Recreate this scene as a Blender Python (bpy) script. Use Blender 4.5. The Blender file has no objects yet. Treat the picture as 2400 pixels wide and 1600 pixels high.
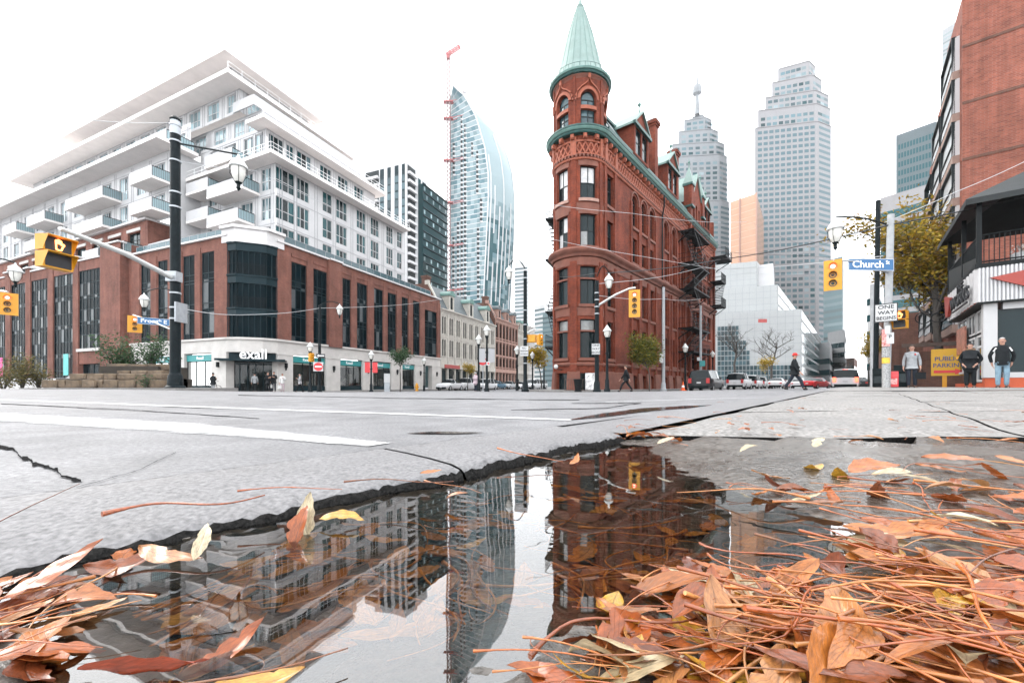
import bpy, bmesh, math, random
from mathutils import Vector, Matrix
sc = bpy.context.scene
COL = sc.collection
PI = math.pi
RAD = math.radians
# ---------------------------------------------------------------- camera
F, CX, HY, CH = 970.0, 1200.0, 905.0, 0.22      # focal length, centre, horizon (photo pixels), eye height (m)
cam_d = bpy.data.cameras.new('camera'); cam = bpy.data.objects.new('camera', cam_d); COL.objects.link(cam)
cam.location = (0, 0, CH); cam.rotation_euler = (PI/2, 0, 0)
cam_d.sensor_width = 36; cam_d.lens = F/2400*36; cam_d.shift_y = (HY-800)/2400
cam_d.clip_start = 0.02; cam_d.clip_end = 6000
sc.camera = cam
# ---------------------------------------------------------------- sky (white overcast), soft sun, exposure
SUN_EL, SUN_AZ = RAD(38), RAD(-62)              # azimuth from +Y towards +X
world = bpy.data.worlds.new('World'); sc.world = world; world.use_nodes = True
nt = world.node_tree; nt.nodes.clear()
sky = nt.nodes.new('ShaderNodeTexSky'); sky.sky_type = 'NISHITA'; sky.sun_disc = False
sky.sun_elevation = SUN_EL; sky.sun_rotation = SUN_AZ; sky.air_density = 1; sky.dust_density = 4
mx = nt.nodes.new('ShaderNodeMixRGB'); mx.inputs[0].default_value = 0.93
mx.inputs[2].default_value = (9.6, 9.9, 10.2, 1)
bg = nt.nodes.new('ShaderNodeBackground'); bg.inputs[1].default_value = 0.1
wo = nt.nodes.new('ShaderNodeOutputWorld')
nt.links.new(sky.outputs[0], mx.inputs[1]); nt.links.new(mx.outputs[0], bg.inputs[0]); nt.links.new(bg.outputs[0], wo.inputs[0])
sun_d = bpy.data.lights.new('sun', 'SUN'); sun_d.energy = .7; sun_d.angle = RAD(25); sun_d.color = (1, .95, .88)
sun = bpy.data.objects.new('sun', sun_d); COL.objects.link(sun)
sv = Vector((math.sin(SUN_AZ)*math.cos(SUN_EL), math.cos(SUN_AZ)*math.cos(SUN_EL), math.sin(SUN_EL)))
sun.rotation_euler = sv.to_track_quat('Z', 'Y').to_euler(); sun.location = (-40, 10, 80)
vs = sc.view_settings; vs.view_transform = 'Standard'; vs.look = 'None'; vs.gamma = 1; vs.exposure = 2.0
vs.use_curve_mapping = False
sc.render.film_transparent = False
cy = sc.cycles
cy.max_bounces = 6; cy.diffuse_bounces = 3; cy.glossy_bounces = 4; cy.transmission_bounces = 4; cy.volume_bounces = 0
cy.transparent_max_bounces = 12; cy.caustics_reflective = False; cy.caustics_refractive = False
cy.use_denoising = True; cy.use_adaptive_sampling = True; cy.adaptive_threshold = 0.02
cy.sample_clamp_indirect = 6

# ---------------------------------------------------------------- helpers
rnd = random.Random(11)
def rx(px): return (px-CX)/F
def W(px, py, D): return Vector((rx(px)*D, D, CH+(HY-py)/F*D))
_CP = [(0,0,.035),(-2,2,.035),(.5,2.5,.035),(-5,5,.05),(-9,9,.09),(-14,12,.13),(-22,15,.12),(0,12,-.02),(5,8,.02),(3,5,.03),
       (13.4,19.7,.05),(-11,20,-.12),(-20,33,-.40),(-15,38,-.40),(-32,36,-.36),(-55,45,-.25),(0,26,-.16),(5,27,-.2),(17,35,-.2),
       (29,37,-.08),(10,15,.04),(0,60,-.4),(0,100,-.4),(40,60,-.1),(80,100,-.1),(-100,60,-.2),(100,50,.1)]
def zg(x, y):                                   # height of the road surface
    y = max(y, -3); n = d = 0
    for a, b, c in _CP:
        w = 1/((x-a)**2+(y-b)**2+.3)**1.5
        n += w*c; d += w
    return n/d

class Fr:
    """ground frame: origin O, local x along d, local y to the left of d"""
    def __init__(s, O, d):
        s.O = Vector((O[0], O[1], 0)); d = Vector((d[0], d[1], 0)).normalized(); s.d = d; s.n = Vector((-d.y, d.x, 0))
    def u(s, px, v=0):                          # local x where the sight line of column px meets local y = v
        r = rx(px); A = s.O+s.n*v
        return (r*A.y-A.x)/(s.d.x-r*s.d.y)
    def uy(s, px, x=0):                         # local y where it meets local x
        r = rx(px); A = s.O+s.d*x
        return (r*A.y-A.x)/(s.n.x-r*s.n.y)
    def D(s, x, y): return s.O.y+s.d.y*x+s.n.y*y
    def z(s, x, y, py): return CH+(HY-py)/F*s.D(x, y)
    def w(s, x, y, z=0): p = s.O+s.d*x+s.n*y; return Vector((p.x, p.y, z))
    def rz(s): return math.atan2(s.d.y, s.d.x)

class MB:
    """collects faces (with uv in metres) for one mesh"""
    def __init__(s, mp=None): s.V = []; s.F = []; s.M = []; s.U = []; s.mp = mp; s.mi = 0
    def face(s, pts, uv=None):
        pts = [Vector(p) for p in pts]
        if uv is None:
            n = Vector((0, 0, 0))
            for i in range(len(pts)):
                a, b = pts[i], pts[(i+1) % len(pts)]
                n += Vector(((a.y-b.y)*(a.z+b.z), (a.z-b.z)*(a.x+b.x), (a.x-b.x)*(a.y+b.y)))
            ax = [abs(n.x), abs(n.y), abs(n.z)]; k = ax.index(max(ax))
            uv = [(p.y, p.z) if k == 0 else (p.x, p.z) if k == 1 else (p.x, p.y) for p in pts]
        if s.mp: pts = [Vector(s.mp(*p)) for p in pts]
        b = len(s.V); s.V += [tuple(p) for p in pts]; s.F.append(tuple(range(b, b+len(pts)))); s.M.append(s.mi); s.U += uv
    def box(s, x0, x1, y0, y1, z0, z1, skip=''):
        a = [(x0,y0,z0),(x1,y0,z0),(x1,y1,z0),(x0,y1,z0),(x0,y0,z1),(x1,y0,z1),(x1,y1,z1),(x0,y1,z1)]
        for k, q in (('f',(0,1,5,4)),('r',(1,2,6,5)),('b',(2,3,7,6)),('l',(3,0,4,7)),('t',(4,5,6,7)),('d',(3,2,1,0))):
            if k not in skip: s.face([a[i] for i in q])
        return s
    def bx(s, x0, x1, y0, y1, z0, z1, n=8):     # box cut along x (for curved maps)
        for i in range(n): s.box(x0+(x1-x0)*i/n, x0+(x1-x0)*(i+1)/n, y0, y1, z0, z1, ('' if i == 0 else 'l')+('' if i == n-1 else 'r'))
        return s
    def prism(s, poly, z0, z1):
        s.face([(p[0], p[1], z0) for p in reversed(poly)]); s.face([(p[0], p[1], z1) for p in poly])
        for i in range(len(poly)):
            a, b = poly[i], poly[(i+1) % len(poly)]
            s.face([(a[0],a[1],z0),(b[0],b[1],z0),(b[0],b[1],z1),(a[0],a[1],z1)])
        return s
    def slab(s, poly, y0, y1):                  # polygon in x,z pushed along y
        s.face([(p[0], y0, p[1]) for p in poly]); s.face([(p[0], y1, p[1]) for p in reversed(poly)])
        for i in range(len(poly)):
            a, b = poly[i], poly[(i+1) % len(poly)]
            s.face([(a[0],y1,a[1]),(b[0],y1,b[1]),(b[0],y0,b[1]),(a[0],y0,a[1])])
        return s
    def prof(s, xs, pr, cap=True):              # profile of (y,z) swept along x
        for a, b in zip(xs, xs[1:]):
            for p, q in zip(pr, pr[1:]): s.face([(a,p[0],p[1]),(b,p[0],p[1]),(b,q[0],q[1]),(a,q[0],q[1])])
        if cap:
            s.face([(xs[0],p[0],p[1]) for p in reversed(pr)]); s.face([(xs[-1],p[0],p[1]) for p in pr])
        return s
    def tube(s, pts, rad, n=8, cap=True):
        pts = [Vector(p) for p in pts]
        if not isinstance(rad, (list, tuple)): rad = [rad]*len(pts)
        rings = []; up = None; L = 0; Ls = []
        for i, p in enumerate(pts):
            t = (pts[min(i+1, len(pts)-1)]-pts[max(i-1, 0)]).normalized()
            if up is None:
                up = Vector((0,0,1)) if abs(t.z) < .9 else Vector((1,0,0))
            a = t.cross(up).normalized(); b = a.cross(t); up = b
            rings.append([p+(a*math.cos(k*2*PI/n)+b*math.sin(k*2*PI/n))*rad[i] for k in range(n)])
            if i: L += (p-pts[i-1]).length
            Ls.append(L)
        for i in range(len(rings)-1):
            for k in range(n):
                k2 = (k+1) % n
                s.face([rings[i][k], rings[i+1][k], rings[i+1][k2], rings[i][k2]], [(k/n,Ls[i]),(k/n,Ls[i+1]),((k+1)/n,Ls[i+1]),((k+1)/n,Ls[i])])
        if cap: s.face(list(rings[0])); s.face(list(reversed(rings[-1])))
        return s
    def cyl(s, p0, p1, r0, r1=None, n=12): return s.tube([p0, p1], [r0, r0 if r1 is None else r1], n)
    def lathe(s, pr, c=(0,0,0), n=20, a0=0, a1=2*PI):
        for i in range(n):
            t0, t1 = a0+(a1-a0)*i/n, a0+(a1-a0)*(i+1)/n
            for (r0, z0), (r1, z1) in zip(pr, pr[1:]):
                q = [(c[0]+r0*math.cos(t0), c[1]+r0*math.sin(t0), c[2]+z0), (c[0]+r0*math.cos(t1), c[1]+r0*math.sin(t1), c[2]+z0),
                     (c[0]+r1*math.cos(t1), c[1]+r1*math.sin(t1), c[2]+z1), (c[0]+r1*math.cos(t0), c[1]+r1*math.sin(t0), c[2]+z1)]
                if r0 < 1e-5: q = [q[0], q[2], q[3]]
                elif r1 < 1e-5: q = [q[0], q[1], q[2]]
                s.face(q)
        return s
    def ball(s, c, r, n=10, sx=1, sz=1):
        return s.lathe([(r*sx*math.sin(PI*k/n), -r*sz*math.cos(PI*k/n)) for k in range(n+1)], c, n*2)
    def wall(s, x0, x1, z0, z1, ops=(), y=0, dep=.3, xsub=()):
        """front face with openings (a,b,c,d[,rise]): rise = height of an arched head"""
        xs = sorted({round(v, 4) for v in [x0, x1, *xsub]+[q for o in ops for q in o[:2]] if x0 <= v <= x1})
        zs = sorted({round(v, 4) for v in [z0, z1]+[q for o in ops for q in o[2:4]] if z0 <= v <= z1})
        for a, b in zip(xs, xs[1:]):
            run = None
            for c, d in zip(zs, zs[1:]):
                m, k = (a+b)/2, (c+d)/2
                if any(o[0] < m < o[1] and o[2] < k < o[3] for o in ops):
                    if run: s.face([(a,y,run[0]),(b,y,run[0]),(b,y,run[1]),(a,y,run[1])]); run = None
                else: run = (run[0], d) if run else (c, d)
            if run: s.face([(a,y,run[0]),(b,y,run[0]),(b,y,run[1]),(a,y,run[1])])
        for o in ops:
            a, b, c, d = o[:4]; rise = o[4] if len(o) > 4 else 0; sp = d-rise
            xi = [v for v in xs if a-1e-4 <= v <= b+1e-4]
            s.face([(a,y,c),(a,y+dep,c),(a,y+dep,sp),(a,y,sp)]); s.face([(b,y+dep,c),(b,y,c),(b,y,sp),(b,y+dep,sp)])
            for p, q in zip(xi, xi[1:]): s.face([(p,y,c),(q,y,c),(q,y+dep,c),(p,y+dep,c)])
            if rise:
                n = 10; ar = [((a+b)/2-(b-a)/2*math.cos(PI*k/n), sp+rise*math.sin(PI*k/n)) for k in range(n+1)]
                for p, q in zip(ar, ar[1:]):
                    s.face([(p[0],y,p[1]),(q[0],y,q[1]),(q[0],y,d),(p[0],y,d)]) if p[1] < d-1e-4 or q[1] < d-1e-4 else 0
                    s.face([(p[0],y+dep,p[1]),(q[0],y+dep,q[1]),(q[0],y,q[1]),(p[0],y,p[1])])
            else:
                for p, q in zip(xi, xi[1:]): s.face([(p,y+dep,d),(q,y+dep,d),(q,y,d),(p,y,d)])
        return s
    def mesh(s, name, mats, smooth=None):
        me = bpy.data.meshes.new(name); me.from_pydata(s.V, [], s.F)
        for m in (mats if isinstance(mats, (list, tuple)) else [mats]): me.materials.append(M[m])
        if max(s.M or [0]): me.polygons.foreach_set('material_index', s.M)
        ul = me.uv_layers.new(name='UVMap'); ul.data.foreach_set('uv', [c for u in s.U for c in u])
        if smooth is not None:
            bm = bmesh.new(); bm.from_mesh(me); bmesh.ops.remove_doubles(bm, verts=bm.verts, dist=1e-5); bm.to_mesh(me); bm.free()
            me.polygons.foreach_set('use_smooth', [True]*len(me.polygons)); me.set_sharp_from_angle(angle=RAD(smooth))
        me.update(); return me
    def obj(s, name, mats, parent=None, loc=(0,0,0), rz=0, smooth=None):
        return link(name, s.mesh(name, mats, smooth), parent, loc, rz)

def link(name, me, parent=None, loc=(0,0,0), rz=0):
    o = bpy.data.objects.new(name, me); COL.objects.link(o); o.location = loc
    o.rotation_euler = rz if isinstance(rz, (tuple, list)) else (0, 0, rz)
    if parent: o.parent = parent
    return o
def tag(o, label=None, cat=None, group=None, kind=None):
    if label: o['label'] = label
    if cat: o['category'] = cat
    if group: o['group'] = group
    if kind: o['kind'] = kind
    return o
def thing(name, label, cat, loc=(0,0,0), rz=0, group=None): return tag(link(name, None, None, loc, rz), label, cat, group)
def copy_tree(o, parent=None):
    c = o.copy(); COL.objects.link(c); c.parent = parent
    for ch in o.children: copy_tree(ch, c)
    return c
_TX = {}
def text_mesh(body, m):
    """unit-size lettering mesh (built-in font)"""
    if body not in _TX:
        cu = bpy.data.curves.new('lettering', 'FONT'); cu.body = body; cu.size = 1; cu.extrude = .012; cu.align_x = 'CENTER'; cu.align_y = 'CENTER'
        cu.offset = .014; cu.resolution_u = 3
        o = bpy.data.objects.new('lettering', cu); COL.objects.link(o); bpy.context.view_layer.update()
        _TX[body] = bpy.data.meshes.new_from_object(o.evaluated_get(bpy.context.evaluated_depsgraph_get()))
        bpy.data.objects.remove(o); bpy.data.curves.remove(cu)
    k = (body, m)
    if k not in _TX:
        me = _TX[body].copy(); me.materials.clear(); me.materials.append(M[m]); _TX[k] = me
    return _TX[k]
def lettering(body, size, m, parent, loc, rz=0, ext=.004, sx=1, bold=0):
    """text standing upright in the local xz plane, read from local -y"""
    o = link('lettering', text_mesh(body, m), parent, loc, (PI/2, 0, rz)); o.scale = (sx*size, size, max(ext/.012, .2))
    return o

# ---------------------------------------------------------------- materials
M = {}
M['_'] = bpy.data.materials.new('plain')
for w_ in ('Rexall','exall','THE','WORKS','Front','St','E','Church','ONE','WAY','BEGINS','NO','PEDESTRIAN','CROSSING','P','PUBLIC','PARKING'): text_mesh(w_, '_')
def nodes(name):
    m = bpy.data.materials.new(name); m.use_nodes = True; M[name] = m; t = m.node_tree
    return m, t, t.nodes['Principled BSDF']
def NN(t, typ, **kw):
    n = t.nodes.new(typ)
    for k, v in kw.items():
        if k[0] == '_': setattr(n, k[1:], v)
        else: n.inputs[int(k[1:]) if k[0] == 'i' and k[1:].isdigit() else k].default_value = v
    return n
def c4(c, k=1): return (min(c[0]*k, 1), min(c[1]*k, 1), min(c[2]*k, 1), 1)
def mat(name, col, rough=.7, metal=0, var=.15, scale=2.0, bump=0, bscale=30, spec=.5, emit=0, coat=0, rvar=0, tint=None):
    m, t, b = nodes(name); L = t.links.new
    b.inputs['Roughness'].default_value = rough; b.inputs['Metallic'].default_value = metal
    b.inputs['Specular IOR Level'].default_value = spec; b.inputs['Coat Weight'].default_value = coat; b.inputs['Coat Roughness'].default_value = .05
    b.inputs['Base Color'].default_value = c4(col)
    if emit:
        b.inputs['Emission Color'].default_value = c4(col); b.inputs['Emission Strength'].default_value = emit
    if var or bump or rvar: tc = NN(t, 'ShaderNodeTexCoord')
    if var or rvar:
        n = NN(t, 'ShaderNodeTexNoise', Scale=scale, Detail=5, Roughness=.65); L(tc.outputs['Object'], n.inputs['Vector'])
        if var:
            r = NN(t, 'ShaderNodeValToRGB'); r.color_ramp.elements[0].position = .3; r.color_ramp.elements[1].position = .7
            r.color_ramp.elements[0].color = c4(col, 1-var); r.color_ramp.elements[1].color = c4(tint or col, 1+var)
            L(n.outputs['Fac'], r.inputs['Fac']); L(r.outputs[0], b.inputs['Base Color'])
        if rvar:
            mr = NN(t, 'ShaderNodeMapRange', i1=.35, i2=.65, i3=max(rough-rvar, .02), i4=min(rough+rvar, 1)); L(n.outputs['Fac'], mr.inputs[0]); L(mr.outputs[0], b.inputs['Roughness'])
    if bump:
        n2 = NN(t, 'ShaderNodeTexNoise', Scale=bscale, Detail=4); L(tc.outputs['Object'], n2.inputs['Vector'])
        bp = NN(t, 'ShaderNodeBump', Strength=bump, Distance=.02); L(n2.outputs['Fac'], bp.inputs['Height']); L(bp.outputs[0], b.inputs['Normal'])
    return m
def brick_mat(name, c1, c2, mortar, bw=.22, bh=.075, var=.25, msize=.012):
    m, t, b = nodes(name); L = t.links.new; b.inputs['Roughness'].default_value = .85; b.inputs['Specular IOR Level'].default_value = .25
    uv = NN(t, 'ShaderNodeTexCoord')
    br = NN(t, 'ShaderNodeTexBrick', Scale=1.0); br.inputs['Color1'].default_value = c4(c1); br.inputs['Color2'].default_value = c4(c2); br.inputs['Mortar'].default_value = c4(mortar)
    br.inputs['Brick Width'].default_value = bw; br.inputs['Row Height'].default_value = bh; br.inputs['Mortar Size'].default_value = msize; br.inputs['Mortar Smooth'].default_value = .2
    L(uv.outputs['UV'], br.inputs['Vector'])
    n = NN(t, 'ShaderNodeTexNoise', Scale=.7, Detail=6, Roughness=.7); L(uv.outputs['Object'], n.inputs['Vector'])
    mr = NN(t, 'ShaderNodeMapRange', i1=.3, i2=.7, i3=1-var, i4=1+var); L(n.outputs['Fac'], mr.inputs[0])
    mu = NN(t, 'ShaderNodeMixRGB', _blend_type='MULTIPLY'); mu.inputs[0].default_value = 1; L(br.outputs['Color'], mu.inputs[1]); L(mr.outputs[0], mu.inputs[2])
    mp = NN(t, 'ShaderNodeMapping'); mp.inputs['Scale'].default_value = (1.3, 1.3, .16); L(uv.outputs['Object'], mp.inputs[0])        # rain and soot streaks
    n2 = NN(t, 'ShaderNodeTexNoise', Scale=1.1, Detail=6, Roughness=.7); L(mp.outputs[0], n2.inputs['Vector']); m2 = NN(t, 'ShaderNodeMapRange', i1=.35, i2=.7, i3=1.08, i4=.66); L(n2.outputs['Fac'], m2.inputs[0])
    mv = NN(t, 'ShaderNodeMixRGB', _blend_type='MULTIPLY'); mv.inputs[0].default_value = 1; L(mu.outputs[0], mv.inputs[1]); L(m2.outputs[0], mv.inputs[2]); L(mv.outputs[0], b.inputs['Base Color'])
    bp = NN(t, 'ShaderNodeBump', Strength=.4, Distance=.008); L(br.outputs['Fac'], bp.inputs['Height']); bp.invert = True; L(bp.outputs[0], b.inputs['Normal'])
    return m
def glass_mat(name, col, rough=.04, spec=.8, wav=.012, metal=0):
    """window glass seen from outside: dark room behind, mirror-like surface, slightly uneven"""
    m, t, b = nodes(name); L = t.links.new
    b.inputs['Roughness'].default_value = rough; b.inputs['Specular IOR Level'].default_value = spec; b.inputs['Metallic'].default_value = metal
    oi = NN(t, 'ShaderNodeObjectInfo'); r = NN(t, 'ShaderNodeValToRGB')
    r.color_ramp.elements[0].color = c4(col, .55); r.color_ramp.elements[1].color = c4(col, 1.6)
    L(oi.outputs['Random'], r.inputs['Fac']); L(r.outputs[0], b.inputs['Base Color'])
    tc = NN(t, 'ShaderNodeTexCoord'); n = NN(t, 'ShaderNodeTexNoise', Scale=.9, Detail=1); L(tc.outputs['Object'], n.inputs['Vector'])
    bp = NN(t, 'ShaderNodeBump', Strength=.25, Distance=wav*4); L(n.outputs['Fac'], bp.inputs['Height']); L(bp.outputs[0], b.inputs['Normal'])
    return m

brick_mat('brick_red', (.225,.047,.021), (.145,.031,.016), (.09,.027,.018), .21, .07, .42)
brick_mat('brick_podium', (.20,.070,.047), (.15,.052,.036), (.15,.085,.07), .21, .07, .32)
brick_mat('brick_office', (.26,.082,.052), (.17,.052,.036), (.21,.105,.08), .30, .10, .2, .014)
brick_mat('brick_brown', (.15,.065,.043), (.10,.043,.032), (.11,.072,.058), .21, .07, .28)
mat('sandstone', (0.150,0.054,0.036), .85, var=.28, scale=1.6, bump=.2)
mat('sandstone_pale', (0.315,0.188,0.150), .8, var=.2, scale=3)
mat('terracotta', (0.251,0.066,0.033), .75, var=.2, scale=3, bump=.2)
mat('copper_pale', (0.156,0.222,0.203), .6, var=.14, scale=1.2)
mat('copper_dark', (0.011,0.060,0.053), .5, var=.35, scale=3)
mat('copper_mid', (0.081,0.167,0.146), .5, var=.2, scale=3)
mat('slate', (0.150,0.154,0.161), .6, var=.25, scale=2.5, bump=.2, bscale=12)
mat('dark_frame', (.008,.013,.014), .5, var=0, spec=.2)
mat('black_metal', (.005,.009,.010), .5, var=.3, scale=6, bump=.08, spec=.1)
mat('black_iron', (.005,.007,.008), .6, var=0, spec=.2)
mat('galvanised', (.34,.36,.38), .45, .5, var=.15, scale=5)
mat('white_panel', (0.423,0.419,0.423), .55, var=.06, scale=.6)
mat('white_line', (.30,.30,.31), .6, var=0)
mat('white_concrete', (.52,.505,.50), .8, var=.09, scale=1.0, bump=.1)
mat('soffit', (0.713,0.667,0.644), .8, var=.07, scale=.8)
mat('limestone', (0.459,0.438,0.416), .85, var=.12, scale=1.1, bump=.15)
mat('cream_stone', (0.400,0.376,0.336), .85, var=.18, scale=1.5, bump=.15)
mat('steel_teal', (.009,.021,.026), .5, var=.2, spec=.1)
mat('teal_sign', (.02,.22,.22), .45, var=.1)
mat('white_paint', (.78,.78,.78), .5, var=.05)
mat('white_letter', (.85,.85,.85), .5, var=0)
mat('black_letter', (.012,.013,.016), .5, var=0)
mat('blind', (.42,.42,.42), .8, var=.2, scale=3)
mat('curtain', (.50,.49,.47), .8, var=.25, scale=5)
glass_mat('glass_dark', (.006,.013,.015), .04, .2)
glass_mat('glass_podium', (.002,.006,.008), .1, .02)
glass_mat('glass_teal', (.010,.046,.052), .06, .2)
glass_mat('glass_condo', (.045,.075,.085), .06, .3)
glass_mat('glass_pale', (.20,.27,.29), .1, .6)  # white sky mirrored in the upper windows is put into this pale base
mat('lamp_glass', (.62,.61,.57), .25, var=.1, scale=8)
mat('concrete_far', (.46,.455,.46), .8, var=.08, scale=.15)
# ---------------------------------------------------------------- directions of the streets
dF = Vector((400, F, 0)).normalized()           # street running away on the left of the flatiron
dC = Vector((-dF.y, dF.x, 0))                   # the cross street
dW = Vector((800, F, 0)).normalized()           # street running away on its right
nW = Vector((dW.y, -dW.x, 0))                   # to the right of it
# ---------------------------------------------------------------- road
def road_mat():
    m, t, b = nodes('asphalt'); b.inputs['Specular IOR Level'].default_value = .22; L = t.links.new; tc = NN(t, 'ShaderNodeTexCoord')
    n1 = NN(t, 'ShaderNodeTexNoise', Scale=.35, Detail=5, Roughness=.7); n2 = NN(t, 'ShaderNodeTexNoise', Scale=75, Detail=6, Roughness=.75); n3 = NN(t, 'ShaderNodeTexNoise', Scale=4, Detail=6)
    vo = NN(t, 'ShaderNodeTexNoise', Scale=330, Detail=3)
    for n in (n1, n2, n3, vo): L(tc.outputs['Object'], n.inputs['Vector'])
    r = NN(t, 'ShaderNodeValToRGB'); r.color_ramp.elements[0].position = .3; r.color_ramp.elements[1].position = .72
    r.color_ramp.elements[0].color = (.085,.085,.09,1); r.color_ramp.elements[1].color = (.25,.246,.25,1); L(n2.outputs['Fac'], r.inputs['Fac'])
    r1 = NN(t, 'ShaderNodeMapRange', i1=.3, i2=.7, i3=.72, i4=1.15); L(n1.outputs['Fac'], r1.inputs[0])
    r3 = NN(t, 'ShaderNodeMapRange', i1=.3, i2=.7, i3=.78, i4=1.15); L(n3.outputs['Fac'], r3.inputs[0])
    mm = NN(t, 'ShaderNodeMath', _operation='MULTIPLY'); L(r1.outputs[0], mm.inputs[0]); L(r3.outputs[0], mm.inputs[1])
    mu = NN(t, 'ShaderNodeMixRGB', _blend_type='MULTIPLY'); mu.inputs[0].default_value = 1; L(r.outputs[0], mu.inputs[1]); L(mm.outputs[0], mu.inputs[2]); L(mu.outputs[0], b.inputs['Base Color'])
    rr = NN(t, 'ShaderNodeMapRange', i1=.38, i2=.66, i3=.6, i4=.85); L(n1.outputs['Fac'], rr.inputs[0]); L(rr.outputs[0], b.inputs['Roughness'])
    bp = NN(t, 'ShaderNodeBump', Strength=.45, Distance=.003); L(vo.outputs['Fac'], bp.inputs['Height']); L(bp.outputs[0], b.inputs['Normal'])
road_mat()
def pave_mat(name, lo, hi, rough=(.35,.7), sc_=90, st=.35):
    m, t, b = nodes(name); L = t.links.new; tc = NN(t, 'ShaderNodeTexCoord')
    n1 = NN(t, 'ShaderNodeTexNoise', Scale=1.6, Detail=7, Roughness=.72); n2 = NN(t, 'ShaderNodeTexNoise', Scale=sc_, Detail=4); n3 = NN(t, 'ShaderNodeTexNoise', Scale=14, Detail=5)
    for n in (n1, n2, n3): L(tc.outputs['Object'], n.inputs['Vector'])
    r = NN(t, 'ShaderNodeValToRGB'); r.color_ramp.elements[0].position = .3; r.color_ramp.elements[1].position = .7
    r.color_ramp.elements[0].color = c4(lo); r.color_ramp.elements[1].color = c4(hi); L(n2.outputs['Fac'], r.inputs['Fac'])
    r1 = NN(t, 'ShaderNodeMapRange', i1=.3, i2=.7, i3=.7, i4=1.2); L(n1.outputs['Fac'], r1.inputs[0])
    mu = NN(t, 'ShaderNodeMixRGB', _blend_type='MULTIPLY'); mu.inputs[0].default_value = 1; L(r.outputs[0], mu.inputs[1]); L(r1.outputs[0], mu.inputs[2]); L(mu.outputs[0], b.inputs['Base Color'])
    rr = NN(t, 'ShaderNodeMapRange', i1=.35, i2=.65, i3=rough[0], i4=rough[1]); L(n1.outputs['Fac'], rr.inputs[0]); L(rr.outputs[0], b.inputs['Roughness'])
    ad = NN(t, 'ShaderNodeMath', _operation='ADD'); L(n2.outputs['Fac'], ad.inputs[0]); L(n3.outputs['Fac'], ad.inputs[1])
    bp = NN(t, 'ShaderNodeBump', Strength=st, Distance=.006); L(ad.outputs[0], bp.inputs['Height']); L(bp.outputs[0], b.inputs['Normal'])
pave_mat('pavement', (.07,.066,.062), (.255,.243,.232), (.5,.85), 55, .9)
pave_mat('kerb_concrete', (.085,.083,.085), (.185,.18,.184), (.6,.9), 110, .4)
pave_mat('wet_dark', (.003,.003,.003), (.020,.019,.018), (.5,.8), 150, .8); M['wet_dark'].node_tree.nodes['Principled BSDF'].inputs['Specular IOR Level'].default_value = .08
pave_mat('wet_concrete', (.030,.026,.021), (.115,.10,.088), (.12,.5), 70, .7)
def paint_mat(name, col, wear):
    m, t, b = nodes(name); L = t.links.new; tc = NN(t, 'ShaderNodeTexCoord'); sx = NN(t, 'ShaderNodeSeparateXYZ'); L(tc.outputs['UV'], sx.inputs[0]); b.inputs['Base Color'].default_value = c4(col); b.inputs['Roughness'].default_value = .7; b.inputs['Specular IOR Level'].default_value = .2
    iv = NN(t, 'ShaderNodeMath', _operation='SUBTRACT'); iv.inputs[0].default_value = 1; L(sx.outputs[1], iv.inputs[1]); mn = NN(t, 'ShaderNodeMath', _operation='MINIMUM'); L(sx.outputs[1], mn.inputs[0]); L(iv.outputs[0], mn.inputs[1])
    e = NN(t, 'ShaderNodeMapRange', i1=0, i2=.34, i3=-.5, i4=.25); L(mn.outputs[0], e.inputs[0])
    n = NN(t, 'ShaderNodeTexNoise', Scale=5, Detail=8, Roughness=.75); n2 = NN(t, 'ShaderNodeTexNoise', Scale=60, Detail=4, Roughness=.7)
    for q in (n, n2): L(tc.outputs['Object'], q.inputs['Vector'])
    a1 = NN(t, 'ShaderNodeMath', _operation='ADD'); L(n.outputs['Fac'], a1.inputs[0]); L(e.outputs[0], a1.inputs[1]); a2 = NN(t, 'ShaderNodeMath', _operation='MULTIPLY_ADD'); a2.inputs[1].default_value = .6; L(n2.outputs['Fac'], a2.inputs[0]); L(a1.outputs[0], a2.inputs[2])
    f = NN(t, 'ShaderNodeMapRange', i1=wear, i2=wear+.3, i3=0, i4=1); L(a2.outputs[0], f.inputs[0]); tr = NN(t, 'ShaderNodeBsdfTransparent'); ms = NN(t, 'ShaderNodeMixShader'); L(f.outputs[0], ms.inputs[0]); L(tr.outputs[0], ms.inputs[1]); L(b.outputs[0], ms.inputs[2]); L(ms.outputs[0], t.nodes['Material Output'].inputs[0])
    return b
paint_mat('road_paint', (.40,.40,.40), .58); paint_mat('road_paint_worn', (.34,.34,.34), .75); wb_ = paint_mat('wet_patch', (.035,.030,.028), .62); wb_.inputs['Roughness'].default_value = .12; wb_.inputs['Specular IOR Level'].default_value = .5
mat('tar', (.004,.004,.0045), .9, spec=.03, var=.3, scale=20)

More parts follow.
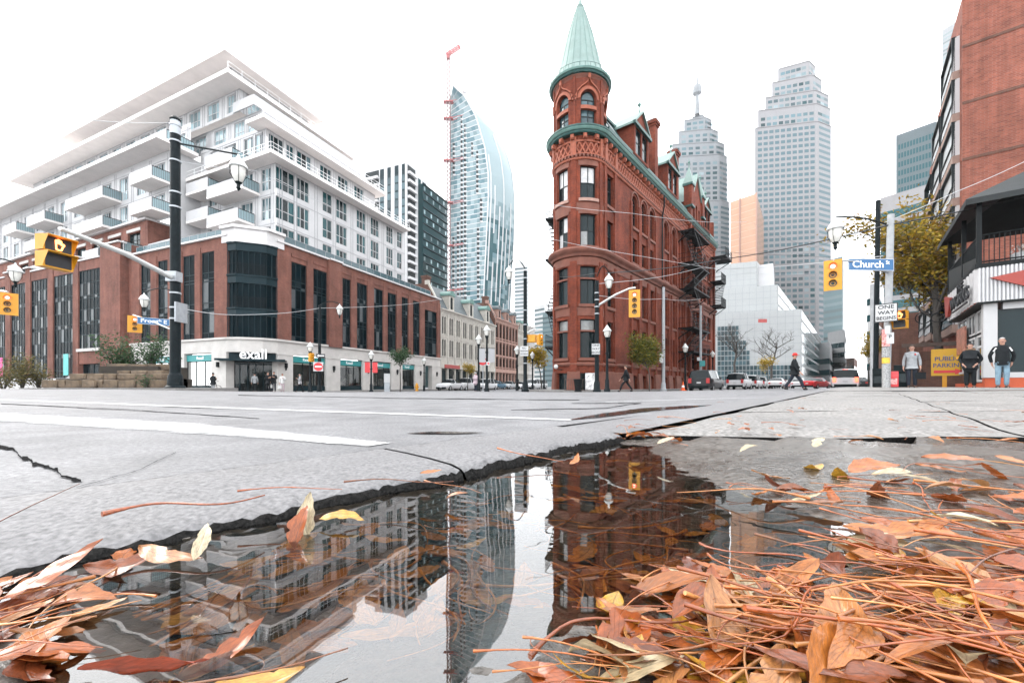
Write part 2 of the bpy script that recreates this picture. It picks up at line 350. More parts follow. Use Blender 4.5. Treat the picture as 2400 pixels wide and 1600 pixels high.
K0, K1 = Vector((-.53, .515, 0)), Vector((.44, 1.65, 0))       # inner edge of the kerb by the puddle
KD = (K1-K0).normalized(); KN = Vector((-KD.y, KD.x, 0))       # along it / towards the road
def kerb_s(x, y): p = Vector((x, y, 0))-K0; return p.dot(KD), p.dot(KN)
def gl(a, b, n, pw): return [a+(b-a)*(i/n)**pw for i in range(n+1)]
xs = sorted({-2500, -1200, -600, -300, -150, 150, 300, 600, 1200, 2500, *[round(-v, 4) for v in gl(0, 90, 44, 2)], *[round(v, 4) for v in gl(0, 90, 44, 2)]})
ys = sorted({-60, -20, -6, *[round(v, 4) for v in gl(-2, 110, 70, 2)], 150, 250, 400, 800, 1600, 3500})
mb = MB(); V = []
for y in ys:
    for x in xs:
        z = zg(x, y) if abs(x) < 160 and y < 160 else -.3
        s, n = kerb_s(x, y)
        if n < .9: z -= .25 if y < 60 else .05
        V.append((x, y, z))
nx = len(xs); me = bpy.data.meshes.new('road')
me.from_pydata(V, [], [(j*nx+i, j*nx+i+1, (j+1)*nx+i+1, (j+1)*nx+i) for j in range(len(ys)-1) for i in range(nx-1)])
me.materials.append(M['asphalt']); me.polygons.foreach_set('use_smooth', [True]*len(me.polygons))
tag(link('road', me), 'pale grey asphalt of the wide street crossing', kind='structure')
def zroad(x, y):                                # height of the road mesh itself
    import bisect
    i = max(1, min(bisect.bisect(xs, x), nx-1)); j = max(1, min(bisect.bisect(ys, y), len(ys)-1))
    fx, fy = (x-xs[i-1])/(xs[i]-xs[i-1]), (y-ys[j-1])/(ys[j]-ys[j-1]); q = lambda a, b: V[b*nx+a][2]
    z = (q(i-1,j-1)*(1-fx)+q(i,j-1)*fx)*(1-fy)+(q(i-1,j)*(1-fx)+q(i,j)*fx)*fy
    s, n = kerb_s(x, y)
    return max(z, zg(x, y)+.004) if .3 < n < 4 and -6 < s < 10 else z
mb = MB()                                       # finely laid strip of the same asphalt along the kerb
sa = [-6+.2*i for i in range(81)]; na = [.33,.4,.6,.9,1.3,1.8,2.4,3.1,4.0]
def rp2(s, n): p = K0+KD*s+KN*n; return (p.x, p.y, max(zg(p.x, p.y)+.004, 0) if n < 3.9 else zg(p.x, p.y)-.01)
for a, b in zip(sa, sa[1:]):
    for c, d in zip(na, na[1:]): mb.face([rp2(a,c), rp2(b,c), rp2(b,d), rp2(a,d)])
tag(mb.obj('road', 'asphalt', smooth=80), 'asphalt strip laid along the kerb', kind='structure')

def strip_on_road(name, pts_l, pts_r, m, dz=.003, n=90, label=None):
    """painted line between two ground polylines, following the road"""
    mb = MB()
    def at(P, t):
        k = min(int(t*(len(P)-1)), len(P)-2); f = t*(len(P)-1)-k; return P[k][0]+(P[k+1][0]-P[k][0])*f, P[k][1]+(P[k+1][1]-P[k][1])*f
    for i in range(n):
        a, b = at(pts_l, i/n), at(pts_l, (i+1)/n); c, d = at(pts_r, (i+1)/n), at(pts_r, i/n)
        mb.face([(p[0], p[1], zroad(*p)+dz) for p in (d, c, b, a)], [(i/n,0),((i+1)/n,0),((i+1)/n,1),(i/n,1)])
    o = mb.obj(name, m); return tag(o, label, kind='structure')
def G(px, py, z=.035): D = (CH-z)*F/(py-HY); return (rx(px)*D, D)      # pixel -> point on the ground at height z
strip_on_road('road_marking', [G(-700,938), G(0,966), G(450,990), G(930,1040)], [G(-700,955), G(0,997), G(450,1027), G(850,1052)], 'road_paint', .003, label='broad worn white crosswalk bar nearest the puddle')
strip_on_road('road_marking', [G(-500,926), G(0,938), G(700,961), G(1345,984)], [G(-500,928), G(0,942), G(700,966), G(1335,989)], 'road_paint', .003, label='thin white line beyond the broad crosswalk bar')
strip_on_road('road_marking', [G(1420,941), G(1800,929)], [G(1420,943.5), G(1800,931)], 'road_paint_worn', .003, label='faint white line beyond the wet patch')
strip_on_road('wet_patch', [G(1335,986), G(1400,970), G(1500,956), G(1600,950), G(1680,949)], [G(1335,987), G(1420,982), G(1530,968), G(1620,960), G(1680,950)], 'wet_patch', .004, 40, 'dark wet patch on the road near the kerb')
strip_on_road('wet_patch', [G(955,1019), G(1000,1015), G(1060,1014), G(1135,1017)], [G(955,1020), G(1000,1022), G(1070,1023), G(1135,1018)], 'wet_patch', .004, 20, 'small dark wet patch beyond the crosswalk bar')
def seam(pts, w, seed, label):
    mb = MB(); r = random.Random(seed); P = []
    for (a, b), (c, d) in zip(pts, pts[1:]):
        for k in range(10): P.append((a+(c-a)*k/10+r.uniform(-3,3), b+(d-b)*k/10+r.uniform(-.4,.4)))
    for (a, b), (c, d) in zip(P, P[1:]):
        ww = w*r.uniform(.5,1.3); q = [G(a, b-ww), G(a, b+ww), G(c, d+ww), G(c, d-ww)]; mb.face([(p[0], p[1], zroad(*p)+.003) for p in q])
    tag(mb.obj('road_seam', 'tar'), label, kind='structure')
seam([(1200,962),(1420,958),(1500,945),(1320,946)], .55, 1, 'thin tar seam round a road patch'); seam([(0,950),(300,962),(640,985)], .5, 2, 'thin tar seam between the white lines'); seam([(560,928),(1000,934),(1400,938)], .45, 3, 'far thin tar seam across the road'); seam([(180,1150),(320,1110),(420,1060)], .5, 4, 'hairline crack joining the kerb')
# crack in the asphalt
mb = MB(); cp = [(-30,1040),(35,1062),(75,1092),(120,1100),(150,1122),(190,1140)]; r2 = random.Random(5)
P = []
for (a, b), (c, d) in zip(cp, cp[1:]):
    for k in range(6): P.append((a+(c-a)*k/6+r2.uniform(-7, 7), b+(d-b)*k/6+r2.uniform(-3, 3)))
for (a, b), (c, d) in zip(P, P[1:]):
    w = r2.uniform(1.5, 5); q = [G(a, b-w), G(a, b+w), G(c, d+w), G(c, d-w)]
    mb.face([(p[0], p[1], zroad(*p)+.003) for p in q])
tag(mb.obj('road_crack', 'tar'), kind='structure')
# ---------------------------------------------------------------- pavements
def pavement(name, label, pin, pout, m='pavement', h=.13, n=4):
    """strip between an inner and an outer polyline, standing one kerb above the road"""
    mb = MB(); A, B = [], []
    for L, P in ((A, pin), (B, pout)):
        for p, q in zip(P, P[1:]):
            for k in range(n): L.append((p[0]+(q[0]-p[0])*k/n, p[1]+(q[1]-p[1])*k/n))
        L.append(P[-1])
    Z = lambda p: zg(p[0], p[1])+h
    for i in range(len(A)-1):
        mb.face([(*A[i],Z(B[i])+.02),(*A[i+1],Z(B[i+1])+.02),(*B[i+1],Z(B[i+1])),(*B[i],Z(B[i]))])
        mb.face([(*B[i],Z(B[i])),(*B[i+1],Z(B[i+1])),(*B[i+1],Z(B[i+1])-.3),(*B[i],Z(B[i])-.3)])
    return tag(mb.obj(name, m), label, kind='structure')
FRp = Fr((-22.31, 35.05), dF); q = lambda x, y: tuple(FRp.w(x, y))[:2]
pavement('pavement', 'pavement along the drugstore and the terraces', [q(.6,.6), q(12,.6), q(30,.6), q(80,.6)], [q(-2.2,-3.6), q(12,-3.8), q(30,-3.8), q(80,-3.8)])
pavement('pavement', 'pavement along the long brick podium', [q(.6,.6), q(.6,20), q(0,40), q(0,62)], [q(-2.2,-3.6), q(-4.4,8), q(-4.4,30), q(-4.4,62)])
GCp = Vector((5.26, 32.0, 0)); nSp = Vector((-dF.y, dF.x, 0)); ti, to = [], []
a0, a1 = math.atan2(nW.y, nW.x), math.atan2(nSp.y, nSp.x)-2*PI
for L, r in ((ti, 1.9), (to, 4.3)):
    L.append(tuple(GCp+nW*r+dW*45)[:2]); L.append(tuple(GCp+nW*r+dW*20)[:2])
    for k in range(9): t_ = a0+(a1-a0)*k/8; L.append((GCp.x+r*math.cos(t_), GCp.y+r*math.sin(t_)))
    L.append(tuple(GCp+nSp*r+dF*40)[:2])
pavement('pavement', 'pavement round the flatiron building', ti, to)
def zsw(x, y):                                   # height of the near pavement on the right
    d = math.hypot(x, y); return .034+.0115*max(0, min(d, 22)-1.6)*.62
def kx(y): return K1.x+(y-K1.y)*(KD.x/KD.y if y < 3 else KD.x/KD.y) # kerb line
sw = thing('pavement', None, None); sw['kind'] = 'structure'; sw['label'] = 'worn concrete pavement slabs behind the puddle'
del_ = [k for k in ('category',) if k in sw]
rs_ = random.Random(21)
rowsY = [1.66, 3.05, 4.6, 6.2, 7.9, 9.7]
for j in range(len(rowsY)-1):
    for i in range(9-j//2):
        g = .008; y0, y1_ = rowsY[j]+g, rowsY[j+1]-g; o0, o1 = .02+i*1.55+g-(0 if i else 0), .02+(i+1)*1.55-g
        dz = rs_.uniform(-.004,.004); skew = -.055; mb = MB(); N = 10 if j < 2 and i < 4 else 4
        def pt(u, v):
            y = y0+(y1_-y0)*v; off = o0+(o1-o0)*u; yy = y+skew*off*max(0, 1-(y-1.66)/8); x = kx(yy)+off
            e = 0
            if N == 10 and v < .02: yy += .012*math.sin(x*9)+.008*math.sin(x*31+1)+rs_.uniform(-.004,.004)
            return x, yy, zsw(x, y)+dz+(.004*math.sin(x*5+y*3)-.002)-(.012 if (v < .02 or v > .98 or u < .02 or u > .98) else 0)
        us = [0,.012]+[k/N for k in range(1,N)]+[.988,1]; vs2 = us
        G2 = [[pt(u, v) for u in us] for v in vs2]
        for a in range(len(us)-1):
            for b in range(len(us)-1): mb.face([G2[a][b], G2[a][b+1], G2[a+1][b+1], G2[a+1][b]])
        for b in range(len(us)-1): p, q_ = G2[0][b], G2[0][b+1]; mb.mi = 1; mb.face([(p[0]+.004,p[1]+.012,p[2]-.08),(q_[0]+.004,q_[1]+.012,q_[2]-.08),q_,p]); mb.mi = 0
        mb.obj('slab', ['pavement', 'wet_dark'], sw, smooth=50)
mb = MB(); yy = [9.7, 12, 15, 19, 24, 30, 40, 60]; oo = [0, 1.5, 4, 8, 14, 24, 45]
for a, b in zip(yy, yy[1:]):
    for c, d in zip(oo, oo[1:]): mb.face([(kx(a)+c,a,zsw(kx(a)+c,a)),(kx(a)+d,a,zsw(kx(a)+d,a)),(kx(b)+d,b,zsw(kx(b)+d,b)),(kx(b)+c,b,zsw(kx(b)+c,b))])
    mb.face([(kx(a),a,zsw(kx(a),a)),(kx(b),b,zsw(kx(b),b)),(kx(b)-.04,b,-.5),(kx(a)-.04,a,-.5)])
mb.obj('far_slab_sheet', 'pavement', sw)
for a, b in zip([-.05]+rowsY, rowsY):
    pass
mb = MB(); mb.face([(kx(1.6)-.02,1.7,-.06),(kx(1.6)+16,1.5,-.06),(kx(9.8)+16,9.8,.0),(kx(9.8)-.02,9.8,.0)]); mb.obj('slab_bed', 'tar', sw)
# kerb along the road
def kp(s, n, z): p = K0+KD*s+KN*n; return (p.x, p.y, z)
def hz(s): return .012*math.sin(s*7.3)+.008*math.sin(s*17+1)+.006*math.sin(s*41+2)
kb = thing('kerb', None, None); kb['kind'] = 'structure'; kb['label'] = 'worn concrete kerb between the road and the puddle'
segs = [(-2.6,-1.2),(-1.19,.62),(.63,1.50)]
r9 = random.Random(8)
for s0, s1 in segs:
    mb = MB(); ns = int((s1-s0)/.012); pr = [(-.012,-.05,1),(-.004,-.004,1),(.002,.010,1),(.008,.019,1),(.018,.026,0),(.045,.031,0),(.12,.036,0),(.22,.038,0),(.325,.0395,0),(.35,.034,0)]
    R_ = []
    for i in range(ns+1):
        s = s0+(s1-s0)*i/ns; lo_ = max(.42, min(1, (s+.25)/.95)); ero = hz(s)+r9.uniform(-.0025,.0025); row = []
        for n, z, w in pr:
            z = z*(lo_+(1-lo_)*max(0, min(1, n/.2))) if z > 0 else z
            e = ero*(1 if n < .03 else max(0, 1-(n-.03)/.06)); row.append(kp(s, n+e*.9+(r9.uniform(-.003,.003) if n < .02 else 0), z+(r9.uniform(-.004,.004) if n < .02 else r9.uniform(-.0004,.0004))))
        R_.append(row)
    for i in range(ns):
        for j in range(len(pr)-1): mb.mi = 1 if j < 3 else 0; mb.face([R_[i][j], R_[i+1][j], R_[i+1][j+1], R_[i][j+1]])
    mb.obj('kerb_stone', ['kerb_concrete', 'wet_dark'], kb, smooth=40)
pave_mat('wet_dark_', (.02,.02,.02), (.05,.05,.05)) if 0 else None
far_s = [1.51, 3, 5, 8, 12, 18, 26, 40]
for a, b in zip(far_s, far_s[1:]):
    mb = MB(); f = lambda s, n, dz: (lambda p: (p[0], p[1], max(zsw(p[0], p[1])-.004, 0) if dz else zg(p[0], p[1])-.05))(kp(s, n, 0))
    mb.face([f(a,0,1), f(a,.33,1), f(b,.33,1), f(b,0,1)][::-1]); mb.face([f(a,.33,1), f(a,.345,0), f(b,.345,0), f(b,.33,1)]); mb.obj('kerb_stone', 'kerb_concrete', kb)
# ---------------------------------------------------------------- windows
_WC = {}
def window(parent, a, b, c, d, y, nx=1, nz=1, rise=0, fm='dark_frame', gm='glass_dark', t=.05, mp=None, zs=None, name='window', one=False, dep=.07, ax='x', loc=None, xsplit=None, rzz=None):
    """window > pane. a..b along the facade, c..d up, y = depth of its outer face; ax='y': facade runs along local y, outer face at x"""
    w, h = b-a, d-c; sp = h-rise
    zl = [h*k/nz for k in range(nz+1)] if zs is None else [0]+[h*v for v in zs]+[h]
    zl = [v for v in zl if v <= sp+1e-6]
    if rise and abs(zl[-1]-sp) > 1e-3: zl.append(sp)
    xl = [w*k/nx for k in range(nx+1)] if xsplit is None else [0]+[w*v for v in xsplit]+[w]
    def frame():
        m = MB(mp and (lambda X, Y, Z: mp(X+a, Y+y, Z+c)))
        B = (lambda *q: m.bx(*q, n=6)) if mp else m.box
        m.box(0, t, 0, dep, 0, sp); m.box(w-t, w, 0, dep, 0, sp); B(t, w-t, 0, dep, 0, t)
        if not rise: B(t, w-t, 0, dep, h-t, h)
        else:
            n = 10; A = [(w/2-w/2*math.cos(PI*k/n), sp+rise*math.sin(PI*k/n)) for k in range(n+1)]
            I = [(w/2-(w/2-t)*math.cos(PI*k/n), sp+(rise-t)*math.sin(PI*k/n)) for k in range(n+1)]
            for k in range(n): m.slab([I[k], I[k+1], A[k+1], A[k]], 0, dep)
        for x in xl[1:-1]: m.box(x-t/2, x+t/2, .004, dep-.004, t, (sp if rise else h-t))
        for z in zl[1:] if rise else zl[1:-1]: B(t, w-t, .008, dep-.008, z-t/2, z+t/2)
        return m
    def pane(x0, x1, z0, z1, arch=False):
        m = MB(mp and (lambda X, Y, Z: mp(X+a, Y+y, Z+c)))
        if arch:
            n = 10; m.face([(w/2-w/2*.97*math.cos(PI*k/n), dep*.55, sp+rise*.97*math.sin(PI*k/n)) for k in range(n+1)][::-1])
        else:
            k = 5 if mp else 1
            for i in range(k):
                p, q = x0+(x1-x0)*i/k, x0+(x1-x0)*(i+1)/k
                m.face([(p, dep*.55, z0), (q, dep*.55, z0), (q, dep*.55, z1), (p, dep*.55, z1)])
        return m
    gl = gm if isinstance(gm, (list, tuple)) else [gm]
    L = ((0,0,0) if mp else (a, y, c) if ax == 'x' else (y, a, c)); rz = 0 if ax == 'x' else -PI/2
    if ax == 'y': L = (y, b, c)
    if ax == '-y': L = (y, a, c); rz = PI/2
    if loc is not None: L = loc
    if rzz is not None: rz = rzz
    key = (round(w,3), round(h,3), tuple(round(v,3) for v in xl), tuple(round(v,3) for v in zl), round(rise,3), fm, t, dep)
    if mp: f = frame().obj(name, fm, parent)
    else:
        if key not in _WC: _WC[key] = frame().mesh(name, fm)
        f = link(name, _WC[key], parent, L, rz)
    if one:
        m = pane(t*.5, w-t*.5, t*.5, sp-t*.5)
        if rise: m2 = pane(0, 0, 0, 0, True); m.V += m2.V; nb = len(m.V)-len(m2.V); m.F += [tuple(q+nb for q in fc) for fc in m2.F]; m.M += m2.M; m.U += m2.U
        g = rnd.choice(gl); k2 = ('one', key, g)
        if mp: m.obj('pane', g, f)
        else:
            if k2 not in _WC: _WC[k2] = m.mesh('pane', g)
            link('pane', _WC[k2], f)
        return f
    i = 0 if len(gl) < 6 else rnd.randrange(len(gl))
    for z0, z1 in zip(zl, zl[1:]):
        for x0, x1 in zip(xl, xl[1:]):
            g = gl[i % len(gl)] if len(gl) > 1 else gl[0]; i += 1
            e = t*.4
            if mp: pane(x0+e, x1-e, z0+e, z1-e).obj('pane', g, f)
            else:
                k2 = ('p', round(x1-x0,3), round(z1-z0,3), g, t, dep)
                if k2 not in _WC:
                    m = MB(); hw, hh = (x1-x0)/2-e, (z1-z0)/2-e
                    m.face([(-hw,0,-hh),(hw,0,-hh),(hw,0,hh),(-hw,0,hh)]); _WC[k2] = m.mesh('pane', g)
                o = link('pane', _WC[k2], f, ((x0+x1)/2, dep*.55, (z0+z1)/2)); o.rotation_euler = (rnd.uniform(-.006,.006), 0, rnd.uniform(-.006,.006))
    if rise:
        g = gl[-1]
        pane(0, 0, 0, 0, True).obj('pane', g, f)
    return f
# ---------------------------------------------------------------- the red flatiron building
GC = Vector((5.26, 32.0, 0)); GR = 2.0
nS = Vector((-dF.y, dF.x, 0))
th0 = math.atan2(nW.y, nW.x); th1 = math.atan2(nS.y, nS.x)-2*PI
AL = GR*(th0-th1)                                # length of the rounded prow
GT = GC+nW*GR; FG = Fr(GT, dW)                   # frame of the right-hand facade: s = local x
def gmp(s, y, z):
    if s >= 0: p = nW*(GR-y)+dW*s
    elif s >= -AL: t = th0+s/GR; p = Vector((math.cos(t), math.sin(t), 0))*(GR-y)
    else: p = nS*(GR-y)+dF*(-AL-s)
    return (p.x, p.y, z)
gu = lambda px: FG.u(px)
GL = gu(1673); GS = -AL-26
flat = thing('flatiron_building', 'narrow red brick flatiron building with round turret and green cone roof', 'building', (GC.x, GC.y, 0))
ARC = [-AL+AL*i/24 for i in range(25)]
PATH = [GS, -AL-13]+ARC+[GL]
def gdev(): return MB(gmp)
# --- openings
ops = []; wins = []
def op(a, b, c, d, rise=0, **kw): ops.append((a, b, c, d, rise) if rise else (a, b, c, d)); wins.append((a, b, c, d, rise, kw))
prow = [(-2.08, -.80), (-4.22, -3.02)]
CT = ['curtain_glass', 'glass_dark']
mat('curtain_glass', (.40,.40,.40), .3, var=.25, scale=4, coat=.6)
mat('curtain_glass_dim', (.16,.165,.16), .3, var=.3, scale=4, coat=.6)
for i, (a, b) in enumerate(prow+[(-AL+.1, -AL+.9)]):
    op(a, b, 2.3, 5.1, zs=(.70,), nx=1, gm=['glass_dark', 'curtain_glass_dim'], curv=1)
    op(a, b, 6.2, 8.95, zs=(.68,), nx=2, gm=['glass_dark'], curv=1)
    op(a, b, 10.42, 12.75, zs=(.5,), nx=2, gm=['curtain_glass_dim', 'glass_dark', 'glass_dark', 'glass_dark'] if i == 0 else ['curtain_glass', 'glass_dark', 'glass_dark', 'curtain_glass'], curv=1)
    op(a, b, 13.85, 16.25, zs=(.5,), nx=2, gm=['glass_dark', 'glass_dark', 'curtain_glass', 'curtain_glass'] if i == 0 else ['glass_dark', 'curtain_glass', 'curtain_glass', 'curtain_glass'], curv=1)
op(-2.08, -.80, -.05, 1.2, nx=2, gm=['glass_dark'], curv=1)
op(-4.22, -3.02, -.05, 1.2, nx=1, gm=['glass_dark'], curv=1)
a, b = gu(1421), gu(1438)
for c, d in ((2.3,5.1),(6.2,8.95),(10.42,12.75),(13.85,16.25)): op(a, b, c, d, zs=(.55,), nx=1, gm=['glass_dark'])
bays = [(1481,1496),(1502.6,1515),(1522,1536),(1555,1567),(1574,1585),(1594,1602)]
BY = [(gu(p), gu(q)) for p, q in bays]
for a, b in BY:
    b = a+1.12
    op(a, b, -.05, 1.15, .25); op(a, b, 2.2, 5.0, zs=(.7,)); op(a, b, 6.15, 9.0, zs=(.7,)); op(a, b, 10.6, 12.7, zs=(.5,)); op(a, b, 13.6, 16.3, .55, zs=(.4,))
g0, g1 = gu(1611), gu(1641)
gw = (g1-g0)
for k in range(3):
    a = g0+.5+k*(gw-1)/3+.12; b = a+(gw-1)/3-.24
    op(a, b, 6.15, 9.0, zs=(.7,)); op(a, b, 10.6, 12.9, zs=(.5,)); op(a, b, 13.6, 17.2, .6, zs=(.4,)); 
    if k != 1: op(a, b, 2.2, 5.0, zs=(.7,))
op(g0+gw/2-1.0, g0+gw/2+1.0, -.05, 4.4, 1.0, zs=(.5,), nx=2)
for p in (1646, 1658):
    a = gu(p); b = a+1.5
    for c, d in ((2.2,5.0),(6.15,9.0),(10.6,12.7)): op(a, b, c, d, zs=(.6,))
    op(a, b, 13.6, 16.3, .7, zs=(.4,))
for k in range(6):
    a = -AL-3.4-k*3.6
    for c, d in ((2.3,5.1),(6.2,8.95),(10.42,12.75),(13.85,16.25)): op(a-1.1, a, c, d, zs=(.55,))
mb = gdev(); mb.wall(GS, GL, -.4, 19.05, ops, 0, .34, PATH)
E0, E1 = Vector(gmp(GL,0,0)), Vector(gmp(GS,0,0))
wl = mb.obj('wall', 'brick_red', flat)
mb = MB(); mb.face([(E0.x,E0.y,-.4),(E1.x,E1.y,-.4),(E1.x,E1.y,22),(E0.x,E0.y,22)]); mb.obj('rear_wall', 'brick_red', flat)
for a, b, c, d, r, kw in wins:
    kw = dict(kw); cv = kw.pop('curv', 0)
    if b <= 0 and b > -AL and cv: window(flat, a, b, c, d, .22, rise=r, mp=gmp, t=.07, **kw)
    else:
        x = a if a >= 0 else b
        p = gmp(a, .24, c); p2 = gmp(b, .24, c)
        kw.setdefault('gm', ['glass_dark'])
        ang = math.atan2(p2[1]-p[1], p2[0]-p[0])
        window(flat, 0, b-a, c, d, 0, rise=r, t=.07, loc=p, rzz=ang, **kw)
# --- sills, lintels and hood moulds, each its own piece
for a, b, c, d, r, kw in wins:
    if c < 1: continue
    n = 6 if kw.get('curv') else 1
    if a > -AL-.5:
        mb = gdev(); mb.bx(a-.10, b+.10, -.14, .12, c-.22, c-.005, n); mb.obj('sill', 'sandstone_pale' if c > 13 and a < 0 else 'sandstone', flat)
        if not r and kw.get('curv') and c > 9:
            mb = gdev(); mb.bx(a-.12, b+.12, -.03, .05, d+.004, d+.42, n); mb.obj('lintel', 'sandstone', flat)
        if kw.get('curv') and c in (2.3, 6.2):
            mb = gdev(); zz = c+(d-c)*(.70 if c == 2.3 else .68); mb.bx(a, b, .03, .21, zz-.06, zz+.06, n); mb.obj('transom', 'sandstone', flat)
        if r and c > 10:
            mb = gdev(); N = 12; m_ = (a+b)/2; w0, w1 = (b-a)/2+.16, (b-a)/2+.30; sp = d-r
            A = [(m_-w0*math.cos(PI*k/N), sp+(r+.2)*math.sin(PI*k/N)) for k in range(N+1)]; B = [(m_-w1*math.cos(PI*k/N), sp+(r+.36)*math.sin(PI*k/N)) for k in range(N+1)]
            for k in range(N): mb.slab([A[k], A[k+1], B[k+1], B[k]], -.1, .02)
            mb.box(m_-w1, m_-w0, -.1, .02, sp-1.1, sp); mb.box(m_+w0, m_+w1, -.1, .02, sp-1.1, sp); mb.obj('hood_mould', 'sandstone', flat)
# --- pilasters
def pil(a, b, z0, z1, o=.13, m='brick_red'):
    mb = gdev(); mb.bx(a, b, -o, .05, z0, z1, 4 if b < .2 else 1); mb.obj('pilaster', m, flat)
for a, b in ((-.55,-.30),(-2.75,-2.35),(-4.75,-4.45)):
    pil(a, b, 10.4, 16.9, .08); pil(a-.05, b+.05, 1.3, 9.3, .12); pil(a, b, 16.95, 18.3, .16, 'terracotta')
for a in (.02, gu(1438)+.05):
    pil(a, a+.38, 10.4, 16.9, .1); pil(a, a+.38, 1.3, 9.3, .12); pil(a, a+.38, 16.95, 18.3, .16, 'terracotta')
mid = [(BY[i][1]+BY[i+1][0])/2 for i in range(5)]
for i, (a, b) in enumerate(BY):
    b = a+1.12
    for e0, e1 in ((a-.42, a-.12), (b+.12, b+.42)): pil(e0, e1, 1.3, 9.4, .16); pil(e0, e1, 10.4, 15.6, .14)
pil(g0, g0+.5, -.1, 20.5, .35); pil(g1-.5, g1, -.1, 20.5, .35); pil(GL-.5, GL, -.1, 18.4, .2)
# --- horizontal mouldings
def mould(name, pr, m, xs=None, cap=True): mb = gdev(); mb.prof(xs or PATH, pr, cap); return mb.obj(name, m, flat, smooth=25)
mould('plinth', [(.02,-.4),(-.22,-.4),(-.20,.35),(-.13,1.25),(-.04,1.32),(.02,1.32)], 'sandstone', [GS,-AL-13]+[q for q in ARC if q < -4.24]+[-4.23])
mould('plinth', [(.02,-.4),(-.22,-.4),(-.20,.35),(-.13,1.25),(-.04,1.32),(.02,1.32)], 'sandstone', [-3.0,-2.8,-2.6,-2.4,-2.25,-2.1])
e = [-.78, -.5, -.25, 0]; prev = -.78
for a, b in BY+[(g0+gw/2-1.05, g0+gw/2+1.05)]:
    b = a+1.12 if b-a < 2 else b
    mould('plinth', [(.02,-.4),(-.22,-.4),(-.20,.35),(-.13,1.25),(-.04,1.32),(.02,1.32)], 'sandstone', ([-.78,-.5,-.25,0] if prev < 0 else [prev])+[a-.02]); prev = b+.02
mould('plinth', [(.02,-.4),(-.22,-.4),(-.20,.35),(-.13,1.25),(-.04,1.32),(.02,1.32)], 'sandstone', [prev, GL])
mould('string_course', [(.02,1.72),(-.10,1.74),(-.14,1.86),(-.10,1.95),(.02,2.0)], 'sandstone')
mould('spandrel_band', [(.02,5.35),(-.035,5.36),(-.035,5.98),(.02,5.99)], 'sandstone', ARC)
mould('lintel_band', [(.02,9.02),(-.045,9.03),(-.045,9.6),(.02,9.62)], 'sandstone')
mould('belt_cornice', [(.02,9.62),(-.16,9.66),(-.22,9.82),(-.40,9.98),(-.46,10.12),(-.40,10.24),(-.12,10.36),(.02,10.38)], 'sandstone')
mould('spandrel_band', [(.02,12.95),(-.03,12.96),(-.03,13.55),(.02,13.56)], 'sandstone', ARC)
mould('string_course', [(.02,16.62),(-.12,16.66),(-.16,16.78),(.02,16.8)], 'terracotta')
mb = gdev(); s = -AL-4
while s < GL-.2:
    mb.box(s, s+.13, -.17, .01, 16.82, 17.0); s += .26
tag(mb.obj('dentil_course', 'sandstone', flat), kind='stuff')
mould('frieze_rail', [(.02,17.0),(-.13,17.02),(-.13,17.1),(.02,17.12)], 'terracotta')
mould('frieze_rail', [(.02,17.92),(-.10,17.93),(-.12,18.05),(.02,18.06)], 'terracotta')
mb = gdev(); s = -AL-4; h = .8; wd = .42
def strip(mb, a, za, b, zb, t, y): mb.slab([(a-t, za), (a+t, za), (b+t, zb), (b-t, zb)], y, .01)
while s < GL-.5:
    strip(mb, s, 17.12, s+wd, 17.92, .055, -.07); strip(mb, s+wd, 17.12, s, 17.92, .055, -.05); s += wd
tag(mb.obj('lattice_frieze', 'terracotta', flat), kind='stuff')
mb = gdev(); mb.mi = 0; s = -AL-.3
bm_ = None
while s < GL-.3:
    mb = gdev(); mb.slab([(s, 18.06), (s+.24, 18.06), (s+.24, 18.42), (s, 18.42)], -.30, .01); mb.slab([(s+.04, 18.12), (s+.2, 18.12), (s+.2, 18.36), (s+.04, 18.36)], -.38, -.29)
    mb.obj('bracket', 'terracotta', flat); s += .82
CPR = [(.02,18.42),(-.34,18.44),(-.40,18.52),(-.40,18.60)]
mould('cornice_soffit', CPR, 'copper_dark', cap=False)
mould('copper_cornice', [(-.40,18.60),(-.48,18.62),(-.56,18.72),(-.58,18.80)], 'copper_mid', cap=False)
mould('copper_gutter', [(-.58,18.80),(-.62,18.82),(-.62,18.92),(-.50,18.97),(.3,19.06)], 'copper_dark', cap=False)
# --- roof
RS = .9
def rmp(s, y, z): return gmp(s, y, z)
mb = gdev(); mb.face([(RS,.12,19.0),(GL,.12,19.0),(GL,.12,19.75),(RS,.12,19.75)]); mb.face([(RS,.12,19.0),(RS,.12,19.75),(RS,1.6,19.75),(RS,1.6,19.0)]); mb.obj('parapet', 'brick_red', flat)
mb = gdev(); mb.box(RS, GL, -.02, .26, 19.75, 19.95); mb.obj('gutter', 'copper_dark', flat)
mb = gdev(); mb.face([(RS,.2,19.9),(GL,.2,19.9),(GL,1.75,22.6),(RS,1.75,22.6)]); mb.face([(RS,.2,19.9),(RS,1.75,22.6),(RS,4,22.6),(RS,4,19.9)]); mb.face([(GL,.2,19.9),(GL,3,19.9),(GL,3,22.6),(GL,1.75,22.6)])
Q = [gmp(RS,1.75,22.6), gmp(GL,1.75,22.6), gmp(GS,1.5,22.6), gmp(-AL-.5,1.2,22.6)]
mb.mp = None; mb.face([(p[0],p[1],22.6) for p in Q]); mb.mp = gmp
mb.face([(GS,.2,19.0),(-AL-.5,.2,19.0),(-AL-.5,1.2,22.6),(GS,1.5,22.6)])
mb.obj('mansard_roof', 'slate', flat)
s = RS+.02
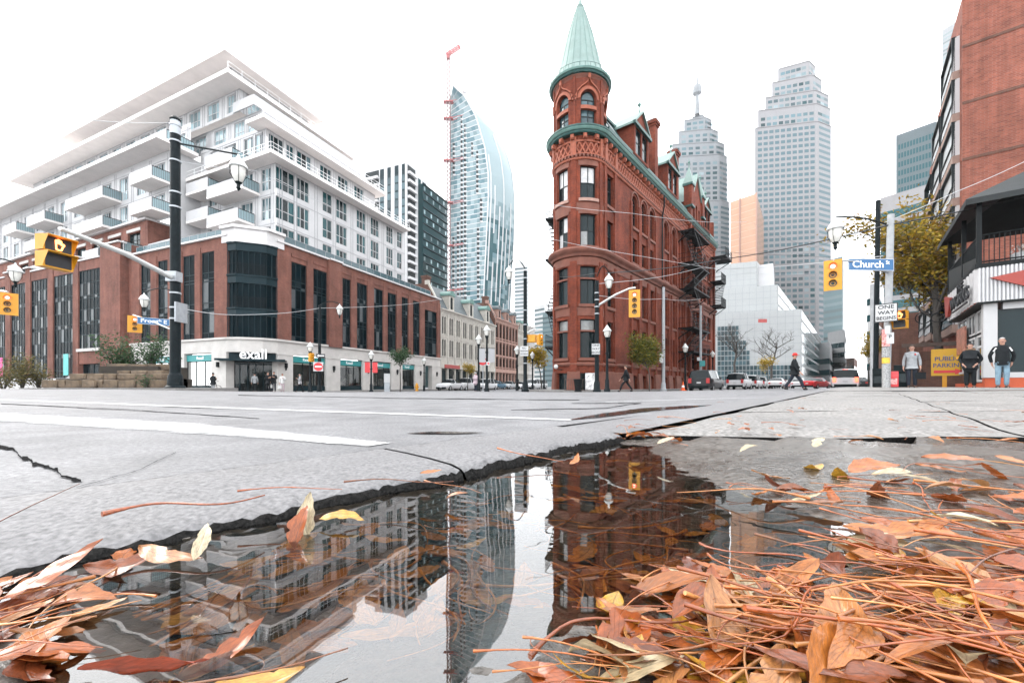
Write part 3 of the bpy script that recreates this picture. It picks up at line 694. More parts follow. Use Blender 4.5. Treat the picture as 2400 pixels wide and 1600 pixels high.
while s < GL-.1:
    mb = gdev(); mb.slab([(s,0),(s+.09,0)], 0, 0) if 0 else None
    for q in (0,): mb.face([(s,.14,19.93),(s+.1,.14,19.93),(s+.1,1.69,22.63),(s,1.69,22.63)]); mb.face([(s,.14,19.93),(s,1.69,22.63),(s,1.76,22.6),(s,.2,19.9)]); mb.face([(s+.1,.14,19.93),(s+.1,.2,19.9),(s+.1,1.76,22.6),(s+.1,1.69,22.63)])
    mb.obj('roof_rib', 'copper_dark', flat); s += 1.9
mb = gdev(); mb.box(RS-.05, GL, 1.55, 1.95, 22.55, 22.78); mb.obj('roof_ridge', 'copper_dark', flat)
# dormers, chimneys, central gable
def dormer(a, b, z0=19.75, zt=22.5, pk=24.1):
    m = (a+b)/2; mb = gdev(); w = b-a
    mb.wall(a, b, z0, zt, [(a+.22, m-.1, z0+.2, zt-.35), (m+.1, b-.22, z0+.2, zt-.35)], -.12, .2)
    mb.face([(a,-.12,z0),(a,-.12,zt),(a,1.7,zt),(a,1.7,z0)]); mb.face([(b,-.12,z0),(b,1.7,z0),(b,1.7,zt),(b,-.12,zt)])
    mb.face([(a,-.12,zt),(b,-.12,zt),(m,-.12,pk-.15)]); d = mb.obj('dormer', 'brick_red', flat)
    mb = gdev(); e = .28
    for sgn, x in ((1, a-e), (-1, b+e)):
        mb.face([(x,-.3,zt-.1),(m,-.3,pk),(m,2.2,pk),(x,2.2,zt-.1)]); mb.face([(x,-.3,zt-.1),(x,2.2,zt-.1),(x,2.2,zt-.28),(x,-.3,zt-.28)])
        mb.face([(x,-.3,zt-.28),(m,-.3,pk-.18),(m,-.3,pk),(x,-.3,zt-.1)])
    mb.obj('dormer_roof', 'copper_pale', d)
    mb = gdev(); mb.box(a-e, b+e, -.34, -.1, zt-.32, zt-.06); mb.obj('dormer_eave', 'copper_dark', d)
    mb = MB(); p = gmp(m, .1, pk); mb.lathe([(.09,-.1),(.05,.3),(.05,.45),(.16,.6),(.16,.7),(.05,.8),(.03,1.15),(0,1.2)], p, 10); mb.obj('finial', 'copper_mid', d)
    for x0, x1 in ((a+.22, m-.1), (m+.1, b-.22)):
        window(d, 0, x1-x0, z0+.2, zt-.35, 0, loc=gmp(x0,.0,z0+.2), rzz=math.atan2(dW.y, dW.x), zs=(.5,), t=.06, one=True)
dormer(gu(1484), gu(1517)); dormer(gu(1562), gu(1586)); dormer(gu(1648), gu(1662), pk=23.9)
def chimney(s, zt, w=.75, z0=19.8):
    mb = gdev(); mb.box(s, s+w, .1, .9, z0, zt-.75); mb.box(s-.08, s+w+.08, .02, .98, zt-.75, zt-.55); mb.box(s-.18, s+w+.18, -.08, 1.08, zt-.55, zt-.3); mb.box(s-.06, s+w+.06, .04, .96, zt-.3, zt-.1)
    c = mb.obj('chimney', 'brick_red', flat)
    mb = gdev(); m = s+w/2
    for q in (((s-.2,-.1),(s+w+.2,-.1)),((s+w+.2,-.1),(s+w+.2,1.1)),((s+w+.2,1.1),(s-.2,1.1)),((s-.2,1.1),(s-.2,-.1))): mb.face([(q[0][0],q[0][1],zt-.28),(q[1][0],q[1][1],zt-.28),(m,.5,zt+.15)])
    mb.obj('chimney_cap', 'slate', c)
chimney(gu(1538), 25.6); chimney(gu(1585)+.3, 25.4, .8)
mb = gdev(); gm = (g0+g1)/2
mb.wall(g0+.3, g1-.3, 18.4, 21.2, [(gm-1.3, gm-.75, 19.2, 20.9, .27), (gm-.3, gm+.3, 19.2, 21.15, .3), (gm+.75, gm+1.3, 19.2, 20.9, .27)], -.28, .25)
mb.face([(g0+.3,-.28,21.2),(g1-.3,-.28,21.2),(gm,-.28,24.6)]); mb.face([(g0+.3,-.28,18.4),(g0+.3,-.28,21.2),(g0+.3,2,21.2),(g0+.3,2,18.4)]); mb.face([(g1-.3,-.28,18.4),(g1-.3,2,18.4),(g1-.3,2,21.2),(g1-.3,-.28,21.2)])
gb = mb.obj('gable', 'brick_red', flat)
mb = gdev()
for x in (g0+.1, g1-.1):
    mb.face([(x,-.45,21.0),(gm,-.45,24.8),(gm,3,24.8),(x,3,21.0)]); mb.face([(x,-.45,20.75),(gm,-.45,24.5),(gm,-.45,24.8),(x,-.45,21.0)])
mb.obj('gable_roof', 'copper_pale', gb)
mb = gdev(); mb.box(gm-1.7, gm+1.7, .0, .05, 18.9, 21.2); mb.obj('pane', 'glass_dark', gb)
for x in (g0-.1, g1-.75):
    mb = gdev(); mb.box(x, x+.85, -.5, .35, 20.4, 22.6); pn = mb.obj('pinnacle', 'brick_red', flat)
    mb = gdev(); mb.box(x-.1, x+.95, -.6, .45, 20.2, 20.4); mb.obj('pinnacle_band', 'copper_dark', pn)
    mb = gdev(); mb.box(x-.12, x+.97, -.62, .47, 22.6, 22.85); mb.obj('pinnacle_band', 'copper_dark', pn)
    mb = gdev(); m = x+.42
    for q in (((x-.1,-.6),(x+.95,-.6)),((x+.95,-.6),(x+.95,.45)),((x+.95,.45),(x-.1,.45)),((x-.1,.45),(x-.1,-.6))): mb.face([(q[0][0],q[0][1],22.85),(q[1][0],q[1][1],22.85),(m,-.08,24.9)])
    mb.obj('pinnacle_cap', 'copper_pale', pn)
    mb = MB(); mb.lathe([(.06,-.2),(.05,.25),(.15,.42),(.05,.55),(0,.95)], gmp(m,-.08,24.9), 8); mb.obj('finial', 'copper_mid', pn)
# --- the turret
def tmp_(s, y, z): t = s/GR; r = GR-.02-y; return (math.cos(t)*r, math.sin(t)*r, z)
TW = [(-80.3+62*k) for k in (-3,-2,-1,0,1,2)]
per = 2*PI*GR; top = []; tx = [-PI*GR+per*i/48 for i in range(49)]
for dg in TW:
    dg = (dg+180) % 360-180; s = RAD(dg)*GR; top.append((s-.62, s+.62, 19.2, 21.75, .62))
mb = MB(tmp_); mb.wall(-PI*GR, PI*GR, 18.9, 23.0, top, 0, .3, tx); tu = mb.obj('turret', 'brick_red', flat)
for a, b, c, d, r in top:
    w = window(tu, a, b, c, d, .24, nx=2, zs=(.28,), rise=r, mp=tmp_, t=.07, gm=['glass_condo'])
    w.name = 'window'
    m = (a+b)/2
    mb = MB(tmp_); mb.bx(a, b, -.02, .2, 20.36, 20.62, 6); mb.obj('transom', 'terracotta', tu)
    mb = MB(tmp_); N = 10; sp = d-r                                # brick arch ring and ogee hood
    A = [(m-.64*math.cos(PI*k/N), sp+.64*math.sin(PI*k/N)) for k in range(N+1)]; B = [(m-.86*math.cos(PI*k/N), sp+.86*math.sin(PI*k/N)) for k in range(N+1)]
    for k in range(N): mb.slab([A[k], A[k+1], B[k+1], B[k]], -.05, .02)
    mb.obj('arch_ring', 'terracotta', tu)
    H = [(-.95,-.15),(-.93,.15),(-.80,.48),(-.55,.76),(-.28,.94),(-.10,1.12),(0,1.42)]
    mb = MB(tmp_)
    for sg in (-1, 1):
        for (x0,z0),(x1,z1) in zip(H, H[1:]):
            q = [(m+sg*x0, sp+z0), (m+sg*x1, sp+z1), (m+sg*x1*.9, sp+z1+.12), (m+sg*x0*1.08, sp+z0+.06)]
            mb.slab(q if sg < 0 else q[::-1], -.14, .02)
    mb.box(m-.09, m+.09, -.16, .02, sp+1.4, sp+1.75); mb.obj('hood_mould', 'terracotta', tu)
    mb = MB(tmp_); mb.bx(m+.62*1.74-.0, m+.62*1.74+.36, -.07, .05, 19.1, 22.9, 3) if False else mb.bx(m+1.0, m+1.17, -.09, .05, 19.1, 22.9, 2); mb.obj('pilaster', 'brick_red', tu)
mb = MB(); mb.lathe([(1.96,22.55),(2.02,22.7),(2.12,22.78),(2.12,22.85)], n=48); mb.obj('turret_cornice', 'sandstone', tu, smooth=30)
mb = MB(); mb.lathe([(2.1,22.85),(2.24,22.88),(2.30,22.98),(2.28,23.02)], n=48); mb.obj('turret_gutter', 'copper_dark', tu, smooth=30)
mb = MB(); mb.lathe([(2.28,23.02),(2.36,23.04),(2.40,23.16),(2.36,23.22)], n=48); mb.obj('turret_gutter', 'copper_mid', tu, smooth=30)
mb = MB(); mb.lathe([(2.36,23.22),(2.2,23.26),(2.1,23.36),(1.95,23.5)], n=48); mb.obj('turret_gutter', 'copper_dark', tu, smooth=30)
mb = MB(); mb.lathe([(2.02,23.40),(1.90,23.6),(1.65,24.4),(1.40,25.5),(.99,27.2),(.40,29.1),(.31,29.3)], n=40); cone = mb.obj('cone_roof', 'copper_pale', tu, smooth=20)
for k in range(20):
    t = 2*PI*(k+.5)/20; mb = MB(); pr = [(1.91,23.6),(1.66,24.4),(1.41,25.5),(1.0,27.2),(.41,29.1)]
    mb.tube([(r*math.cos(t), r*math.sin(t), z) for r, z in pr], .012, 4); mb.obj('seam', 'copper_mid', cone)
mb = MB(); mb.lathe([(.30,29.25),(.34,29.3),(.34,29.36),(.26,29.42),(.30,29.5),(.22,29.56),(.12,29.85),(.05,30.2),(.03,30.6),(.09,30.72),(.09,30.8),(0,31.3)], n=20); mb.obj('spire_tip', 'copper_pale', tu, smooth=30)
for k in range(36):
    t = 2*PI*k/36; mb = MB(); c, s_ = math.cos(t), math.sin(t); mb.tube([(2.3*c,2.3*s_,23.2),(2.3*c,2.3*s_,23.55)], .016, 4); mb.obj('snow_rail_post', 'copper_dark', tu)
mb = MB(); mb.tube([(2.3*math.cos(2*PI*k/36), 2.3*math.sin(2*PI*k/36), 23.54) for k in range(37)], .018, 4); mb.obj('snow_rail', 'copper_dark', tu)
# --- fire escapes
def escape(base_s, levels, length, side, out=1.25):
    """platforms with rails joined by stairs; side +1 grows along +s"""
    for i, z in enumerate(levels):
        s0, s1 = base_s, base_s+length
        mb = gdev(); k = 14
        for q in range(k): mb.box(s0+(s1-s0)*q/k, s0+(s1-s0)*(q+.72)/k, -out, -.1, z-.05, z)
        mb.box(s0, s1, -out, -out+.05, z-.14, z); mb.box(s0, s0+.05, -out, 0, z-.14, z); mb.box(s1-.05, s1, -out, 0, z-.14, z)
        fe = mb.obj('fire_escape_platform', 'black_iron', flat)
        mb = gdev()
        for h in (.5, 1.0): mb.box(s0, s1, -out, -out+.03, z+h-.03, z+h); mb.box(s0, s0+.03, -out, 0, z+h-.03, z+h); mb.box(s1-.03, s1, -out, 0, z+h-.03, z+h)
        n = 16
        for q in range(n+1): x = s0+(s1-s0-.03)*q/n; mb.box(x, x+.025, -out, -out+.025, z, z+1.0)
        mb.obj('fire_escape_railing', 'black_iron', fe)
        for x in (s0+.1, s1-.15):
            mb = gdev(); mb.slab([(x,z-1.2),(x+.06,z-1.2),(x+.06,z-1.0),(x,z-1.0)], -.1, 0); mb.face([(x,0,z-1.15),(x,-out,z-.1),(x,-out+.1,z-.1),(x,0,z-1.0)]); mb.face([(x+.06,0,z-1.0),(x+.06,-out+.1,z-.1),(x+.06,-out,z-.1),(x+.06,0,z-1.15)]); mb.face([(x,0,z-1.15),(x+.06,0,z-1.15),(x+.06,-out,z-.1),(x,-out,z-.1)])
            mb.obj('fire_escape_bracket', 'black_iron', fe)
        if i:
            zl = levels[i-1]; mb = gdev(); x0, x1 = (s0+.3, s1-.3) if i % 2 else (s1-.3, s0+.3); n = 13
            for q in range(n):
                f = (q+.5)/n; x = x0+(x1-x0)*f; zz = zl+(z-zl)*f; mb.box(x-.12, x+.12, -out+.08, -.45, zz-.02, zz+.02)
            for yy in (-out+.08, -.45):
                for h in (0, .85): mb.face([(x0,yy,zl+h-.12),(x1,yy,z+h-.12),(x1,yy,z+h+.06-(.1 if h else 0)),(x0,yy,zl+h+.06-(.1 if h else 0))])
            mb.obj('fire_escape_stair', 'black_iron', fe)
escape(gu(1589), [3.9, 6.4, 10.5, 13.2, 16.6], 6.2, 1, 1.6)
escape(GL-2.6, [10.5, 13.6], 2.5, 1, 1.5)
escape(GL-2.2, [16.8], 3.6, 1, 1.9)
escape(-AL-3.6, [3.4, 6.3, 10.5, 13.8], 3.2, 1, .95)
mb = gdev(); s = gu(1547); mb.tube([(s,-.22,.2),(s,-.22,16.4),(s,-.4,17.4),(s,-.4,18.4)], .075, 8); mb.obj('downpipe', 'black_iron', flat)
mb = gdev(); x = -2.9; mb.box(x-.1,x+.1,-.34,-.1,20.2,21.0) if 0 else None
# ---------------------------------------------------------------- the brick and white apartment block on the left corner
RK = Vector((-22.31, 35.05, 0)); FR = Fr(RK, dF); rzF = FR.rz()
blk = thing('apartment_block', 'long brick and white apartment block with a drugstore at its corner', 'building', (RK.x, RK.y, 0), rzF)
U = lambda px, v=0: FR.u(px, v); UY = lambda px, x=0: FR.uy(px, x)
XE = U(1031); YE = 62.0; CHF = 2.65
PG = ['glass_podium']*9+['podium_blind','glass_podium','glass_podium','glass_dark','glass_podium','podium_dim','glass_podium','glass_dark']
mat('podium_blind', (.045,.055,.06), .4, var=.3, scale=3); mat('podium_dim', (.016,.024,.028), .4, var=.4, scale=3)
zB0, zB1, zT, zP = 3.2, 4.3, 11.95, 13.3
# right facade: dark bays between brick piers
rb = [(683,718.6),(734,767),(796,822),(836,861),(876,898),(908,929),(941,957),(967.5,984),(995,1024)]
rb = [(U(a), U(b)) for a, b in rb]
mb = MB(); mb.wall(CHF, XE, zB1, zP, [(a, b, zB1+.002, zT if i < 8 else 11.2) for i, (a, b) in enumerate(rb)], 0, .55)
mb.face([(CHF,0,zB1),(CHF,0,zP),(CHF-.001,1.2,zP),(CHF-.001,1.2,zB1)]); mb.obj('wall', 'brick_podium', blk)
for i, (a, b) in enumerate(rb):
    window(blk, a, b, zB1, zT if i < 8 else 11.2, .10, nx=3, zs=(.09,.33,.365,.43,.67,.705,.77), fm='steel_teal', gm=PG, t=.07)
    pr = (rb[i-1][1] if i else CHF, a)
    mb = MB(); mb.box(pr[0]+.02, pr[1]-.02 if i else a-.25, -.06, .02, zB1, zP-.5 if i != 2 else zP+.15); mb.obj('brick_pier', 'brick_podium', blk)
    if i == 2: mb = MB(); mb.box(pr[0]-.05, pr[1]+.05, -.35, -.088, zB1, zP); mb.obj('brick_pier', 'brick_podium', blk)
    mb = MB(); mb.box(a, b, -.05, .02, zT+.45, zT+.75); mb.obj('brick_band', 'brick_podium', blk)
mb = MB(); mb.box(rb[-1][1]+.02, XE, -.09, .02, zB1, zP-.6); mb.obj('brick_pier', 'brick_podium', blk)
mb = MB(); mb.box(CHF-.1, rb[1][1]+.1, -.22, .5, zP, zP+.16); mb.obj('coping', 'white_concrete', blk)
mb = MB(); mb.box(rb[1][1]+.1, rb[2][0]+.1, -.45, .5, zP, zP+.18); mb.obj('coping', 'white_concrete', blk)
mb = MB(); mb.box(rb[2][0]+.1, XE+.1, -.22, .5, zP-.02, zP+.14); mb.obj('coping', 'white_concrete', blk)
# left facade, near part (between the corner and the set-back) and far part standing a little forward
def lmp(x0): return lambda u, y, z: (x0+y, u, z)
y1 = UY(310); y0f = UY(283, -.6)
lb = [(UY(b), UY(a)) for a, b in ((472,502),(429,456),(370,393),(330,353))]
mb = MB(lmp(0)); mb.wall(CHF, y1, zB1, zP, [(a, b, zB1+.002, zT+.3) for a, b in lb], 0, .5); mb.face([(CHF,0,zB1),(CHF,1.2,zB1),(CHF,1.2,zP),(CHF,0,zP)]); mb.obj('wall', 'brick_podium', blk)
for i, (a, b) in enumerate(lb):
    window(blk, a, b, zB1, zT+.3, .06, nx=2, zs=(.09,.33,.365,.43,.67,.705,.77), fm='steel_teal', gm=PG, t=.07, ax='y')
for a, b in ((CHF+.05, lb[0][0]-.1), (lb[0][1]+.1, lb[1][0]-.1), (lb[1][1]+.1, lb[2][0]-.1), (lb[2][1]+.1, lb[3][0]-.1), (lb[3][1]+.1, y1)):
    mb = MB(lmp(0)); mb.box(a, b, -.06, .02, zB1, zP-.55); mb.obj('brick_pier', 'brick_podium', blk)
mb = MB(); mb.box(-.22, .5, CHF-.1, y1+.1, zP, zP+.16); mb.obj('coping', 'white_concrete', blk)
XL = -.6; YB = y0f
fb = [(UY(b, XL), UY(a, XL)) for a, b in ((185,235),(126,171),(73,112),(26,60),(-18,13),(-66,-32))]
mb = MB(lmp(XL)); opn = [(a, b, 4.2 if i == 0 else .5, 12.5) for i, (a, b) in enumerate(fb)]+[(fb[0][0], fb[0][1], -.1, 2.6)]
mb.wall(YB, YE, -.6, 13.55, opn, 0, .5); mb.face([(YB,0,-.6),(YB,1.6,-.6),(YB,1.6,13.55),(YB,0,13.55)]); mb.obj('wall', 'brick_podium', blk)
for i, (a, b) in enumerate(fb):
    window(blk, a, b, 4.2 if i == 0 else .5, 12.5, XL+.05, nx=6, zs=(.12,.235,.27,.38,.5,.535,.64,.76,.795,.9) if i else (.18,.31,.35,.5,.64,.68,.84), fm='steel_teal', gm=PG, t=.055, ax='y')
window(blk, fb[0][0], fb[0][1], -.1, 2.6, XL+.35, nx=4, nz=1, fm='steel_teal', gm=['glass_podium'], ax='y')
mb = MB(); mb.box(XL-.2, XL+.1, fb[0][0]-.1, fb[0][1]+.1, 3.9, 4.2); mb.obj('stone_sill', 'limestone', blk)
prev = YB
for i, (a, b) in enumerate(fb):
    mb = MB(lmp(XL)); mb.box(prev+(.05 if i else .02), a-.08, -.06, .02, -.6, 14.0 if i else 14.6); mb.obj('brick_pier', 'brick_podium', blk)
    mb = MB(lmp(XL)); mb.box(prev-.02, a, -.24, .5, 14.0 if i else 14.6, 14.15 if i else 14.75); mb.obj('coping', 'white_concrete', blk)
    mb = MB(lmp(XL)); mb.box(a+.02, b-.02, -.12, .5, 13.55, 13.7); mb.obj('coping', 'white_concrete', blk)
    prev = b
mb = MB(lmp(XL)); mb.box(YB, YB+2.6, .9, 1.6, -.6, 14.6); mb.obj('brick_pier', 'brick_podium', blk)
mb = MB(); mb.box(XL+.95, .02, YB-.02-(YB-y1)*0, y1+.05, zB1-4.9, 13.0) if YB > y1 else mb.box(XL+.9, 0, y1, y1+.5, -.6, 13.0); mb.obj('brick_return', 'brick_podium', blk)
# ground floor: stone piers and band
band = [(CHF,-.12),(XE,-.12),(XE,.6),(CHF+.25,.6),(.6,CHF+.25),(.6,y1),(-.12,y1),(-.12,CHF),(CHF*.5-.35,CHF*.5-.35)]
mb = MB(); mb.prism([(CHF,-.12),(XE,-.12),(XE,.6),(CHF+.3,.6),(.6,CHF+.3),(.6,y1),(-.12,y1),(-.12,CHF),(.25,1.45),(1.45,.25)], zB0, zB1); mb.obj('stone_band', 'limestone', blk)
mb = MB(); mb.prism([(CHF,-.26),(XE,-.26),(XE,.5),(CHF+.3,.5),(.5,CHF+.3),(.5,y1),(-.26,y1),(-.26,CHF),(.12,1.38),(1.38,.12)], zB1, zB1+.18); mb.obj('stone_ledge', 'limestone', blk)
gp = [(648,684),(762,795),(848,872),(915,941),(971,994),(1011,1031)]
gp = [(U(a), U(b)) for a, b in gp]
for a, b in gp:
    mb = MB(); mb.box(a, b, -.16, .55, -.6, zB0); p = mb.obj('stone_pier', 'limestone', blk)
    mb = MB(); mb.box(a-.04, b+.04, -.2, .55, zB0-.12, zB0-.002); mb.obj('pier_cap', 'limestone', p)
    mb = MB(); mb.box((a+b)/2-.1, (a+b)/2+.1, -.34, -.16, 1.9, 2.35); mb.box((a+b)/2-.04, (a+b)/2+.04, -.3, -.16, 1.7, 1.9); mb.obj('wall_lamp', 'black_iron', p)
mat('shop_bright', (.85,.82,.74), .5, var=.3, scale=2, emit=.12); mat('shop_dim', (.10,.11,.11), .5, var=.5, scale=1.6); mat('shop_goods', (.35,.30,.28), .6, var=.8, scale=6, tint=(.5,.45,.42))
def shop(a, b, mpf, red=False):
    """shop window: sign fascia over panes, lit shelves behind"""
    w = b-a; r = random.Random(int(a*100))
    mb = MB(mpf); mb.box(a, b, .06, .2, 2.5, 3.08); s = mb.obj('shop_sign', 'teal_sign', blk)
    mb = MB(mpf); mb.box(a, b, 2.0, 2.05, -.3, 2.6); mb.obj('shop_back', 'shop_dim', blk)
    mb = MB(mpf); mb.box(a, b, .2, 2.05, 2.62, 2.7); mb.box(a-.02, a, .2, 2.05, -.3, 2.62); mb.box(b, b+.02, .2, 2.05, -.3, 2.62); mb.obj('shop_interior', 'shop_dim', blk)
    mb = MB(mpf); mb.box(a+.1, b-.1, .6, 1.9, 2.44, 2.48); mb.obj('shop_ceiling_light', 'shop_bright', blk)
    for k in range(max(2, int(w/.7))):
        x = a+.15+k*.7; mb = MB(mpf); h = r.uniform(.7, 1.6); mb.box(x, x+r.uniform(.3,.6), .7, 1.1, -.3, h); mb.obj('shop_shelf', 'shop_goods', blk)
    mb = MB(mpf); mb.box(a, b, .02, .4, -.6, .22); mb.obj('shop_plinth', 'steel_teal', blk)
    n = max(2, int(w/1.0)); mb = MB(mpf)
    mb.box(a, b, .1, .18, .22, .3); mb.box(a, b, .1, .18, 2.42, 2.5)
    for k in range(n+1): x = a+(w-.06)*k/n; mb.box(x, x+.06, .1, .18, .3, 2.42)
    f = mb.obj('window', 'dark_frame', blk)
    for k in range(n): mb = MB(mpf); x = a+w*k/n; mb.face([(x+.05,.14,.3),(x+w/n-.02,.14,.3),(x+w/n-.02,.14,2.42),(x+.05,.14,2.42)]); mb.obj('pane', 'shop_glass', f)
    return s
m_, t_, b_ = nodes('shop_glass'); t_.nodes.remove(b_); o_ = t_.nodes['Material Output']
g_ = NN(t_, 'ShaderNodeBsdfGlossy', Roughness=.02); tr_ = NN(t_, 'ShaderNodeBsdfTransparent'); tr_.inputs[0].default_value = (.72,.8,.8,1); fr_ = NN(t_, 'ShaderNodeFresnel', IOR=1.5); ms_ = NN(t_, 'ShaderNodeMixShader')
t_.links.new(fr_.outputs[0], ms_.inputs[0]); t_.links.new(tr_.outputs[0], ms_.inputs[1]); t_.links.new(g_.outputs[0], ms_.inputs[2]); t_.links.new(ms_.outputs[0], o_.inputs[0])
for i in range(4):
    a, b = gp[i][1], gp[i+1][0]; s = shop(a, b, None); lettering('Rexall', .42, 'white_letter', s, (a+(b-a)*.45, .055, 2.78))
mb = MB(); mb.box(gp[4][1], gp[5][0], 1.5, 1.6, -.6, zB0); mb.obj('passage_back', 'dark_frame', blk)
# near left shop window and piers
lw0, lw1 = UY(500), UY(436)
for a, b in ((CHF, lw0), (lw1, UY(408)), (UY(345), y1)):
    mb = MB(lmp(0)); mb.box(a, b, -.16, .55, -.6, zB0); p = mb.obj('stone_pier', 'limestone', blk)
    mb = MB(lmp(0)); mb.box((a+b)/2-.1, (a+b)/2+.1, -.34, -.16, 1.9, 2.35); mb.obj('wall_lamp', 'black_iron', p)
s = shop(lw0, lw1, lmp(0)); lettering('Rexall', .42, 'white_letter', s, (.05, (lw0+lw1)/2, 2.78), -PI/2)
s = shop(UY(408), UY(345), lmp(0)); lettering('Rexall', .42, 'white_letter', s, (.05, (UY(408)+UY(345))/2, 2.78), -PI/2)
# chamfered corner: entrance with canopy, dark steel bay above, white cornice
s2 = math.sqrt(.5); CL = CHF*math.sqrt(2)
def cmp_(u, y, z): return (u*s2+y*s2, CHF-u*s2+y*s2, z)          # u along the chamfer from the left end, y inwards
mb = MB(cmp_); mb.box(-.3, CL+.3, 1.6, 1.7, -.6, zB0); mb.obj('entrance_wall', 'dark_frame', blk)
mb = MB(cmp_)
for x in (.02, .75, 1.35, 1.95, 2.55, CL-.1): mb.box(x, x+.07, .55, .65, -.3, 3.0)
mb.box(.02, CL-.03, .56, .64, 2.15, 2.25); mb.box(.02, CL-.03, .56, .64, 2.95, 3.05); mb.box(.02, .72, .56, .64, .3, .38)
d = mb.obj('door', 'steel_teal', blk)
for k, (x0, x1) in enumerate(((.1,.74),(.83,1.34),(1.43,1.94),(2.03,2.54),(2.63,CL-.12))):
    mb = MB(cmp_); mb.face([(x0,.6,-.2),(x1,.6,-.2),(x1,.6,2.15),(x0,.6,2.15)]); mb.obj('pane', 'shop_glass', d)
    mb = MB(cmp_); mb.face([(x0,.6,2.25),(x1,.6,2.25),(x1,.6,2.95),(x0,.6,2.95)]); mb.obj('pane', 'glass_dark', d)
mb = MB(cmp_); mb.box(1.3, 2.6, 1.3, 1.5, 2.3, 2.4); mb.obj('ceiling_lamp', 'shop_bright', blk)
mb = MB(cmp_); mb.box(-.75, CL+.75, -1.0, .5, 2.45, 2.56); mb.box(-.75, CL+.75, -1.05, -.95, 2.42, 2.6); cn = mb.obj('canopy', 'steel_teal', blk)
mb = MB(cmp_); mb.box(.1, CL-.1, -.1, .3, 2.6, 3.15); mb.obj('sign_board', 'steel_teal', cn)
lt = lettering('exall', 1.25, 'white_letter', cn, cmp_(CL*.55, -.85, 2.98), -PI/4, .05, .92, .012)
bp = [(0,0),(CL*.2,-.6),(CL*.8,-.6),(CL,0),(CL,.8),(0,.8)]
def bay(z0, z1, o, m, nm):
    mb = MB(cmp_); mb.prism([(x-(o if x < 1 else -o), y-o if y < .5 else y) for x, y in bp], z0, z1); return mb.obj(nm, m, blk)
bay(zB1+.18, 12.6, -.08, 'glass_podium', 'bay_glazing')
for z0, z1 in ((6.45,7.0),(9.2,9.9),(12.0,12.7)): bay(z0, z1, .03, 'steel_teal', 'bay_spandrel'); bay(z1-.08, z1+.06, .1, 'steel_teal', 'bay_moulding')
for z0, z1 in ((4.5,6.45),(7.06,9.2),(9.96,12.0)):
    for (xa, ya), (xb, yb), n in ((bp[0],bp[1],2),(bp[1],bp[2],5),(bp[2],bp[3],2)):
        for k in range(n+1):
            f = k/n; x, y = xa+(xb-xa)*f, ya+(yb-ya)*f; mb = MB(cmp_); mb.box(x-.035, x+.035, y-.0, y+.09, z0, z1); mb.obj('mullion', 'steel_teal', blk)
    if z0 > 7:
        for h in (.1, .95):
            mb = MB(cmp_)
            for (xa, ya), (xb, yb) in zip(bp[:3], bp[1:4]): mb.face([(xa,ya-.06,z0+h-.03),(xb,yb-.06,z0+h-.03),(xb,yb-.06,z0+h),(xa,ya-.06,z0+h)])
            mb.obj('bay_rail', 'black_iron', blk)
        mb = MB(cmp_)
        for k in range(22): x = bp[1][0]+(bp[2][0]-bp[1][0])*k/21; mb.box(x-.01, x+.01, -.67, -.65, z0+.1, z0+.95)
        tag(mb.obj('bay_baluster', 'black_iron', blk), kind='stuff')
mb = MB(cmp_)
for x0 in (.9, 2.0): mb.box(x0, x0+.5, -.5, -.42, 4.6, 5.3); mb.obj('bay_chair', 'white_line', blk); mb = MB(cmp_)
cr = [(-.55,.35),(CL*.18,-.75),(CL*.82,-.75),(CL+.55,.35),(CL+.3,1.5),(-.3,1.5)]
mb = MB(cmp_); mb.prism(cr, 12.72, 13.9); mb.obj('bay_cornice', 'white_concrete', blk)
mb = MB(cmp_); mb.prism([(x-.15 if x < 1.5 else x+.15, y-.15) for x, y in cr], 13.9, 14.15); mb.obj('bay_coping', 'white_concrete', blk)
mb = MB(); mb.prism([(.05,CHF+.3),(CHF+.3,.05),(XE,.05),(XE,30),(.05,30)], zP-.05, zP+.02); mb.obj('terrace', 'white_concrete', blk)
mb = MB(); mb.prism([(XL+.1,y1),(XE,y1),(XE,YE),(XL+.1,YE)], 13.4, 13.5); mb.obj('terrace', 'white_concrete', blk)
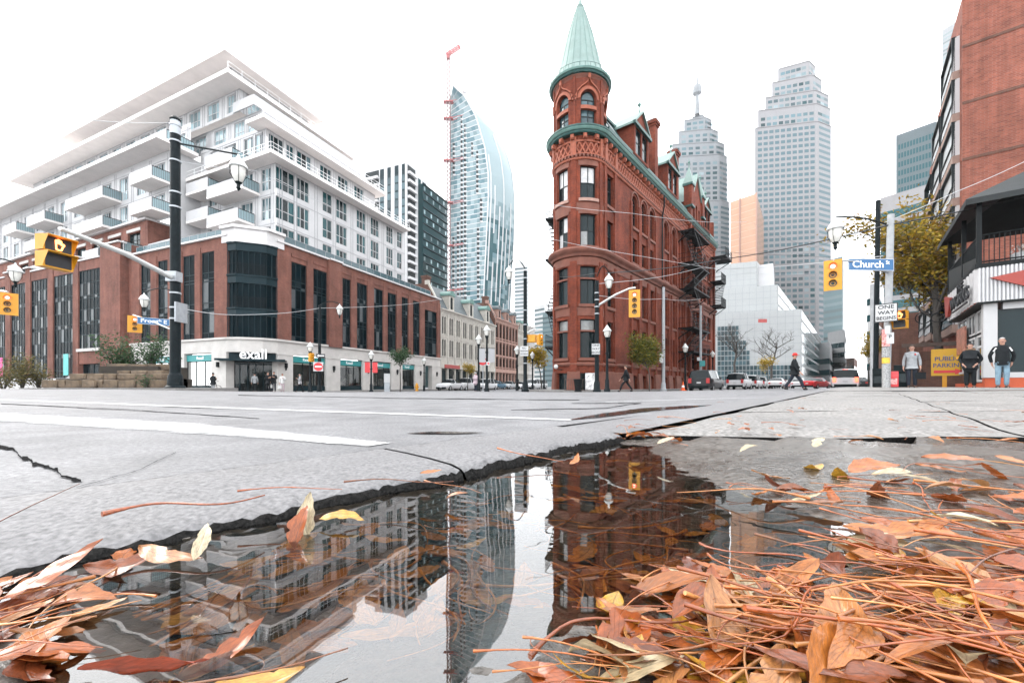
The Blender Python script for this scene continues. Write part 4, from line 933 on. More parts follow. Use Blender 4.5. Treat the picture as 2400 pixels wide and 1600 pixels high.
# ---- white storeys
SK = lambda y: .035*y
def smp(x, y, z): return (x+SK(y), y, z)
def umpx(y0): return lambda u, v, z: (u+SK(y0), y0+v, z)
def umpy(x0): return lambda u, v, z: (x0+SK(u)+v, u, z)
def facade(ax, pos, a, b, z0, z1, wl, rows, fh, nxs=3, gm=('glass_condo',), joints=True):
    """white wall with rows of windows: wl = [(a,b)] along it"""
    mp = umpx(pos) if ax == 'x' else umpy(pos); O = []
    for r in range(rows):
        for w in wl: O.append((w[0], w[1], z0+r*fh+.28, z0+r*fh+fh-.42))
    mb = MB(mp); mb.wall(a, b, z0, z1, O, 0, .16); wlx = mb.obj('white_wall', 'white_panel', blk)
    for k, o in enumerate(O):
        w = o[1]-o[0]; n = nxs if w > 1.3 else 2
        if ax == 'x': window(blk, o[0], o[1], o[2], o[3], .06, nx=n, zs=(.42,), fm='white_panel', gm=list(gm), t=.06, loc=mp(o[0], .06, o[2]), rzz=0, one=n < 2)
        else: window(blk, o[0], o[1], o[2], o[3], .06, nx=n, zs=(.42,), fm='white_panel', gm=list(gm), t=.06, loc=mp(o[1], .06, o[2]), rzz=-PI/2)
    if joints:
        for r in range(rows+1):
            z = z0+r*fh; mb = MB(mp)
            if r: mb.box(a, b, -.025, .01, z-.26, z-.2); mb.obj('panel_joint', 'white_line', blk); mb = MB(mp)
        gaps = sorted(wl); xs_ = [a+.5]+[(p[1]+q[0])/2 for p, q in zip(gaps, gaps[1:])]
        for x in xs_:
            for e in (-.16, .16):
                mb = MB(mp); mb.box(x+e-.025, x+e+.025, -.03, .01, z0, z1-.3); mb.obj('panel_joint', 'white_line', blk)
    return wlx
def eave(pts, z, th=.32, rail=None):
    mb = MB(smp); mb.prism(pts, z-th, z); e = mb.obj('eave_slab', 'soffit', blk)
    if rail:
        for (a, b) in rail:
            L = math.hypot(b[0]-a[0], b[1]-a[1]); n = max(2, int(L/1.3)); mb = MB(smp)
            for h in (.35, .72): mb.tube([(a[0],a[1],z+h),(b[0],b[1],z+h)], .022, 5)
            for k in range(n+1): x, y = a[0]+(b[0]-a[0])*k/n, a[1]+(b[1]-a[1])*k/n; mb.tube([(x,y,z),(x,y,z+.72)], .022, 5)
            mb.obj('eave_rail', 'white_paint', e)
    return e
zA, zBs, zM, zC, zD = 21.9, 25.6, 28.1, 30.7, 33.1
YW = UY(360, .6)-.5
# storeys 5-7 right
cols = [(645,689),(693,723),(755,777),(787,812),(835,856),(868,887),(905,920),(930,941)]
cols = [(U(a, 2.2), U(b, 2.2)) for a, b in cols]; x2 = U(948, 2.2)
cols = [(a, min(b, x2-.3)) for a, b in cols if a < x2-.6]
facade('x', 2.2, 4.2, x2, zP, zA, cols, 3, 2.87, 3, ('glass_teal','glass_dark','glass_teal'))
mb = MB(smp); mb.box(x2-.01, x2, 2.2, 12, zP, zA); mb.obj('white_wall', 'white_panel', blk)
wl = [(2.9,4.3),(5.6,7.4),(8.6,10.4),(11.4,12.8)]
facade('y', 4.15, 2.2, YW, zP, zA, wl, 3, 2.87, 3, ('glass_condo','glass_pale','glass_condo'))
eave([(2.7,.9),(23.7,.9),(23.7,6),(6,6),(6,YW),(2.7,YW)], zA+.12, .34, [((2.8,1.0),(23.6,1.0)),((2.8,1.0),(2.8,YW))])
# penthouse 1
colb = [(4.4,6.0),(6.3,7.2),(7.6,9.4),(10.6,12.2),(13.2,14.8),(15.8,17.4)]
facade('x', 3.5, 4.2, 19.5, zA+.1, zBs, [(a, b) for a, b in colb], 1, 3.5, 3, ('glass_teal','glass_dark','glass_condo'))
facade('y', 4.15, 3.5, YW, zA+.1, zBs, [(4.0,5.2),(5.5,7.0),(8.2,10.2),(11.0,12.6)], 1, 3.5, 3, ('glass_pale','glass_condo'))
eave([(2.9,2.2),(20.3,2.2),(20.3,9),(8,9),(8,4.8),(2.9,4.8)], zBs+.12, .34, [((3.0,2.3),(20.2,2.3))])
# storeys between B and C
facade('x', 5.2, 4.9, 19, zBs+.1, zM, [(5.3,6.6),(8,9.6),(11,12.6),(14,15.6)], 1, 2.5, 3, ('glass_pale','glass_condo'))
facade('y', 4.85, 5.2, 26, zBs+.1, zM, [(6,7.4),(8,9.6),(11,13),(14.5,16.5),(18,20),(21.5,23.5)], 1, 2.5, 3, ('glass_pale',))
facade('x', 7.6, 4.2, 17.5, zM, zC, [(5.0,6.4),(8,9.6),(11,12.6),(14,15.6)], 1, 2.5, 3, ('glass_pale',))
facade('y', 4.15, 7.6, YE-6, zM, zC, [(8.2,9.6)]+[(11+3.3*k, 13+3.3*k) for k in range(13)], 1, 2.5, 3, ('glass_pale',))
mb = MB(smp); mb.box(4.0, 18, 5.2, 5.32, zM, zM+1.0); mb.obj('balcony_parapet', 'white_panel', blk)
mb = MB(smp); mb.box(4.0, 4.12, 5.32, 8.5, zM, zM+1.0); mb.obj('balcony_parapet', 'white_panel', blk)
eave([(2.2,6.4),(18.9,6.4),(18.9,12),(8,12),(8,YE-4),(2.2,YE-4)], zC+.1, .4, [((2.3,6.5),(18.8,6.5))])
facade('x', 8.6, 4.0, 13.2, zC+.1, zD-.3, [], 1, 2.1, 3); facade('y', 3.95, 8.6, YE-22, zC+.1, zD-.3, [], 1, 2.1, 3)
eave([(2.3,7.0),(14.3,7.0),(14.3,14),(9,14),(9,YE-20),(2.3,YE-20)], zD, .3)
# left wing
xw = 1.4
yw = [YW+.6+3.6*k for k in range(14)]
facade('y', xw, YW, YE, 17.4, 24.4, [(y+.6, y+2.4) for y in yw if y+2.5 < YE], 2, 3.2, 4, ('glass_condo','glass_pale','glass_pale'))
mb = MB(smp); mb.box(xw, 6, YW-.02, YW, zP, 24.4); mb.obj('white_wall', 'white_panel', blk)
facade('y', 3.2, YW, YE, 24.6, zM+.1, [(y+.4, y+2.8) for y in yw if y+2.9 < YE], 1, 3.2, 4, ('glass_pale',))
eave([(-.4,YW-1.0),(3.4,YW-1.0),(3.4,YE),(-.4,YE)], 24.75, .36)
# second brick tier over the far left podium
y2 = UY(338, .9); mb = MB(umpy(.6)); t2 = [(y2+1.4+3.9*k, y2+3.9+3.9*k) for k in range(9) if y2+4+3.9*k < YE]
mb.wall(y2, YE, 13.4, 17.35, [(a, b, 13.7, 16.4) for a, b in t2], 0, .3); mb.face([(y2,0,13.4),(y2,4,13.4),(y2,4,17.35),(y2,0,17.35)]); mb.obj('wall', 'brick_podium', blk)
for a, b in t2: window(blk, a, b, 13.7, 16.4, 0, nx=4, zs=(.75,), fm='dark_frame', gm=['glass_dark','glass_condo'], t=.06, loc=umpy(.6)(b,.2,13.7), rzz=-PI/2)
mb = MB(smp); mb.box(.3, 4, y2-.1, YE, 17.35, 17.55); mb.obj('coping', 'white_concrete', blk)
for a, b in t2: mb = MB(umpy(.6)); mb.box(a-.1, b+.1, -.08, .02, 16.5, 16.8); mb.obj('lintel', 'limestone', blk)
# balconies
def balcony(ya, yb, z, xf, out=1.7, front='white_panel', h=1.0):
    mb = MB(smp); mb.box(xf-out, xf+.02, ya, yb, z-.22, z); b = mb.obj('balcony_slab', 'soffit', blk)
    mb = MB(smp); mb.box(xf-out, xf-out+.08, ya, yb, z+.002, z+h); mb.obj('balcony_front', front, b)
    for y in (ya, yb-.05):
        mb = MB(smp)
        for k in range(11): x = xf-out+.1+(out-.12)*k/10; mb.box(x, x+.02, y, y+.05, z, z+h)
        mb.box(xf-out+.08, xf, y-.005, y+.055, z+h-.05, z+h); mb.obj('balcony_side_rail', 'black_iron', b)
        mb = MB(smp); mb.face([(xf-out+.1,y+.02,z+.05),(xf,y+.02,z+.05),(xf,y+.02,z+h-.08),(xf-out+.1,y+.02,z+h-.08)]); mb.obj('balcony_glass', 'glass_pale', b)
for px0, px1, xf, z in ((470,545,4.15,22.3),(475,572,4.15,19.2),(475,560,4.15,16.3)): a, b = UY(px1-8, xf-1.7), UY(px0, xf-1.7); balcony(max(a, 2.4), b, z, xf)
for px0, px1, z in ((270,350,24.9),(285,340,21.0),(285,340,17.9),(120,215,20.9),(140,215,17.7),(20,66,20.7),(15,66,17.6),(-40,-8,20.7)):
    a, b = UY(px1, xw-1.7), UY(px0, xw-1.7); balcony(a, b, z, xw if z < 24 else 3.2, 1.7 if z < 24 else 2.6)
for px0, px1 in ((215,270),(165,205),(90,125),(30,60)):
    a, b = UY(px1, -1.0), UY(px0, -1.0); balcony(a, b, 13.85, .6, 1.6)
balcony(y2-4.5, y2-.3, 13.75, 2.0, 1.5); balcony(YW-4.2, YW-.5, 17.3, 4.15, 1.7); balcony(YW-4.2, YW-.5, 20.2, 4.15, 1.7)
# terrace railing along the podium
for a, b in (((CHF+1,.35),(XE-2,.35)), ((.35,CHF+1),(.35,y1))):
    L = math.hypot(b[0]-a[0], b[1]-a[1]); n = int(L/1.2); mb = MB()
    for k in range(n+1): x, y = a[0]+(b[0]-a[0])*k/n, a[1]+(b[1]-a[1])*k/n; mb.tube([(x,y,zP+.1),(x,y,zP+.95)], .02, 5)
    for h in (.15,.93): mb.tube([(*a,zP+h),(*b,zP+h)], .02, 5)
    r = mb.obj('terrace_rail', 'white_line', blk)
    mb = MB(); mb.face([(*a,zP+.2),(*b,zP+.2),(*b,zP+.9),(*a,zP+.9)]); mb.obj('rail_glass', 'glass_condo', r)
mb = MB(); mb.box(-.01, 0, 0, 0, 0, 0) if 0 else None
# banners on the far left wall
mat('banner_pink', (.62,.05,.22), .6, var=.1); mat('banner_teal', (.10,.42,.40), .6, var=.1)
for px, m in ((6,'banner_pink'),(160,'banner_teal')):
    y = UY(px, XL-.4); mb = MB(); mb.box(XL-.42, XL-.38, y, y+1.0, 1.4, 3.7); mb.obj('banner', m, blk)
# ---------------------------------------------------------------- old terraces further down the left street
def row_building(name, label, px0, px1, zc, floors, nb, wm, ptop, gm='glass_dark', arch=0, mans=None, dorm=0, shopm='dark_frame', dorm_m='copper_mid', pairs=False, dep=14, trim=None):
    x0, x1 = U(px0), U(px1); b = thing(name, label, 'building', tuple(FR.w(x0, 0)), rzF); L = x1-x0; trim = trim or wm
    O = []; bw = L/nb
    for z0, z1 in floors:
        for k in range(nb):
            a = k*bw+bw*.22; e = (k+1)*bw-bw*.22
            if pairs: m = (a+e)/2; O += [(a, m-.06, z0, z1, arch), (m+.06, e, z0, z1, arch)] if arch else [(a, m-.06, z0, z1), (m+.06, e, z0, z1)]
            else: O.append((a, e, z0, z1, arch) if arch else (a, e, z0, z1))
    mb = MB(); mb.wall(0, L, 3.7, zc, O, 0, .3); mb.face([(0,0,3.7),(0,0,zc),(0,dep,zc),(0,dep,3.7)]); mb.face([(L,0,-.5),(L,dep,-.5),(L,dep,zc),(L,0,zc)]); mb.face([(0,0,zc),(L,0,zc),(L,dep,zc),(0,dep,zc)])
    mb.obj('wall', wm, b)
    for o in O:
        window(b, o[0], o[1], o[2], o[3], .2, zs=(.5,), rise=arch, gm=gm, t=.05, one=True)
        mb = MB(); mb.box(o[0]-.08, o[1]+.08, -.08, .05, o[2]-.16, o[2]-.01); mb.obj('sill', trim, b)
    for k in range(nb+1):
        x = min(k*bw, L-.02); mb = MB(); mb.box(x-.14 if k else 0, x+.14 if k < nb else L, -.10, .02, 3.7, zc-.5); mb.obj('pilaster', trim, b)
    for z0, z1 in floors: mb = MB(); mb.box(0, L, -.07, .02, z1+.25, z1+.5); mb.obj('string_course', trim, b)
    mb = MB(); mb.prof([0, L], [(.02,zc-.5),(-.12,zc-.48),(-.2,zc-.2),(-.4,zc-.1),(-.42,zc+.08),(.1,zc+.12)]); mb.obj('cornice', trim, b)
    mb = MB(); mb.box(0, L, -.12, .1, 3.0, 3.7); mb.obj('shop_fascia', trim, b)
    mb = MB(); mb.box(0, L, .5, .6, -.5, 3.0); mb.obj('shopfront', shopm, b)
    for k in range(nb+1): x = min(max(k*bw-.15, 0), L-.3); mb = MB(); mb.box(x, x+.3, -.05, .5, -.5, 3.0); mb.obj('shop_pier', trim, b)
    for k in range(nb): mb = MB(); mb.face([(k*bw+.16,.3,.2),((k+1)*bw-.16,.3,.2),((k+1)*bw-.16,.3,2.7),(k*bw+.16,.3,2.7)]); mb.obj('shop_pane', 'glass_dark', b)
    if mans:
        zt, back = mans
        mb = MB(); mb.face([(0,.1,zc+.1),(L,.1,zc+.1),(L,back,zt),(0,back,zt)]); mb.face([(0,back,zt),(L,back,zt),(L,dep,zt),(0,dep,zt)]); mb.face([(L,.1,zc),(L,dep,zc),(L,dep,zt),(L,back,zt)])
        mb.obj('mansard_roof', 'slate_dark', b)
        mb = MB(); mb.slab([(0,0)]*3, 0, 0) if 0 else None
        mb.face([(-.02,.1,zc),(-.02,back,zt+.2),(-.02,dep,zt+.2),(-.02,dep,zc)]); mb.obj('gable_wall', 'brick_brown', b)
        mb = MB()
        mb.box(-.15, .15, .0, .2, zc, zc+.7); mb.face([(-.15,.0,zc+.5),(.2,.0,zc+.5),(.2,back-.1,zt+.35),(-.15,back-.1,zt+.35)]); mb.face([(-.15,0,zc+.3),(-.15,0,zc+.5),(-.15,back-.1,zt+.35),(-.15,back,zt)]); mb.box(-.15,.2,back-.2,back+.5,zt,zt+.6); mb.obj('gable_coping', trim, b)
        mb = MB(); mb.box(.6, 1.6, back+.6, back+1.6, zt, zt+1.3); mb.box(.5, 1.7, back+.5, back+1.7, zt+1.3, zt+1.6); mb.obj('chimney', 'brick_brown', b)
        for k in range(dorm):
            c = L*(k+.5)/dorm; w = min(1.5, L/dorm*.5); h = (zt-zc)*.62
            mb = MB(); mb.wall(c-w/2, c+w/2, zc+.15, zc+.15+h, [(c-w*.28, c+w*.28, zc+.4, zc+h-.1, .25)], -.05, .15); mb.face([(c-w/2,-.05,zc+.15),(c-w/2,-.05,zc+.15+h),(c-w/2,back,zc+.15+h),(c-w/2,back,zc+.15)]); mb.face([(c+w/2,-.05,zc+.15),(c+w/2,back,zc+.15),(c+w/2,back,zc+.15+h),(c+w/2,-.05,zc+.15+h)])
            d = mb.obj('dormer', trim, b)
            mb = MB(); mb.box(c-w*.3, c+w*.3, .08, .1, zc+.3, zc+h); mb.obj('pane', 'glass_dark', d)
            mb = MB(); N = 8; A = [(c-w*.62*math.cos(PI*q/N), zc+.1+h+w*.55*math.sin(PI*q/N)) for q in range(N+1)]
            mb.slab(A[::-1], -.2, back+.6); mb.obj('dormer_roof', dorm_m, d)
    return b
mat('slate_dark', (.07,.085,.09), .6, var=.25, scale=2)
b = row_building('cream_terrace', 'cream stone terrace with dark mansard roof and green domed dormers', 1032, 1160, 12.0, [(8.3,11.0),(4.9,7.5)], 9, 'cream_stone', 0, arch=.28, mans=(15.9,2.2), dorm=3, pairs=True)
mat('sign_red', (.30,.05,.045), .6, var=.1); mat('board_black', (.02,.022,.02), .5, var=0)
mb = MB(); mb.box(1.0, 5.6, -.22, -.12, 3.05, 3.6); mb.obj('shop_sign', 'sign_red', b)
mb = MB(); mb.lathe([(0,-.05),(.5,-.05),(.55,0),(.5,.05),(0,.05)], n=20); o = mb.obj('hanging_sign', 'board_black', b, (2.2,-.7,2.3)); o.rotation_euler = (PI/2, 0, PI/2); o.scale = (.7,1,1)
b = row_building('brown_terrace', 'brown brick warehouse with tall arched windows and dark round dormers', 1160.5, 1213, 13.6, [(9.9,12.6),(6.5,8.9),(4.1,5.9)], 7, 'brick_brown', 0, arch=.4, mans=(16.6,1.6), dorm=3, dorm_m='slate_dark', trim='sandstone_pale')
row_building('grey_terrace', 'grey stone terrace beyond the brown warehouse', 1213.5, 1238, 12.6, [(8.6,11.2),(5.0,7.4)], 8, 'cream_stone', 0, arch=.3, mans=(15.6,1.6), dorm=3)
row_building('far_terrace', 'pale distant terrace at the end of the left street', 1238.5, 1252, 14.5, [(10.6,13.2),(7.4,9.6),(4.4,6.4)], 8, 'limestone', 0)

# ---------------------------------------------------------------- towers
def Gd(px, D): return Vector((rx(px)*D, D, 0))
def edge_windows(parent, A, B, z0, z1, cols, fh, ww, wh, m='glass_condo', inset=.5, budget=None, off=.05, dark=0, skip=None):
    """windows (each a thin framed box) on the wall from A to B"""
    d = B-A; L = d.length; d.normalize(); n = Vector((d.y, -d.x, 0)); rz = math.atan2(d.y, d.x)
    rows = int((z1-z0)/fh); rest = MB()
    opt = [m]*5+(['tower_glass_b','tower_glass_b','tower_glass_d','tower_glass_a'] if m == 'tower_glass_c' else []); r7 = random.Random(int(z1*10)+cols)
    for m1 in set(opt):
        q = MB(); q.box(-ww/2, ww/2, 0, off*2, -wh/2, wh/2); _WC[('ew', ww, wh, m1)] = q.mesh('window', m1)
    for r in range(rows):
        z = z0+(r+.5)*fh
        for c in range(cols):
            if skip and skip(r, c): continue
            p = A+d*(inset+(L-2*inset)*(c+.5)/cols)+n*off
            if budget is not None and budget[0] <= 0:
                rest.V and None
                a = p-d*ww/2; b = p+d*ww/2; rest.face([(a.x,a.y,z-wh/2),(b.x,b.y,z-wh/2),(b.x,b.y,z+wh/2),(a.x,a.y,z+wh/2)]); continue
            if budget is not None: budget[0] -= 1
            link('window', _WC[('ew', ww, wh, r7.choice(opt))], parent, (p.x, p.y, z), rz)
    if rest.F: tag(rest.obj('window_field', m, parent), kind='stuff')
def tier(parent, pts, z0, z1, m, name='wall', bands=None):
    mb = MB(); mb.prism([(p.x, p.y) for p in pts], z0, z1); o = mb.obj(name, m, parent)
    return o
def zat(py, D): return CH+(HY-py)/F*D
def root(name, label, A, cat='tower'): return thing(name, label, cat, (0, 0, 0))
# striped apartment tower
D0 = 150; cr_ = Gd(952, D0); t = root('striped_tower', 'white concrete apartment tower with dark vertical window strips and a teal glass side', cr_)
fT = Fr(cr_, dF); H0 = zat(357, D0)
yl = fT.uy(856, 0); xr = fT.u(1001, 0)
def fw(x, y): return fT.w(x, y)
mb = MB(); mb.prism([tuple(fw(0,0))[:2], tuple(fw(xr,0))[:2], tuple(fw(xr,yl))[:2], tuple(fw(0,yl))[:2]], -.4, H0-2.5); mb.obj('wall', 'white_panel', t)
mb = MB(); mb.prism([tuple(fw(3,3))[:2], tuple(fw(xr-2,3))[:2], tuple(fw(xr-2,yl-2))[:2], tuple(fw(3,yl-2))[:2]], H0-2.5, H0+1.2); mb.obj('parapet', 'white_panel', t)
fh = 2.95; nfl = int((H0-4)/fh)
for px0, px1 in ((891,900),(908,916),(925,934),(942,949)):                 # window strips on the left face, a window per storey
    a, b = fT.uy(px1, 0), fT.uy(px0, 0)
    mb = MB(); P0, P1 = fw(-.08, b), fw(-.08, a); mb.prism([tuple(P0)[:2], tuple(P1)[:2], tuple(fw(.1,a))[:2], tuple(fw(.1,b))[:2]], 30, H0-4); mb.obj('window_strip', 'steel_teal', t)
    for k in range(10, nfl-1):
        z = 1+k*fh; mb = None; key = ('st', round(b-a,2))
        if key not in _WC: q = MB(); q.box(0, b-a, 0, .06, 0, fh*.8); _WC[key] = q.mesh('pane', 'glass_condo')
        link('pane', _WC[key], t, (fw(-.14, b).x, fw(-.14, b).y, z), rzF-PI/2)
for k in range(10, nfl):                                                      # balconies on the corner and at the far left
    z = 1+k*fh
    for (x0, x1, y0, y1, nm) in ((.8, 5.5, -1.0, .5, 'balcony'), (-1.0, .6, yl-6.5, yl, 'balcony')):
        q = [tuple(fw(x0,y0))[:2], tuple(fw(x1,y0))[:2], tuple(fw(x1,y1))[:2], tuple(fw(x0,y1))[:2]]
        mb = MB(); mb.prism(q, z, z+.9); mb.obj(nm, 'concrete_far', t)
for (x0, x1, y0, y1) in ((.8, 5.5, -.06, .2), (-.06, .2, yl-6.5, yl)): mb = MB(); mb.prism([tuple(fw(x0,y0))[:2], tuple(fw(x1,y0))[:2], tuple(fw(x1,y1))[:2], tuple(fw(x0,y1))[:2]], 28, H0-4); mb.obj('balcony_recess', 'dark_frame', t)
for px0, px1 in ((980,986),(990,998)):
    a, b = fT.u(px0, 0), fT.u(px1, 0); mb = MB(); mb.prism([tuple(fw(a,-.08))[:2], tuple(fw(b,-.08))[:2], tuple(fw(b,.1))[:2], tuple(fw(a,.1))[:2]], 30, H0-6); mb.obj('window_strip', 'glass_teal', t)
xg0, xg1 = fT.u(991, -2.0), fT.u(1048, -2.0); Hg = zat(430, fT.D(xg0, -2))
mb = MB(); mb.prism([tuple(fw(xr-3,2))[:2], tuple(fw(xg1-6,2))[:2], tuple(fw(xg1-6,yl-4))[:2], tuple(fw(xr-3,yl-4))[:2]], Hg, H0-6); mb.obj('wall', 'white_panel', t)
gl_ = thing('teal_glass_tower', 'teal glass apartment tower beside the striped white one', 'tower')
mb = MB(); mb.prism([tuple(fw(xg0,-2))[:2], tuple(fw(xg1,-2))[:2], tuple(fw(xg1,8))[:2], tuple(fw(xg0,8))[:2]], -.4, Hg); mb.obj('wall', 'glass_teal', gl_)
bud = [300]; edge_windows(gl_, fw(xg0,-2), fw(xg1,-2), Hg-fh*22, Hg, 11, fh, (xg1-xg0)/11*.55, 1.5, 'glass_pale', .4, bud, skip=lambda r, c: (r*7+c*5+r*c) % 3 != 0)
for k in range(22):
    z = Hg-k*fh; mb = MB(); mb.prism([tuple(fw(xg0-.1,-2.5))[:2], tuple(fw(xg1,-2.5))[:2], tuple(fw(xg1,-2))[:2], tuple(fw(xg0-.1,-2))[:2]], z-.3, z); mb.obj('floor_edge', 'steel_teal', gl_)
# curved glass tower
ct = thing('curved_glass_tower', 'tall pale glass tower with a roof sweeping up in a curve', 'tower')
RG = [(200,1061),(212,1074),(225,1089),(274,1115.6),(347,1136.6),(404.5,1144),(462,1144.5),(557,1140),(660,1135),(760,1131)]
RT = [(200,1063),(212,1078),(225,1094),(244,1115),(270,1143),(305,1173),(345,1189),(385,1199.7),(443,1205.5),(500,1205.5),(557.5,1203.6),(660,1198),(760,1193)]
def ip(T, y):
    if y <= T[0][0]: return T[0][1]
    for (a, b), (c, d) in zip(T, T[1:]):
        if a <= y <= c: return b+(d-b)*(y-a)/(c-a)
    return T[-1][1]
DA, DB, DC = 300, 288, 312; NF = 62
zrow = [zat(205, 290)*(1-k/NF) for k in range(NF+1)]
mb1, mb2 = MB(), MB(); r3 = random.Random(3); NC = 11
def lp(k, u):                                   # left face point
    z = zrow[k]; y = HY-(z-CH)/288*F; b = ip(RG, y); A = Gd(1056, DA); B = Gd(b, DB); p = A+(B-A)*u; return (p.x, p.y, z)
def rp(k, u):
    z = zrow[k]; y = HY-(z-CH)/300*F; b = ip(RG, HY-(z-CH)/288*F); c = max(ip(RT, y), b+.3); B = Gd(b, DB); C = Gd(c, DC); p = B+(C-B)*u; bul = Vector((1,-.6,0))*math.sin(PI*u)*1.5; p = p+bul*min(1, (c-b)/40); return (p.x, p.y, z)
mb1.mi = 0
for k in range(NF):
    wid = (ip(RG, HY-(zrow[k+1]-CH)/288*F)-1056); n = max(1, int(round(wid/8)))
    for c in range(n):
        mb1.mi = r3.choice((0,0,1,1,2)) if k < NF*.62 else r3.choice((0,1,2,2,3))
        mb1.face([lp(k+1,c/n), lp(k+1,(c+1)/n), lp(k,(c+1)/n), lp(k,c/n)])
    n = 10
    for c in range(n):
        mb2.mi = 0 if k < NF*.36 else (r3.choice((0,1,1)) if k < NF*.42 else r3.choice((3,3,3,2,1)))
        mb2.face([rp(k+1,c/n), rp(k+1,(c+1)/n), rp(k,(c+1)/n), rp(k,c/n)])
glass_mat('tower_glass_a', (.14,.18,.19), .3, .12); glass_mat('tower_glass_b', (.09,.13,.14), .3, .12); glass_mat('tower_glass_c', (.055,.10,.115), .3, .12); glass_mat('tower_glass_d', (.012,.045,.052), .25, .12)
TG = ['tower_glass_a','tower_glass_b','tower_glass_c','tower_glass_d']
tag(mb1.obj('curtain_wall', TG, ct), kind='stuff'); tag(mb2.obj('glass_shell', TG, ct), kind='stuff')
mb = MB(); a = Gd(1056, DA); b = Gd(1056, DA+25); c = Gd(1198, DC+14)
mb.face([(a.x,a.y,-.4),(a.x,a.y,zrow[0]),(b.x,b.y,zrow[0]),(b.x,b.y,-.4)])
for k in range(NF):
    p0, p1 = rp(k,1), rp(k+1,1); mb.face([p1, (b.x,b.y,p1[2]), (b.x,b.y,p0[2]), p0])
mb.obj('rear_wall', 'tower_glass_b', ct)
for k in range(1, NF):                           # slab edges
    mb = MB(); p, q = lp(k,0), lp(k,1); mb.face([(p[0],p[1]-.15,p[2]-.25),(q[0],q[1]-.15,q[2]-.25),(q[0],q[1]-.15,q[2]+.25),(p[0],p[1]-.15,p[2]+.25)]); mb.obj('floor_edge', 'concrete_far', ct)
cnt = 0
for px, ky, k1 in ((1065,10,17),(1084,5,46),(1092,7,46),(1109,11,14),(1120.5,13,22),(1129,23,28),(1122,29,44),(1064,30,50),(1075,27,50)):
    for k in range(ky, k1):
        z = zrow[k+1]; b = ip(RG, HY-(z-CH)/288*F); u = (px-1056)/max(b-1056, 1)
        if u > .97: continue
        p = lp(k+1, u)
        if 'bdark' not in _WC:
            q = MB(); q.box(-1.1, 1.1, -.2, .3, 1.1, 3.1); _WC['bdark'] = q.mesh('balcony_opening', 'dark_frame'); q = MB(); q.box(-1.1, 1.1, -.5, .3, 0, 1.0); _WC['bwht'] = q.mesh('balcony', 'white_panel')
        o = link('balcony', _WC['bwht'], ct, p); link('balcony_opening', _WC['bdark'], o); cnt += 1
for u, k0, k1 in ((.08,14,40),(.2,20,30),(.22,36,58),(.36,24,44),(.5,8,60),(.63,28,40),(.66,44,60),(.8,22,38),(.9,34,58)):
    mb = MB()
    for k in range(k0, k1): a, b = rp(k,u), rp(k+1,u); mb.face([(a[0]-.5,a[1]-.4,a[2]),(a[0]+.5,a[1]-.5,a[2]),(b[0]+.5,b[1]-.5,b[2]),(b[0]-.5,b[1]-.4,b[2])])
    mb.obj('fin', 'white_panel', ct)
mb = MB(); mb.tube([lp(k,1) for k in range(NF+1)], .45, 5); mb.obj('ridge_fin', 'concrete_far', ct)
mb = MB(); mb.tube([rp(k,1) for k in range(NF+1)], .5, 5); mb.obj('edge_fin', 'concrete_far', ct)
# tower crane standing against it
mat('crane_red', (.42,.09,.09), .6, var=.1); mat('crane_white', (.20,.13,.13), .6, var=.1)
def lattice(name, A, B, w, m, parent, nseg, thick=.12):
    A, B = Vector(A), Vector(B); d = (B-A).normalized(); a = d.cross(Vector((0,1,0.01))).normalized()*w/2; b = d.cross(a).normalized()*w/2; mb = MB()
    cn = [a+b, a-b, -a-b, -a+b]
    for c in cn: mb.tube([A+c, B+c], thick, 4)
    for k in range(nseg):
        p, q = A+(B-A)*k/nseg, A+(B-A)*(k+1)/nseg
        for i in range(4): mb.tube([p+cn[i], q+cn[(i+1) % 4]], thick*.6, 4)
    return mb.obj(name, m, parent)
crn = thing('tower_crane', 'pale tower crane rising beside the curved glass tower', 'crane', tuple(Gd(1051, 296)))
zt = zat(130, 296); X = 0
lattice('mast', (0,0,0), (0,0,zt*.86), 2.2, 'crane_white', crn, 70, .4); lattice('mast_top', (0,0,zt*.86), (0,0,zt), 2.2, 'crane_white', crn, 10, .4)
lattice('jib', (-1.5,0,zt), (9,-4,zt+3.2), 1.6, 'crane_red', crn, 5, .5)
mb = MB(); mb.box(-1.6,1.6,-1.2,1.2,zt-2.5,zt); mb.obj('cab', 'crane_red', crn)
mb = MB(); mb.tube([(0,0,zt),(2,0,zt+12)], .2, 4); mb.tube([(9,-4,zt+3),(2,0,zt+12)], .1, 4); mb.obj('apex', 'crane_white', crn)
for py in (239,278,376,475,575,680):
    z = zat(py, 296); mb = MB(); mb.box(-3.5, 3.5, -1.8, 1.8, z-.5, z); mb.tube([(2,-1.5,z-.3),(11,-3,z+.6)], .22, 4); mb.tube([(2,1.5,z-.3),(11,-1,z+.6)], .22, 4); mb.obj('tie_frame', 'crane_red', crn)
gn = thing('roof_mast', 'small lattice mast on the curved tower roof', 'mast', tuple(Gd(1090, 292)))
lattice('mast', (0,0,zat(228,292)), (0,0,zat(168,292)), 1.8, 'crane_white', gn, 9, .22)
mb = MB(); z = zat(215,292); mb.tube([(-4,0,z-2),(5,0,z+1.5)], .3, 4); mb.tube([(-3,0,z+1),(4,0,z-4)], .3, 4); mb.obj('stay', 'galvanised', gn)
